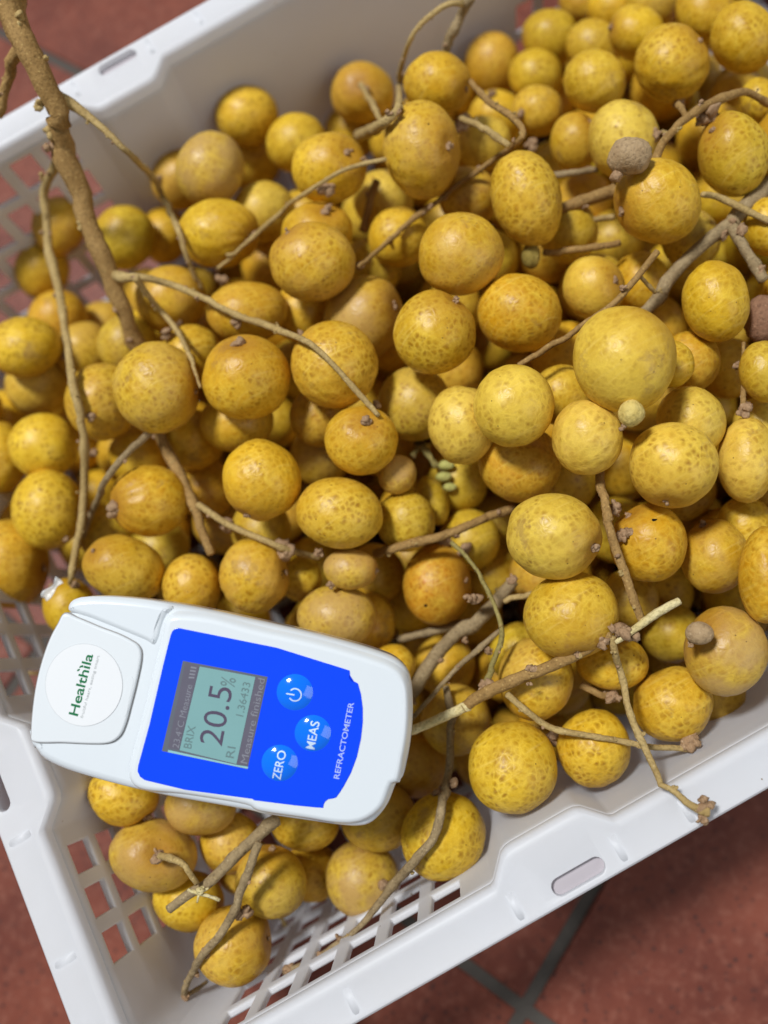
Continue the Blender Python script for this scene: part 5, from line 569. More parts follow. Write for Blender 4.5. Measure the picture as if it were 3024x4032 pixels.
 [[64.1,192.2,-22.0,2.1],[63.0,191.4,-22.4,2.1],[61.9,190.7,-22.8,2.1],[60.8,189.9,-23.2,2.1],[59.5,189.0,-23.6,2.1],[58.2,187.8,-24.2,2.1],[56.6,186.3,-24.8,2.1],[54.9,184.6,-25.6,2.1],[53.1,182.7,-26.4,2.2],[51.2,180.8,-27.2,2.2],[49.4,179.0,-28.0,2.3]],
 [],
 []),
('undeveloped_fruit','grey-brown shrivelled fruitlet in front of a pale longan on the upper right','bud','bud_b',
 [],
 [],
 [[127.4,122.1,22.0,6.4,'bb']]),
('undeveloped_fruit','small yellowish round bud below the biggest longan','bud','bud_y',
 [],
 [],
 [[77.3,46.0,29.0,3.9,'by']]),
('undeveloped_fruit','brown shrivelled bud dangling over the tan longan at right','bud','bud_b',
 [],
 [],
 [[64.0,-18.2,8.0,3.6,'bb']]),
('undeveloped_fruit','greenish brown leaf-shaped fruitlet under the egg-shaped longan','bud','bud_g',
 [],
 [],
 [[93.7,124.2,-10.0,4.8,'bg']]),
('undeveloped_fruit','rough reddish brown dried fruitlet at the right edge of the heap','bud','bud_r',
 [],
 [],
 [[142.3,58.3,-2.0,6.5,'br']]),
('undeveloped_fruit','upper of three tiny pale green buds in the dark central gap','bud','bud_p',
 [],
 [],
 [[29.7,77.2,-34.0,2.5,'bp']]),
('undeveloped_fruit','middle of three tiny pale green buds in the dark central gap','bud','bud_p',
 [],
 [],
 [[26.4,73.9,-34.0,2.5,'bp']]),
('undeveloped_fruit','lowest of three tiny pale green buds in the dark central gap','bud','bud_p',
 [],
 [],
 [[26.7,69.6,-36.0,2.1,'bp']]),
]
FILM=[-115.1, 101.2, -4.0]
BURIED=[[104.6,-37.9,-10.1,13.8],[129.6,-15.5,-10.9,13.9],[142.5,13.1,-14.2,12.6],[155.2,38.2,-14.9,14.5],[167.8,62.8,-12.5,14.4],[195.8,79.6,-11.9,14.4],[197.0,113.7,-11.1,13.8],[223.3,127.8,-11.3,13.6],[233.5,191.4,-14.2,14.0],[247.6,140.0,-12.9,12.7],[248.8,165.7,-14.5,14.0],[220.7,104.2,-22.7,13.6],[218.5,232.1,-26.6,13.3],[-131.7,204.3,-36.4,13.2],[232.0,131.8,-36.3,14.0],[236.4,204.4,-37.5,13.8],[51.2,92.7,-44.6,12.9],[232.5,247.9,-45.2,13.9],[247.7,154.5,-42.8,13.7],[76.3,75.2,-53.4,13.1],[90.5,116.7,-51.7,12.7],[131.9,25.6,-51.3,13.6],[156.2,37.0,-51.5,14.3],[170.6,139.1,-53.4,12.7],[-63.0,178.5,-62.5,12.7],[-53.8,154.4,-59.4,13.0],[-27.2,169.0,-61.7,14.2],[2.3,182.6,-62.0,14.5],[36.6,191.2,-62.5,14.2],[53.2,1.1,-61.4,13.5],[88.6,208.8,-58.7,12.6],[104.9,87.5,-61.7,13.3],[118.8,180.1,-61.2,14.3],[132.6,1.5,-61.3,14.0],[-25.2,195.1,-65.8,12.8],[-15.3,89.5,-65.5,13.1],[-10.4,118.6,-70.2,12.8],[10.5,78.5,-69.1,13.2],[41.8,90.4,-67.5,13.2],[37.0,166.2,-66.2,12.5],[52.8,246.4,-69.3,12.6],[78.9,-26.4,-69.8,12.9],[104.3,126.5,-71.0,12.7],[114.5,245.4,-70.3,12.8],[129.9,113.4,-68.5,14.1],[235.2,141.4,-65.0,13.5],[233.7,209.9,-67.3,14.3],[-91.8,128.9,-78.8,13.0],[-89.9,204.6,-73.1,13.3],[-52.5,217.3,-77.4,13.9],[-10.3,209.2,-78.8,13.0],[-1.1,248.8,-76.9,14.3],[40.9,127.0,-74.8,14.3],[49.8,-16.5,-78.9,12.7],[50.4,23.3,-74.8,14.0],[65.5,51.6,-73.3,12.9],[67.3,102.1,-75.6,13.7],[64.8,156.0,-78.8,12.8],[90.2,24.2,-77.3,13.9],[105.4,64.8,-78.4,14.0],[101.5,156.8,-76.5,13.0],[103.9,221.4,-77.8,12.8],[119.6,35.3,-79.0,12.9],[145.2,39.0,-76.3,14.0],[145.7,87.9,-75.8,13.8],[171.1,53.3,-74.3,13.6],[168.8,105.7,-76.0,14.0],[171.1,193.9,-77.4,14.4],[168.0,221.2,-78.2,13.1],[181.5,141.2,-76.8,13.6],[235.6,245.7,-73.0,14.0],[-64.1,152.1,-82.8,13.4],[-65.8,192.6,-83.5,13.0],[-41.0,130.0,-86.5,13.8],[-39.0,179.6,-82.0,12.5],[-28.5,53.7,-85.5,13.6],[-28.9,155.7,-83.9,13.6],[-2.1,140.4,-84.5,13.3],[13.1,166.3,-83.6,13.2],[13.3,194.5,-86.9,12.6],[14.8,222.0,-86.3,12.8],[27.2,246.5,-85.7,14.3],[38.2,207.5,-84.5,13.5],[92.7,195.1,-86.2,14.1],[103.9,-25.4,-83.6,13.5],[114.9,-0.3,-84.1,14.4],[129.4,144.8,-84.8,14.1],[128.5,206.5,-84.7,14.3],[143.5,11.0,-83.7,12.9],[157.7,130.8,-81.9,13.9],[153.1,167.3,-85.8,12.6],[208.6,140.8,-83.5,14.4],[209.7,247.6,-86.5,13.0],[-117.8,222.7,-90.4,13.1],[-93.3,104.7,-93.2,14.2],[-50.7,100.3,-93.0,12.7],[-24.3,91.8,-92.0,13.5],[-11.8,183.3,-91.2,13.6],[2.6,92.2,-94.6,13.0],[15.7,115.0,-90.1,13.8],[28.7,1.7,-94.0,13.8],[23.2,140.4,-91.5,13.6],[36.2,35.9,-91.6,12.8],[41.8,178.1,-91.2,12.8],[66.8,-1.9,-89.6,13.2],[64.9,221.4,-90.6,14.3],[62.2,248.7,-93.4,14.2],[91.4,-0.4,-95.0,13.3],[93.4,244.4,-93.4,12.6],[129.8,169.8,-92.6,13.0],[179.8,244.1,-91.4,12.5],[194.5,192.4,-90.2,13.5],[222.0,169.7,-91.4,13.8],[231.3,130.2,-91.1,13.6],[231.3,222.7,-91.9,13.5],[-117.4,246.3,-99.1,12.8],[-104.7,140.9,-98.3,13.2],[-93.9,178.4,-102.3,13.9],[-78.1,140.1,-99.2,13.0],[-51.3,61.3,-102.4,12.8],[-25.0,116.1,-101.9,13.0],[27.4,62.1,-98.9,12.8],[77.4,-26.4,-99.6,13.4],[182.7,219.6,-100.5,14.2],[244.2,244.6,-101.7,13.7],[-92.2,249.0,-110.2,12.8],[-65.1,92.6,-110.3,12.7],[-64.2,117.9,-106.5,13.7],[-26.9,247.7,-107.3,12.7],[13.3,40.6,-105.2,14.0],[197.0,245.1,-109.2,14.1],[-119.4,192.2,-116.0,12.9],[-117.7,220.8,-118.1,12.9],[-106.0,113.3,-118.4,13.5],[-88.9,92.3,-117.0,13.0],[-26.1,14.4,-113.6,12.9],[-23.9,50.5,-114.6,12.5],[11.5,63.2,-117.0,13.0],[54.0,71.0,-51.6,13.0],[105.6,3.8,-49.3,11.5],[148.0,-14.0,-51.5,12.9],[166.0,-0.6,-53.0,12.7],[178.1,17.1,-50.3,12.4],[177.5,55.5,-47.3,11.6],[207.5,58.4,-52.7,11.2],[79.1,99.3,-57.2,11.5],[110.5,209.2,-57.0,12.4],[150.3,57.9,-60.7,11.3],[193.5,28.5,-57.8,11.6],[217.6,74.3,-60.6,12.1],[235.1,87.4,-61.3,12.4],[248.8,111.9,-59.1,11.2],[108.3,15.7,-68.6,11.6],[121.2,-27.9,-70.6,12.1],[123.8,69.6,-65.2,12.9],[149.8,-26.8,-68.8,11.7],[180.7,1.6,-68.5,11.7],[193.1,56.7,-67.1,12.7],[10.6,-28.4,-75.4,11.7],[9.5,0.3,-77.4,11.8],[65.4,72.2,-77.7,11.2],[82.6,86.2,-78.9,11.3],[94.8,102.7,-74.0,11.7],[133.1,253.1,-77.7,11.4],[166.5,-13.4,-78.6,11.1],[164.7,17.5,-78.1,12.7],[164.9,74.6,-77.9,11.6],[203.5,31.8,-75.6,12.5],[218.9,45.6,-79.2,11.6],[231.5,69.6,-76.9,13.0],[233.6,99.6,-79.5,11.4],[249.0,153.4,-77.5,11.9],[39.3,156.3,-86.8,12.4],[50.9,87.1,-86.8,12.1],[66.1,32.1,-88.8,12.5],[82.8,43.9,-85.1,11.4],[120.9,85.1,-85.9,11.3],[138.2,-13.9,-87.2,12.2],[133.9,56.9,-83.8,11.7],[180.4,30.9,-87.6,12.3],[245.1,86.0,-88.4,11.2],[248.0,113.7,-85.2,11.6],[-87.5,213.8,-95.2,12.7],[-71.9,171.3,-94.1,11.6],[-47.5,199.1,-93.4,11.7],[51.2,56.2,-93.0,12.0],[52.3,115.0,-94.7,11.4],[50.6,139.4,-92.6,11.4],[68.3,84.9,-97.4,11.7],[82.6,100.3,-95.2,11.9],[77.9,143.4,-96.7,11.9],[91.1,72.5,-95.7,11.6],[95.7,170.3,-92.4,11.4],[105.4,28.1,-93.3,11.6],[106.2,100.4,-92.1,12.8],[108.9,126.0,-93.1,12.5],[105.3,212.4,-97.3,12.3],[135.6,29.3,-94.2,12.3],[137.3,72.5,-97.3,12.1],[133.1,99.0,-96.2,11.6],[152.7,200.8,-95.7,12.7],[164.4,-27.1,-96.8,12.3],[163.3,-0.7,-97.4,11.5],[162.3,44.2,-97.2,12.3],[166.9,86.5,-95.5,11.9],[191.0,-9.0,-96.8,11.1],[194.4,58.7,-93.6,12.3],[191.4,97.4,-93.4,12.8],[204.6,17.3,-97.9,12.2],[222.5,57.4,-96.6,11.8],[222.8,84.5,-92.4,12.1],[235.9,153.6,-96.8,11.0],[-72.6,195.5,-105.9,13.0],[-57.9,228.1,-105.0,11.2],[-44.8,144.1,-102.8,11.3],[-45.1,171.0,-101.3,12.4],[-34.3,211.9,-104.7,12.6],[-20.2,73.0,-106.4,12.3],[-20.3,143.9,-106.4,11.9],[-5.4,167.0,-105.9,11.4],[-3.1,199.8,-106.5,12.5],[7.9,18.7,-105.4,11.5],[23.7,83.3,-105.0,12.2],[25.1,156.4,-106.9,12.3],[25.0,181.8,-104.7,12.8],[24.4,209.2,-101.4,11.3],[40.9,17.6,-105.0,11.2],[39.4,97.5,-103.3,11.7],[39.4,228.3,-106.2,11.4],[50.4,157.9,-106.8,12.5],[54.7,196.6,-106.1,11.6],[65.7,16.1,-105.1,12.8],[64.9,127.7,-103.5,11.2],[80.6,30.9,-103.6,11.7],[81.4,185.2,-106.7,11.6],[80.7,213.6,-105.3,11.9],[93.7,115.7,-105.7,12.5],[95.3,139.1,-106.5,11.8],[109.1,-12.2,-102.5,11.7],[105.7,60.4,-105.4,11.2],[110.6,86.4,-106.2,11.2],[107.6,157.3,-103.5,11.7],[109.2,186.1,-103.3,11.3],[123.3,-28.6,-104.4,12.8],[120.9,43.0,-104.4,11.6],[123.6,223.5,-105.9,11.0],[134.3,4.6,-103.4,12.5],[134.2,127.1,-106.2,12.0],[151.0,101.0,-104.9,11.1],[148.6,144.4,-103.4,11.7],[164.7,128.1,-107.0,12.9],[166.8,169.0,-103.4,12.0],[176.5,16.9,-105.3,11.6],[180.6,113.8,-103.1,12.5],[189.6,141.5,-104.9,11.2],[204.5,116.1,-105.1,11.6],[205.9,156.3,-104.5,12.3],[205.1,214.9,-103.4,12.0],[218.7,32.4,-105.6,12.0],[220.4,239.1,-105.3,12.8],[245.2,59.7,-102.8,12.5],[245.3,99.2,-104.1,12.5],[-116.5,158.5,-114.9,12.4],[-87.3,153.6,-113.6,12.6],[-90.5,224.6,-113.6,12.4],[-61.1,155.2,-112.8,12.5],[-43.7,84.2,-114.3,11.1],[-17.5,98.5,-112.4,11.7],[-19.4,183.8,-114.3,11.1],[-20.8,223.9,-115.1,11.8],[-1.7,112.4,-111.4,12.5],[12.7,128.3,-111.7,11.8],[10.1,214.1,-115.0,12.2],[21.7,-12.9,-112.2,11.7],[39.6,44.5,-114.2,11.6],[35.4,130.6,-115.7,11.4],[50.0,0.8,-114.8,12.3],[50.0,71.8,-110.9,12.9],[68.1,45.4,-111.8,11.6],[63.8,98.7,-115.7,13.0],[65.7,171.4,-115.2,12.7],[64.7,227.8,-115.3,11.6],[81.6,2.3,-115.4,11.2],[81.3,69.8,-114.8,11.1],[78.7,154.5,-114.3,11.2],[82.8,242.8,-115.1,11.9],[110.9,18.6,-115.1,12.9],[106.2,224.7,-115.1,11.1],[110.6,253.4,-114.6,12.0],[121.3,111.6,-110.2,12.1],[120.5,143.0,-110.6,11.9],[134.1,28.0,-115.9,11.2],[136.9,56.5,-113.8,12.6],[138.0,84.7,-115.6,11.5],[137.2,171.5,-113.7,12.6],[135.2,198.7,-113.5,11.6],[135.2,254.7,-112.8,11.0],[147.3,-25.4,-110.9,12.5],[150.3,213.3,-114.9,11.7],[163.0,-10.6,-115.7,12.6],[163.0,31.7,-116.0,12.0],[164.2,60.2,-115.9,12.0],[166.8,253.2,-114.9,11.3],[177.2,-27.9,-115.6,12.6],[180.2,45.2,-110.9,12.5],[179.7,83.8,-114.1,12.4],[177.2,186.2,-110.7,11.7],[194.0,2.1,-112.5,11.7],[206.5,56.2,-111.1,11.5],[205.2,87.1,-111.9,12.1],[205.3,182.8,-114.0,11.8],[219.8,71.9,-114.0,12.4],[222.7,102.8,-115.7,11.7],[222.7,143.2,-111.0,11.9],[234.5,46.3,-115.4,12.0],[233.3,169.7,-111.0,12.1],[245.4,127.1,-114.1,12.0],[249.6,153.8,-113.9,12.2]]

# ------------------------------------------------------------------ floor of red tiles
fl = mesh('floor', [(-3, -3, 0), (3, -3, 0), (3, 3, 0), (-3, 3, 0)], [(0, 1, 2, 3)], MGROUT, loc=(0, 0, -0.1312), smooth=False); tag(fl, kind='structure')
TA = math.radians(28); tu = Vector((math.cos(TA), math.sin(TA), 0)); tv = Vector((-math.sin(TA), math.cos(TA), 0)); TS = 0.289; G2 = 0.00285
th = TS / 2 - G2; tverts = [(sx * a, sy * a, z) for a, z in ((th, -0.004), (th, -0.0008), (th - 0.0009, 0.0)) for sx, sy in ((-1, -1), (1, -1), (1, 1), (-1, 1))]
tf = [(8, 9, 10, 11)] + [(k * 4 + i, k * 4 + (i + 1) % 4, (k + 1) * 4 + (i + 1) % 4, (k + 1) * 4 + i) for k in range(2) for i in range(4)]
tme = None
for i in range(-4, 5):
    for j in range(-4, 5):
        c = tu * (-0.108 + TS * (i + 0.5)) + tv * (-0.0875 + TS * (j + 0.5))
        if tme is None:
            t = mesh('tile', tverts, tf, MTI, fl, smooth=False); tme = t.data
        else:
            t = bpy.data.objects.new('tile', tme); COL.objects.link(t); t.parent = fl
        t.location = (c.x, c.y, 0.0012 + random.uniform(-0.0003, 0.0003)); t.rotation_euler = (0, 0, TA)

# ------------------------------------------------------------------ the plastic crate
crate = empty('plastic_crate', (0, 0, -0.128)); tag(crate, 'white milky plastic crate with square holes, heaped with longans', 'crate')
CL = -crate.location
X0, X1, Y0, Y1, CR = -148.0, 338.0, -52.5, 276.5, 17.0
DR = 0.10; TH = 2.6; RIMW = 13.5
ZSHORT = [-5.5, -10, -21.5, -26, -37.5, -42, -53.5, -58, -69.5, -74, -85.5, -90, -101.5, -124]
ZLONG = [-5.5, -9, -24, -28.5, -43.5, -48, -63, -67.5, -82.5, -87, -102, -124]
HOLEROW = [1, 3, 5, 7, 9, 11]
def side(a, b, bumps, holes):
    """breakpoints along a side from a to b: list of (s, inward bump depth), and the hole spans"""
    pts = {a: 0.0, b: 0.0}
    for c0 in bumps:
        for s, d in ((-21.5, 0), (-20, 0.6), (-14, 6.6), (-12, 7.4), (-10, 7.6), (10, 7.6), (12, 7.4), (14, 6.6), (20, 0.6), (21.5, 0)): pts[c0 + s] = d
    for h0, h1, _ in holes: pts.setdefault(h0, 0.0); pts.setdefault(h1, 0.0)
    return sorted(pts.items())
longh = [(-126 + 15.4 * k, -115.6 + 15.4 * k, 0) for k in range(6)] + [(178 + 15.4 * k, 188.4 + 15.4 * k, 3) for k in range(4)]
shorth = [(-18.5 + 15 * k, -8.5 + 15 * k, 0) for k in range(3)] + [(77 + 15 * k, 87 + 15 * k, 0) for k in range(5)] + [(-18.5 + 15 * k + 222.5, -8.5 + 15 * k + 222.5, 0) for k in range(3)]
SIDES = []
def arc(cx, cy, a0):
    return [(cx + CR * math.cos(math.radians(a0 + t)), cy + CR * math.sin(math.radians(a0 + t)), math.cos(math.radians(a0 + t)), math.sin(math.radians(a0 + t))) for t in (9, 18, 27, 36, 45, 54, 63, 72, 81)]
# every entry: (bumped x, y, base x, y, outward nx, ny, hole start row or None for the span to the next point)
def build_side(kind):
    out = []
    if kind in ('near', 'far'):
        br = side(X0 + CR, X1 - CR, [-6.5, 270], longh); hs = {round(h[0], 3): h[2] for h in longh}
        for s, d in br:
            y, n = (Y0, -1) if kind == 'near' else (Y1, 1)
            out.append([s, y - n * d, s, y, 0, n, hs.get(round(s, 3))])
    else:
        br = side(Y0 + CR, Y1 - CR, [49, 175], shorth); hs = {round(h[0], 3): h[2] for h in shorth}
        for s, d in br:
            x, n = (X0, -1) if kind == 'left' else (X1, 1)
            out.append([x - n * d, s, x, s, n, 0, hs.get(round(s, 3))])
    return out
def flip(seq):
    """reverse the running direction, keeping hole flags on their span"""
    r = [list(p) for p in reversed(seq)]; fl_ = [p[6] for p in seq]
    for i in range(len(r) - 1): r[i][6] = fl_[len(seq) - 2 - i]
    r[-1][6] = None; return r
near = build_side('near'); right = build_side('right'); far = flip(build_side('far')); left = flip(build_side('left'))
def corner(cx, cy, a0): return [[x, y, x, y, nx, ny, None] for x, y, nx, ny in arc(cx, cy, a0)]
cBR = corner(X1 - CR, Y0 + CR, 270); cTR = corner(X1 - CR, Y1 - CR, 0); cTL = corner(X0 + CR, Y1 - CR, 90); cBL = corner(X0 + CR, Y0 + CR, 180)
for q in (near, right, far, left): q[-1][6] = None
RING = near + cBR + right + cTR + far + cTL + left + cBL
def wall(name, seq, ZB):
    V = []; Fc = []; n = len(seq); m = len(ZB)
    for p in seq:
        for z in ZB:
            k = DR * (-z); V.append(Vector((p[0] - p[4] * k, p[1] - p[5] * k, z)))
    for p in seq:
        for z in ZB:
            k = DR * (-z) - TH; V.append(Vector((p[0] - p[4] * k, p[1] - p[5] * k, z)))
    I = lambda i, j: i * m + j
    O = lambda i, j: n * m + i * m + j
    def solid(i, j):
        if i < 0 or i >= n - 1 or j < 0 or j >= m - 1: return False
        h = seq[i][6]
        return not (h is not None and j in HOLEROW and HOLEROW.index(j) >= h)
    for i in range(n - 1):
        for j in range(m - 1):
            if not solid(i, j): continue
            Fc.append((I(i, j), I(i + 1, j), I(i + 1, j + 1), I(i, j + 1))); Fc.append((O(i, j + 1), O(i + 1, j + 1), O(i + 1, j), O(i, j)))
            if i > 0 and not solid(i - 1, j): Fc.append((I(i, j), I(i, j + 1), O(i, j + 1), O(i, j)))
            if i < n - 2 and not solid(i + 1, j): Fc.append((I(i + 1, j + 1), I(i + 1, j), O(i + 1, j), O(i + 1, j + 1)))
            if not solid(i, j - 1): Fc.append((I(i + 1, j), I(i, j), O(i, j), O(i + 1, j)))
            if not solid(i, j + 1): Fc.append((I(i, j + 1), I(i + 1, j + 1), O(i + 1, j + 1), O(i, j + 1)))
    o = mesh(name, [v * MM + CL for v in V], Fc, MPL, crate); fixn(o); bevel(o, 0.0007, 2, 50); return o
wall('wall', cBL[4:] + near + cBR[:5], ZLONG); wall('wall', cBR[4:] + right + cTR[:5], ZSHORT); wall('wall', cTR[4:] + far + cTL[:5], ZLONG); wall('wall', cTL[4:] + left + cBL[:5], ZSHORT)
# rim: loft from the inner edge (with the post bumps) to the straight outer edge
def rim():
    prof = [('i', -0.35, -7.0), ('i', -0.45, -2.2), ('i', 0.1, -0.8), ('i', 1.3, 0.0), ('i', 3.0, 0.0), ('i', 4.6, -0.45), ('o', -3.0, -0.45), ('o', -1.7, -0.1), ('o', -0.8, 0.0), ('o', -0.1, -0.7), ('o', 0.15, -2.0),
            ('o', 0.9, -15.0), ('o', -1.2, -15.0), ('o', -2.0, -4.0), ('i', 3.2, -4.0), ('i', 2.8, -7.0)]
    V = []; Fc = []; n = len(RING); m = len(prof)
    for p in RING:
        ib = Vector((p[0], p[1])); ob = Vector((p[2] + p[4] * RIMW, p[3] + p[5] * RIMW)); nn = Vector((p[4], p[5]))
        for w_, d, z in prof:
            q = (ib if w_ == 'i' else ob) + nn * d; V.append(Vector((q.x, q.y, z)) * MM + CL)
    for i in range(n):
        for j in range(m):
            a, b = i, (i + 1) % n; c, d = j, (j + 1) % m
            Fc.append((a * m + c, b * m + c, b * m + d, a * m + d))
    o = mesh('rim', V, Fc, MPL, crate); fixn(o)
    # stacking slots cut right through the rim
    cv = []; cf = []
    for cx, cy, ang in ((-3.5, -61.2, 0), (-3.5, 285.2, 0), (-156.6, 49, 90), (-156.6, 175, 90), (270, -61.2, 0), (270, 285.2, 0)):
        b0 = len(cv); prf = [(6.2 * s + 2.6 * math.cos(t), 2.6 * math.sin(t)) for s, t0 in ((1, -90), (-1, 90)) for t in [math.radians(t0 + 180 * k / 8) for k in range(9)]]
        ca, sa = math.cos(math.radians(ang)), math.sin(math.radians(ang)); N = len(prf)
        for z in (-9, 4):
            for x, y in prf: cv.append(Vector((cx + x * ca - y * sa, cy + x * sa + y * ca, z)) * MM + CL)
        cf += [tuple(b0 + i for i in reversed(range(N))), tuple(b0 + N + i for i in range(N))] + [(b0 + i, b0 + (i + 1) % N, b0 + N + (i + 1) % N, b0 + N + i) for i in range(N)]
    cut = mesh('slot_cutter', cv, cf, None, crate); fixn(cut)
    bm_ = o.modifiers.new('slots', 'BOOLEAN'); bm_.operation = 'DIFFERENCE'; bm_.object = cut; bm_.solver = 'EXACT'
    bpy.context.view_layer.update()
    dg = bpy.context.evaluated_depsgraph_get(); me = bpy.data.meshes.new_from_object(o.evaluated_get(dg)); o.modifiers.clear(); o.data = me
    bpy.data.objects.remove(cut, do_unlink=True)
    me.polygons.foreach_set('use_smooth', [True] * len(me.polygons)); bevel(o, 0.0005, 2, 40)
rim()
def ribs():
    V = []; Fc = []
    spots = []
    for s in (-80, -24, 11, 34, 90, 150, 210, 292): spots += [(s, Y0, 0, -1), (s, Y1, 0, 1)]
    for s in (-10, 30, 68, 112, 156, 194, 235): spots += [(X0, s, -1, 0), (X1, s, 1, 0)]
    for x, y, nx, ny in spots:
        tx, ty = -ny, nx; b0 = len(V)
        for d in (3.4, RIMW - 1.6):
            for w_, z in ((-1.9, -0.7), (-0.6, -0.22), (0.6, -0.22), (1.9, -0.7)): V.append(Vector((x + nx * d + tx * w_, y + ny * d + ty * w_, z)) * MM + CL)
        Fc += [(b0, b0 + 1, b0 + 5, b0 + 4), (b0 + 1, b0 + 2, b0 + 6, b0 + 5), (b0 + 2, b0 + 3, b0 + 7, b0 + 6), (b0, b0 + 3, b0 + 2, b0 + 1), (b0 + 4, b0 + 5, b0 + 6, b0 + 7)]
    o = mesh('rim_ribs', V, Fc, MPL, crate); fixn(o); o['kind'] = 'stuff'
ribs()
g = NT('thin_web'); g.setp(Base_Color=(0.52, 0.475, 0.50), Roughness=0.25, Alpha=0.85); MWEB = g.m
for cx_, cy_ in ((-3.5, -61.2), (-3.5, 285.2)):
    prf = [(6.6 * s + 2.9 * math.cos(q_), 2.9 * math.sin(q_)) for s, t0 in ((1, -90), (-1, 90)) for q_ in [math.radians(t0 + 180 * k / 8) for k in range(9)]]
    nn_ = len(prf); mesh('slot_web', [Vector((cx_ + x, cy_ + y, z)) * MM + CL for z in (-3.6, -2.9) for x, y in prf], [tuple(range(nn_, 2 * nn_)), tuple(reversed(range(nn_)))] + [(i, (i + 1) % nn_, nn_ + (i + 1) % nn_, nn_ + i) for i in range(nn_)], MWEB, crate, smooth=False)
def base_grid():
    V = []; Fc = []
    def box(x0, x1, y0, y1, z0, z1):
        b = len(V); V.extend(Vector(p) * MM + CL for p in ((x0, y0, z0), (x1, y0, z0), (x1, y1, z0), (x0, y1, z0), (x0, y0, z1), (x1, y0, z1), (x1, y1, z1), (x0, y1, z1)))
        Fc.extend(tuple(b + i for i in f) for f in ((0, 3, 2, 1), (4, 5, 6, 7), (0, 1, 5, 4), (1, 2, 6, 5), (2, 3, 7, 6), (3, 0, 4, 7)))
    for k in range(32): box(X0 + 13.5 + 15 * k, X0 + 17.5 + 15 * k, Y0 + 12, Y1 - 12, -127, -124.2)
    for k in range(21): box(X0 + 12, X1 - 12, Y0 + 13.5 + 15 * k, Y0 + 17.5 + 15 * k, -127.4, -124.6)
    o = mesh('base_grid', V, Fc, MPL, crate, smooth=False); o['kind'] = 'stuff'
base_grid()

# ------------------------------------------------------------------ longans
def ico(sub):
    bm = bmesh.new(); bmesh.ops.create_icosphere(bm, subdivisions=sub, radius=1.0)
    v = np.array([x.co[:] for x in bm.verts]); f = [tuple(q.index for q in x.verts) for x in bm.faces]; bm.free(); return v, f
ICO = {3: ico(3), 4: ico(4), 5: ico(5), 2: ico(2)}
TINT = [(0.64, 0.370, 0.010), (0.53, 0.355, 0.012), (0.60, 0.305, 0.006), (0.53, 0.325, 0.055), (0.73, 0.485, 0.060), (0.47, 0.175, 0.005)]
def basis(d):
    d = np.array(d, float); d /= np.linalg.norm(d); a = np.cross(d, (0.31, 0.2, 0.93)); a /= np.linalg.norm(a); return d, a, np.cross(d, a)
def lobes(name, c, r, n, mat, parent, seed, spread=0.8, flat=None):
    """a little cluster of dry lobes: one mesh"""
    rg = np.random.default_rng(seed); v0, f0 = ICO[2]; V = []; Fc = []
    for k in range(n):
        d = rg.normal(size=3); d /= np.linalg.norm(d); rr = r * rg.uniform(0.35, 0.72)
        s = np.array([rg.uniform(.6, 1.5), rg.uniform(.6, 1.2), rg.uniform(.6, 1.2)])
        jit = 1 + 0.22 * np.sin(v0 @ rg.normal(size=3) * 4 + rg.uniform(0, 6)) + 0.12 * np.sin(v0 @ rg.normal(size=3) * 9)
        q = v0 * s * rr * jit[:, None] + d * r * spread * rg.uniform(.2, 1) * (0 if k == 0 else 1)
        b = len(V); V.extend(q); Fc.extend(tuple(i + b for i in t) for t in f0)
    return mesh(name, np.array(V) * MM, Fc, mat, parent, loc=Vector(c) * MM)
nfruit = 0
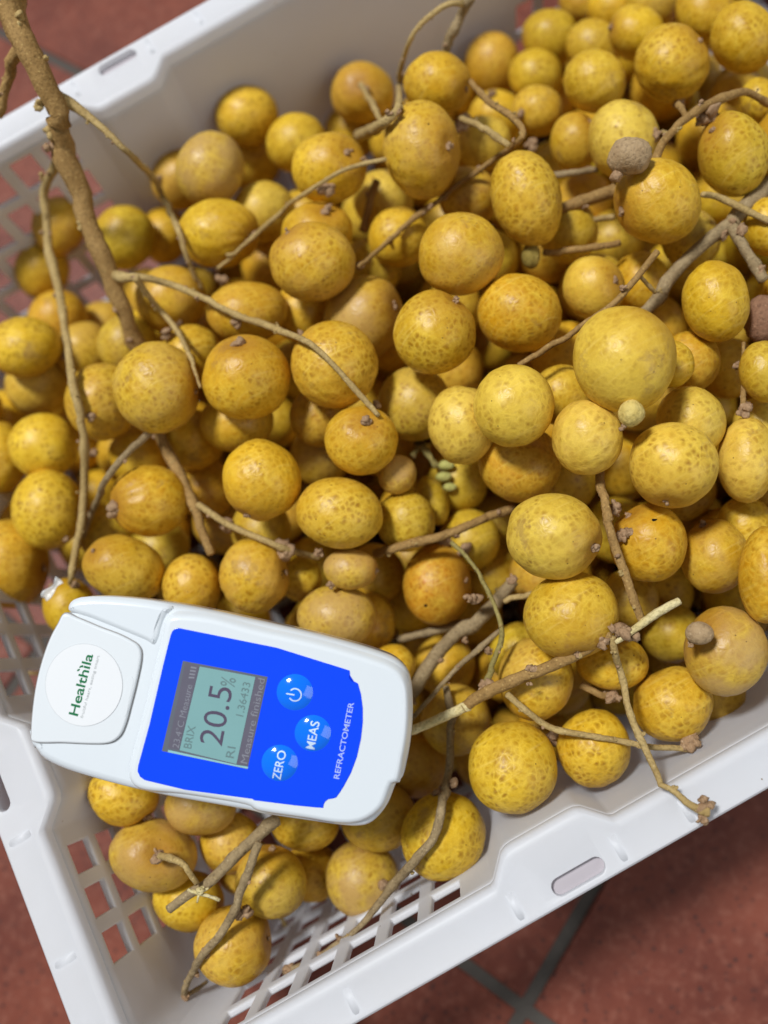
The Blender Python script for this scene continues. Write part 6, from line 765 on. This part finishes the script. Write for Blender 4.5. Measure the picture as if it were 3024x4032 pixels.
for (P, S6, stem, ti, lay, fl_, lab, grp) in FRUIT:
    nfruit += 1; rg = np.random.default_rng(nfruit * 17 + 5)
    v, fc = ICO[5 if lay == 0 else (4 if lay < 3 else 3)]
    d, a, b = basis(stem); Sm = np.array([[S6[0], S6[3], S6[4]], [S6[3], S6[1], S6[5]], [S6[4], S6[5], S6[2]]])
    cs = np.clip(v @ d, -1, 1); ang = np.arccos(cs); az = np.arctan2(v @ b, v @ a)
    r = np.ones(len(v))
    for k in range(3): r += 0.014 * np.sin(v @ rg.normal(size=3) * rg.uniform(1.4, 2.3) + rg.uniform(0, 6))
    for k in range(3): r += 0.0045 * np.sin(v @ rg.normal(size=3) * rg.uniform(6, 10) + rg.uniform(0, 6))
    deep = 0.13 if 'd' in fl_ else (0.07 if 'S' in fl_ else 0.05)
    r -= deep * np.exp(-(ang / (0.34 if 'd' in fl_ else 0.24)) ** 2)
    r += 0.02 * np.exp(-((ang - 0.6) / 0.3) ** 2)
    if 'w' in fl_:
        r += 0.013 * np.sin(az * 13 + 0.6 * np.sin(ang * 4)) * np.exp(-((ang - 0.7) / 0.6) ** 2)
    if 'k' in fl_:
        cr_ = np.exp(-((v @ a - 0.12 * np.sin(cs * 2)) / 0.07) ** 2) * (v @ b > -0.2); r -= 0.06 * cr_
    q = (v * r[:, None]) @ Sm
    o = mesh('longan', q * MM, fc, MF, loc=Vector(P) * MM)
    tag(o, lab, 'longan', grp)
    col = np.ones((len(v), 4)); 
    reach = rg.uniform(0.35, 0.75) if 'S' not in fl_ else 0.62
    col[:, 0] = np.exp(-(ang / reach) ** 2) * (0.85 if ti != 5 else 1.0)
    col[:, 1] = 1.0 if 'n' in fl_ else rg.uniform(0.55, 1.0)
    col[:, 2] = {3: 0.85, 4: 0.15}.get(ti, rg.choice([0, 0, 0.2, 0.45]))
    if 'T' in fl_: col[:, 2] = 1.0
    col[:, 3] = 0.75 * np.clip(1.1 - ang / rg.uniform(0.8, 1.7), 0, 1)
    at = o.data.attributes.new('skin', 'FLOAT_COLOR', 'POINT'); at.data.foreach_set('color', col.ravel())
    t = np.array(TINT[ti]) * rg.uniform(0.90, 1.10) * np.array([1, rg.uniform(.93, 1.06), rg.uniform(.8, 1.25)])
    o.color = (*[float(min(x, .9)) for x in t], 1)
    if 'S' in fl_ and lay < 3:
        tip = (np.array(stem) * (1 - deep)) @ Sm; rr = float(np.cbrt(np.linalg.det(Sm)))
        lobes('calyx', tip * 1.0, (2.2 if 'c' in fl_ or 'd' in fl_ else 1.6) if rr > 9 else 1.1, 6, MB['knob'], o, nfruit, 0.9)
    if 'b' in fl_:
        dirs = {'b2': (-0.15, 0.6), 'b3': (0.02, -0.5)}
        kx, ky = next((dirs[k] for k in dirs if k in fl_), (0.15, 0.12) if lay == 0 else (-0.35, -0.4))
        n_ = np.array(RV) * kx + np.array(UV) * ky + np.array(NV) * math.sqrt(1 - kx * kx - ky * ky)
        lobes('blemish', (n_ @ Sm) * 0.985, 0.75 if 'b2' not in fl_ else 1.1, 3, MDARK, o, nfruit + 900, 0.4)
    if 'm' in fl_:
        for k in range(7):
            n_ = np.array(RV) * 0.85 + np.array(UV) * (0.15 - 0.09 * k) + np.array(NV) * rg.uniform(0.35, 0.5); n_ /= np.linalg.norm(n_)
            lobes('mould_spot', (n_ @ Sm) * 0.99, rg.uniform(0.3, 0.6), 3, MDARK, o, nfruit + 950 + k, 0.7)

v0, f0 = ICO[2]; V = []; Fc = []
for x, y, z, r in BURIED:
    b_ = len(V); V.extend(v0 * r + np.array((x, y, z))); Fc.extend(tuple(i + b_ for i in q) for q in f0)
o = mesh('buried_longans', np.array(V) * MM, Fc, MF); o.color = (0.62, 0.36, 0.016, 1); o['kind'] = 'stuff'; o['label'] = 'longans buried inside the heap below those that show'; o['category'] = 'longans'
at = o.data.attributes.new('skin', 'FLOAT_COLOR', 'POINT'); at.data.foreach_set('color', np.tile([0.1, 0.6, 0.1, 1.0], len(V)))

# ------------------------------------------------------------------ stalks, twigs, buds
def tube(name, pts, mat, parent=None, origin=None, seed=0, label=None):
    P = np.array([p[:3] for p in pts], float); R = np.array([p[3] for p in pts], float); n = len(P); rg = np.random.default_rng(seed)
    # resample finer
    seg = np.linalg.norm(np.diff(P, axis=0), axis=1); s = np.concatenate([[0], np.cumsum(seg)]); N = int(max(8, min(90, s[-1] / max(0.5, R.mean() * 0.55))))
    t = np.linspace(0, s[-1], N); Q = np.column_stack([np.interp(t, s, P[:, k]) for k in range(3)]); RR = np.interp(t, s, R)
    # kinks: the twig changes direction a little at its nodes
    nk = max(2, int(s[-1] / 9)); kt = np.sort(rg.uniform(0, s[-1], nk)); kt = np.concatenate([[0], kt, [s[-1]]]); kv = rg.normal(size=(nk + 2, 3)) * R.mean() * 0.22; kv[0] = kv[-1] = 0
    Q += np.column_stack([np.interp(t, kt, kv[:, k]) for k in range(3)]); Q[1:-1] += rg.normal(size=(N - 2, 3)) * R.mean() * 0.025
    RR = RR * 0.82 * (1 + np.interp(t, kt, rg.uniform(-0.10, 0.06, nk + 2)))
    # nodes: slight swellings along the twig
    for k in range(max(1, int(s[-1] / 16))): RR = RR * (1 + 0.16 * np.exp(-((t - rg.uniform(0, s[-1])) / (R.mean() * 0.9)) ** 2))
    T = np.gradient(Q, axis=0); T /= np.linalg.norm(T, axis=1)[:, None]
    K = 12 if R.max() > 2 else 9; V = []; up = np.array([0.3, 0.2, 0.93]); ph = rg.uniform(0, 6)
    for i in range(N):
        a = np.cross(T[i], up); a /= np.linalg.norm(a); b = np.cross(T[i], a)
        for k in range(K):
            th_ = 2 * math.pi * k / K
            w_ = RR[i] * (1 + 0.045 * math.sin(5 * th_ + ph) + 0.04 * math.sin(2 * th_ + ph * 2 + t[i] * .1) + rg.normal() * 0.018)
            V.append(Q[i] + (a * math.cos(th_) + b * math.sin(th_)) * w_)
    Fc = [(i * K + k, i * K + (k + 1) % K, (i + 1) * K + (k + 1) % K, (i + 1) * K + k) for i in range(N - 1) for k in range(K)]
    for e, sg in ((0, -1), (N - 1, 1)):
        c = len(V); V.append(Q[e] + T[e] * sg * RR[e] * 0.35)
        for k in range(K):
            x, y = e * K + k, e * K + (k + 1) % K; Fc.append((c, y, x) if sg < 0 else (c, x, y))
    V = np.array(V); org = np.array(P[0] if origin is None else origin)
    o = mesh(name, (V - org) * MM, Fc, mat, parent, loc=(Vector(org) * MM if parent is None else (0, 0, 0)))
    return o
ns = 0
for (name, lab, cat, mat, main, subs, knobs) in STALK:
    ns += 1
    grey = any(k in lab for k in ('grey', 'slanting'))
    if not main:
        x, y, z, r, kd = knobs[0]
        v, fc = ICO[4]; rg = np.random.default_rng(ns); q = v.copy()
        rad = 1 + 0.05 * np.sin(v @ rg.normal(size=3) * 3 + 1) + 0.03 * np.sin(v[:, 0] * 19) * np.sin(v[:, 1] * 19 + 1) * np.sin(v[:, 2] * 19) + 0.02 * np.sin(v @ rg.normal(size=3) * 15)
        st = {'g': (0.7, 1.0, 0.7), 'b': (1.12, 0.92, 0.95), 'r': (0.8, 1.2, .9), 'p': (1.25, 0.75, 0.8), 'y': (1, 1, 1)}[kd[1]]
        q = v * rad[:, None] * np.array(st); ax = np.array([RV, UV, NV]); q = q @ ax * r
        o = mesh(name, q * MM, fc, MB[mat], loc=Vector((x, y, z)) * MM); tag(o, lab, cat)
        if kd[1] in 'by': lobes('stub', np.array((-0.6, -0.9, -0.2)) @ ax * r, r * 0.45, 4, MB['knob'], o, ns)
        continue
    mt = MB['grey'] if (grey and mat == 'bark') else MB['twig' if (mat == 'bark' and max(p[3] for p in main) < 1.15) else mat]
    root = tube(name, main, mt, seed=ns); tag(root, lab, cat)
    for i, (n, m, pts) in enumerate(subs):
        tube(n, pts, MB['grey'] if (grey and m in ('bark',)) else MB[m], root, origin=main[0][:3], seed=ns * 31 + i)
    for n, m, pts in [('main', mat, main)] + list(subs):
        if n in ('peeled_end', 'stub'): continue
        L = sum(math.dist(pts[i][:3], pts[i + 1][:3]) for i in range(len(pts) - 1)); rk = random.Random(ns * 13 + len(pts))
        for q in range(int(L / 13)):
            a_ = rk.uniform(0.08, 0.92) * (len(pts) - 1); i_ = int(a_); p_ = np.array(pts[i_]) * (1 - a_ + i_) + np.array(pts[i_ + 1]) * (a_ - i_)
            th_ = rk.uniform(0, 6.28); off_ = (np.array(RV) * math.cos(th_) + np.array(UV) * math.sin(th_)) * 0.8 + np.array(NV) * rk.uniform(0, .7)
            lobes('bud_scar', p_[:3] + off_ * p_[3] * 0.95 - np.array(main[0][:3]), p_[3] * rk.uniform(0.3, 0.55) + 0.15, 4, MB['twig' if rk.random() < .5 else 'knob'], root, ns * 177 + q, 1.1)
    for i, (x, y, z, r, kd) in enumerate(knobs):
        lobes('knob', np.array((x, y, z)) - np.array(main[0][:3]), r * 1.2, 8, MB['splinter' if kd == 's' else 'knob'], root, ns * 77 + i)

# ------------------------------------------------------------------ the refractometer
DS = 225.0 / 3028
dev = empty('refractometer', Vector((-71.04, 28.98, 25.09)) * MM); dev.rotation_euler = Matrix((RV, UV, NV)).transposed().to_euler()
tag(dev, 'white handheld refractometer with blue keypad lying on the longans', 'refractometer')
def px(o, s, pts): return [((o[0] + x / s - 870) * DS, -(o[1] + y / s - 2820) * DS) for x, y in pts]
N1 = lambda *p: px((100, 2330), 2.765, p)
N2 = lambda *p: px((600, 2550), 3.0164, p)
N3 = lambda *p: px((1000, 2550), 2.5136, p)
HH = lambda *p: px((0, 2000), 1.508, p)
II = lambda *p: px((1000, 2000), 1.508, p)
LL = lambda *p: px((1000, 2932), 1.508, p)
KK = lambda *p: px((0, 2932), 1.508, p)
def resample(pts, n, smooth=True):
    P = [Vector(p) for p in pts]; N = len(P); out = []
    if smooth:
        for i in range(N):
            a, b, c, d = P[i - 1], P[i], P[(i + 1) % N], P[(i + 2) % N]
            al = lambda u, v_: max(1e-4, (u - v_).length ** 0.5)
            t0 = 0; t1 = t0 + al(a, b); t2 = t1 + al(b, c); t3 = t2 + al(c, d)
            for k in range(8):
                t = t1 + (t2 - t1) * k / 8
                A1 = a * ((t1 - t) / (t1 - t0)) + b * ((t - t0) / (t1 - t0)); A2 = b * ((t2 - t) / (t2 - t1)) + c * ((t - t1) / (t2 - t1)); A3 = c * ((t3 - t) / (t3 - t2)) + d * ((t - t2) / (t3 - t2))
                B1 = A1 * ((t2 - t) / (t2 - t0)) + A2 * ((t - t0) / (t2 - t0)); B2 = A2 * ((t3 - t) / (t3 - t1)) + A3 * ((t - t1) / (t3 - t1))
                out.append(B1 * ((t2 - t) / (t2 - t1)) + B2 * ((t - t1) / (t2 - t1)))
    else: out = P
    if n is None: return out
    L = [0.0]
    for i in range(len(out)): L.append(L[-1] + (out[(i + 1) % len(out)] - out[i]).length)
    res = []; j = 0
    for k in range(n):
        s = L[-1] * k / n
        while L[j + 1] < s: j += 1
        f_ = (s - L[j]) / max(1e-9, L[j + 1] - L[j]); res.append(out[j].lerp(out[(j + 1) % len(out)], f_))
    return res
def area2(P): return sum(P[i - 1].x * P[i].y - P[i].x * P[i - 1].y for i in range(len(P)))
def inset(P, d):
    if abs(d) < 1e-6: return P
    sg = 1 if area2(P) > 0 else -1; out = []; n = len(P)
    for i in range(n):
        e1 = (P[i] - P[i - 1]); e2 = (P[(i + 1) % n] - P[i]); e1 = e1.normalized() if e1.length > 1e-9 else e2.normalized(); e2 = e2.normalized() if e2.length > 1e-9 else e1
        n1 = Vector((-e1.y, e1.x)) * sg; n2 = Vector((-e2.y, e2.x)) * sg; b = n1 + n2; b = b.normalized() if b.length > 1e-6 else n1
        out.append(P[i] + b * d / max(0.55, b.dot(n1)))
    return out
def slab(name, P, levels, mat, parent, bottom=True):
    """rings of the outline at (inset, z), capped on top (and below)"""
    if area2(P) < 0: P = list(reversed(P))
    levels = list(levels) + [(levels[-1][0] + 0.12, levels[-1][1])]
    n = len(P); V = []; Fc = []
    for d, z in levels:
        for q in inset(P, d): V.append((q.x * MM, q.y * MM, z * MM))
    for k in range(len(levels) - 1):
        for i in range(n): Fc.append((k * n + i, k * n + (i + 1) % n, (k + 1) * n + (i + 1) % n, (k + 1) * n + i))
    bm = bmesh.new(); bv = [bm.verts.new(v) for v in V]
    for f_ in Fc: bm.faces.new([bv[i] for i in f_])
    top = bm.faces.new(bv[(len(levels) - 1) * n:]); caps = [top]
    if bottom: caps.append(bm.faces.new(list(reversed(bv[:n]))))
    bmesh.ops.triangulate(bm, faces=caps)
    me = bpy.data.meshes.new(name); bm.to_mesh(me); bm.free(); me.polygons.foreach_set('use_smooth', [True] * len(me.polygons))
    me.materials.append(mat); o = bpy.data.objects.new(name, me); COL.objects.link(o); o.parent = parent
    m = o.modifiers.new('split', 'EDGE_SPLIT'); m.split_angle = math.radians(38); return o
MW = mat_plain('white_gloss_plastic', (0.70, 0.745, 0.775), 0.16, 0.5, coat=0.25, var=0.012, scale=25)
MWL = mat_plain('white_lid_plastic', (0.72, 0.755, 0.775), 0.22, 0.5, coat=0.15, var=0.012, scale=25)
MST = mat_plain('white_sticker', (0.76, 0.775, 0.785), 0.5, 0.3, var=0.01)
MBL = mat_plain('blue_keypad', (0.002, 0.062, 0.93), 0.24, 0.45, coat=0.25, var=0.02)
MBT = mat_plain('blue_button', (0.0, 0.165, 0.90), 0.12, 0.5, coat=0.6, var=0.02)
MSC = mat_plain('screen_frame', (0.125, 0.14, 0.17), 0.25, 0.5, coat=0.5, var=0.08, scale=120)
MLC = mat_plain('screen_green', (0.205, 0.385, 0.385), 0.3, 0.4, coat=0.5, var=0.05, scale=80)
MCY = mat_plain('screen_edge', (0.28, 0.52, 0.55), 0.3, 0.4)
MST2 = mat_plain('screen_strip', (0.125, 0.118, 0.155), 0.3, 0.4, coat=0.5, var=0.08, scale=120)
MDG = mat_plain('screen_digit', (0.090, 0.072, 0.115), 0.4, 0.3)
MDG2 = mat_plain('screen_small_digit', (0.135, 0.215, 0.22), 0.4, 0.3)
MLT = mat_plain('screen_light_text', (0.225, 0.23, 0.27), 0.4, 0.3)
MWT = mat_plain('white_print', (0.62, 0.76, 0.92), 0.4, 0.3)
MGR = mat_plain('green_print', (0.012, 0.16, 0.06), 0.45, 0.3)
MGY = mat_plain('grey_print', (0.40, 0.42, 0.42), 0.5, 0.3)
MSM = mat_plain('seam', (0.30, 0.285, 0.275), 0.5, 0.3)
MCH = mat_plain('bronze_seam', (0.40, 0.30, 0.20), 0.22, 0.5, metal=0.8)
outl = HH((385, 628), (400, 580), (445, 546), (560, 534), (720, 541), (1080, 590)) + II((0, 680), (400, 772), (740, 868), (850, 915), (910, 972), (940, 1050), (950, 1180), (944, 1350), (922, 1500), (880, 1650)) + LL((862, 245), (800, 388), (740, 468), (680, 512), (600, 525), (300, 490), (0, 442)) + KK((1500, 438), (900, 328), (520, 232), (320, 165), (205, 100), (165, 45)) + HH((160, 1470), (168, 1380), (200, 1150), (260, 880), (330, 725))
OUT = resample(outl, 220)
slab('lower_shell', OUT, [(9, -25), (4.5, -24.2), (2.2, -21), (1.0, -15), (0.75, -9.6)], MW, dev)
slab('seam_band', OUT, [(0.55, -9.75), (0.25, -9.4), (0.25, -8.6), (0.55, -8.3)], MCH, dev)
slab('upper_shell', OUT, [(0.5, -8.35), (0.05, -7.6), (0.1, -5.6), (0.45, -4.2), (1.1, -3.1), (2.0, -2.45), (3.2, -2.1)], MW, dev)
face = N1((1600, 262), (1535, 300), (1508, 380), (1480, 560), (1390, 900), (1300, 1280), (1200, 1650), (1135, 1900), (1125, 2010), (1150, 2085), (1230, 2150)) + KK((1100, 300), (1500, 375)) + LL((0, 388), (300, 440), (500, 470), (600, 468), (680, 440), (760, 370), (825, 225)) + II((845, 1640), (885, 1480), (908, 1340), (915, 1180), (905, 1060), (875, 990), (820, 945), (720, 905), (400, 812), (0, 722)) + HH((1250, 655), (1120, 640))
FACE = resample(face, 200)
slab('face_plate', FACE, [(-0.9, -2.6), (-0.35, -1.6), (0.2, -0.7), (0.7, -0.25), (1.5, 0.0)], MW, dev)
sh = N1((446, 200), (470, 135), (540, 98), (640, 84), (800, 82), (1000, 92), (1400, 140), (1560, 190), (1500, 280), (1455, 400), (1430, 500), (1380, 590), (1300, 545), (1000, 420), (700, 300))
slab('shoulder', resample(sh, 120), [(-0.5, -2.9), (0.1, -2.0), (0.7, -1.35), (1.5, -1.05)], MW, dev)
lidp = N1((402, 245), (560, 300), (800, 400), (1000, 475), (1130, 540), (1205, 590), (1240, 650), (1243, 740), (1200, 970), (1130, 1250), (1075, 1450), (1020, 1575), (940, 1645), (860, 1668), (720, 1673), (400, 1660), (45, 1638), (38, 1560), (50, 1350), (90, 1050), (160, 760), (250, 510), (330, 360))
LID = resample(lidp, 160)
slab('lid_seam', LID, [(-0.24, -2.3), (-0.22, -1.75)], MSM, dev)
lid = slab('lid', LID, [(0.1, -6.5), (0.0, -2.0), (0.02, -1.5), (0.2, -1.15), (0.6, -0.95)], MWL, dev)
slab('lid_notch', N1((1125, 930), (1060, 1080), (1030, 1250), (1050, 1370), (1085, 1390)) and resample(N1((1120, 945), (1150, 930), (1165, 980), (1120, 1180), (1080, 1360), (1050, 1365), (1035, 1300), (1065, 1120)), 60), [(0.0, -1.0), (0.05, -0.88)], MWL, dev)
cst = N1((625, 1022))[0]
ring = [Vector((cst[0] + 11.3 * math.cos(t), cst[1] + 12.05 * math.sin(t))) for t in [2 * math.pi * k / 72 for k in range(72)]]
slab('sticker_edge', inset(ring, -0.10), [(0, -0.95), (0, -0.88)], mat_plain('sticker_rim', (0.50, 0.52, 0.53), 0.5, 0.3), dev)
stk = slab('sticker', ring, [(0, -0.95), (0.03, -0.80)], MST, dev)
def text(name, s, p0, p1, h_px, sc, z, mat, parent, bold=0.0):
    """lettering whose base line runs from p0 to p1, fitted to that length and to a height"""
    a = Vector(p0); b = Vector(p1); cu = bpy.data.curves.new(name, 'FONT'); cu.body = s; cu.size = 1.0; cu.offset = bold; cu.extrude = 0.004; cu.resolution_u = 4
    t = bpy.data.objects.new('tmp', cu); COL.objects.link(t); bpy.context.view_layer.update()
    dg = bpy.context.evaluated_depsgraph_get(); me = bpy.data.meshes.new_from_object(t.evaluated_get(dg)); bpy.data.objects.remove(t, do_unlink=True)
    co = np.array([v.co[:] for v in me.vertices]); mn = co.min(0); mx = co.max(0)
    capb = 0.0
    L = (b - a).length; H = h_px / sc * DS; d = (b - a).normalized(); n_ = Vector((-d.y, d.x)); kx = L / (mx[0] - mn[0]); ky = H / (mx[1] - 0.0 if mx[1] > 0 else 1)
    for v, c in zip(me.vertices, co):
        q = a + d * ((c[0] - mn[0]) * kx) + n_ * (c[1] * ky); v.co = (q.x * MM, q.y * MM, (z + (0.05 if c[2] > 0 else 0.0)) * MM)
    me.materials.append(mat); me.name = name; o = bpy.data.objects.new(name, me); COL.objects.link(o); o.parent = parent; return o
text('brand_lettering', 'Healthila', *N1((556, 1364), (726, 692)), 100, 2.765, -0.80, MGR, stk, bold=0.016)
text('tagline', 'fruitful heart, eating smart', *N1((614, 1386), (797, 702)), 30, 2.765, -0.80, MGY, stk)
for ctr in ((566, 858), (588, 822)):
    c = N1(ctr)[0]; lf = [Vector((c[0] + 0.42 * math.cos(t) * (1.0 if ctr[0] == 566 else 0.8), c[1] + 0.30 * math.sin(t) + 0.2 * math.cos(t))) for t in [2 * math.pi * k / 20 for k in range(20)]]
    slab('leaf_mark', lf, [(0, -0.81), (0, -0.74)], MGR, stk)
pad = N1((1659, 392), (1622, 408), (1600, 430), (1582, 470), (1500, 800), (1350, 1450), (1228, 1895), (1222, 1955), (1250, 2015), (1300, 2050)) + KK((1100, 268), (1500, 322)) + N3((0, 1510), (400, 1560), (600, 1580), (685, 1586), (692, 1550), (705, 1524), (735, 1500), (790, 1491), (815, 1482), (855, 1425), (890, 1370), (960, 1240), (1020, 1080), (1060, 900), (1078, 740), (1078, 600), (1060, 460), (1030, 355), (1000, 338), (965, 324), (947, 296), (952, 262), (946, 226), (850, 195), (640, 130), (225, 0))
PAD = [Vector(p) for p in pad]; PAD2 = []
for i in range(len(PAD)):
    a, b = PAD[i], PAD[(i + 1) % len(PAD)]; k = max(1, int((b - a).length / 1.0)); PAD2 += [a.lerp(b, j / k) for j in range(k)]
kp = slab('keypad', PAD2, [(0.0, -0.1), (0.0, 0.08), (0.12, 0.16)], MBL, dev)
text('model_lettering', 'REFRACTOMETER', *N3((842, 1300), (990, 545)), 56, 2.5136, 0.16, mat_plain('pale_print', (0.40, 0.50, 0.90), 0.4, 0.3), kp, bold=0.012)
def poly(name, pts, z, mat, parent): return slab(name, [Vector(p) for p in pts], [(0, z - 0.05), (0, z)], mat, parent)
scr = poly('screen', N2((365, 155), (1370, 345), (1130, 1440), (115, 1225)), 0.20, MSC, dev)
poly('screen_strip', N2((395, 172), (560, 212), (318, 1212), (185, 1190)), 0.23, MST2, scr)
poly('screen_strip', N2((1228, 345), (1350, 366), (1138, 1400), (1002, 1378)), 0.23, MST2, scr)
poly('screen_glass', N2((565, 222), (1225, 346), (1000, 1380), (325, 1215)), 0.25, MLC, scr)
poly('screen_edge', N2((190, 1212), (1010, 1392), (1140, 1412), (1132, 1436), (186, 1238)), 0.26, MCY, scr)
text('readout', '20.5', *N2((826, 1172), (958, 486)), 275, 3.0164, 0.26, MDG, scr, bold=-0.004)
text('percent_sign', '%', *N2((972, 478), (996, 368)), 172, 3.0164, 0.26, MDG2, scr)
text('unit_lettering', 'BRIX', *N2((462, 1200), (516, 935)), 92, 3.0164, 0.26, MDG2, scr)
text('index_lettering', 'RI', *N2((966, 1312), (990, 1182)), 96, 3.0164, 0.26, MDG2, scr)
text('index_readout', '1.36433', *N2((1078, 818), (1168, 420)), 88, 3.0164, 0.26, MDG2, scr)
text('title_lettering', '23.4\u00b0C Measure', *N2((314, 1195), (480, 445)), 80, 3.0164, 0.24, MLT, scr)
text('status_lettering', 'Measure finished', *N2((1128, 1378), (1340, 372)), 84, 3.0164, 0.24, MLT, scr)
bt = N2((420, 375), (455, 205), (540, 222), (505, 378)); bt2 = [Vector(p) for p in bt]
for k in range(4):
    f0, f1 = 0.08 + 0.24 * k, 0.20 + 0.24 * k
    A = lambda f_, e: bt2[0].lerp(bt2[1], f_).lerp(bt2[3].lerp(bt2[2], f_), e)
    poly('battery_bar', [A(f0, 0.1), A(f1, 0.1), A(f1, 0.9), A(f0, 0.9)], 0.27, MLT, scr)
def button(c, sym):
    cx, cy = N3(c)[0]; r = 182 / 2.5136 * DS; nR, nS = 9, 48; V = []; Fc = []
    for k in range(nR):
        f_ = k / (nR - 1); rr = r * (1 - f_); z = 0.14 + 1.5 * (1 - (1 - f_) ** 2) ** 0.9 if f_ > 0 else 0.12
        for i in range(nS): V.append((rr * math.cos(2 * math.pi * i / nS) * MM, rr * math.sin(2 * math.pi * i / nS) * MM, z * MM))
    for k in range(nR - 1):
        for i in range(nS): Fc.append((k * nS + i, k * nS + (i + 1) % nS, (k + 1) * nS + (i + 1) % nS, (k + 1) * nS + i))
    o = mesh('button', V, Fc, MBT, dev, loc=(cx * MM, cy * MM, 0)); o.data.validate()
    def on(o2):
        # lay the print on the dome
        for v in o2.data.vertices:
            x, y = v.co.x / MM - cx, v.co.y / MM - cy; q = min(1, math.hypot(x, y) / r); h = 0.14 + 1.5 * (1 - q * q) ** 0.9
            v.co = (x * MM, y * MM, (h + 0.03 + (0.03 if v.co.z > 0.4 * MM else 0)) * MM)
        return o2
    return o, on
b1, on1 = button((405, 440), 'p'); b2, on2 = button((583, 845), 'm'); b3, on3 = button((255, 1140), 'z')
def subdiv(o2):
    bm = bmesh.new(); bm.from_mesh(o2.data); bmesh.ops.triangulate(bm, faces=bm.faces[:]); bmesh.ops.subdivide_edges(bm, edges=[e for e in bm.edges if e.calc_length() > 0.0006], cuts=2); bm.to_mesh(o2.data); bm.free(); return o2
on2(subdiv(text('lettering', 'MEAS', *N3((600, 1003), (654, 728)), 88, 2.5136, 0.38, MWT, b2, bold=0.006)))
on3(subdiv(text('lettering', 'ZERO', *N3((264, 1305), (326, 1018)), 84, 2.5136, 0.38, MWT, b3, bold=0.006)))
def power():
    c = N3((412, 455))[0]; a0 = math.radians(180 - 8); V = []; Fc = []; R0, R1 = 1.62, 1.98; n = 40
    for k in range(n + 1):
        t = a0 + math.radians(38) + math.radians(284) * k / n
        for rr in (R0, R1): V.append(((c[0] + rr * math.cos(t)) * MM, (c[1] + rr * math.sin(t)) * MM, 0.43 * MM))
    Fc = [(2 * k, 2 * k + 1, 2 * k + 3, 2 * k + 2) for k in range(n)]
    d = Vector((math.cos(a0), math.sin(a0))); p = Vector((-d.y, d.x)) * 0.19; m = 6; b = len(V)
    for k in range(m + 1):
        q = Vector(c) + d * (0.15 + 2.45 * k / m)
        for s in (-1, 1): V.append(((q.x + p.x * s) * MM, (q.y + p.y * s) * MM, 0.43 * MM))
    Fc += [(b + 2 * k, b + 2 * k + 1, b + 2 * k + 3, b + 2 * k + 2) for k in range(m)]
    o = mesh('power_symbol', V, Fc, MWT, b1); fixn(o); return o
on1(power())

# ------------------------------------------------------------------ scrap of clear film by the lid
g = NT('clear_film'); g.setp(Base_Color=(0.85, 0.87, 0.86), Roughness=0.25, Alpha=0.55, Specular_IOR_Level=0.6); MFILM = g.m
V = []; Fc = []; rg = np.random.default_rng(4); nx, ny = 9, 5
ctr = np.array(FILM)
for i in range(nx):
    for j in range(ny):
        a = (i / (nx - 1) - .5) * 9.5; b = (j / (ny - 1) - .5) * (2.6 + 1.2 * math.sin(i * .9))
        V.append((np.array(RV) * (a * .62 - b * .75) + np.array(UV) * (a * .72 + b * .65) + np.array(NV) * (0.7 * math.sin(i * 1.1) + 0.5 * math.cos(j * 1.7))) * MM)
Fc = [(i * ny + j, (i + 1) * ny + j, (i + 1) * ny + j + 1, i * ny + j + 1) for i in range(nx - 1) for j in range(ny - 1)]
o = mesh('plastic_scrap', V, Fc, MFILM, loc=Vector(FILM) * MM); sm = o.modifiers.new('thick', 'SOLIDIFY'); sm.thickness = 0.0002
tag(o, 'crumpled scrap of clear plastic film beside the refractometer lid', 'plastic scrap')
print('longans', nfruit, 'stalk things', ns)
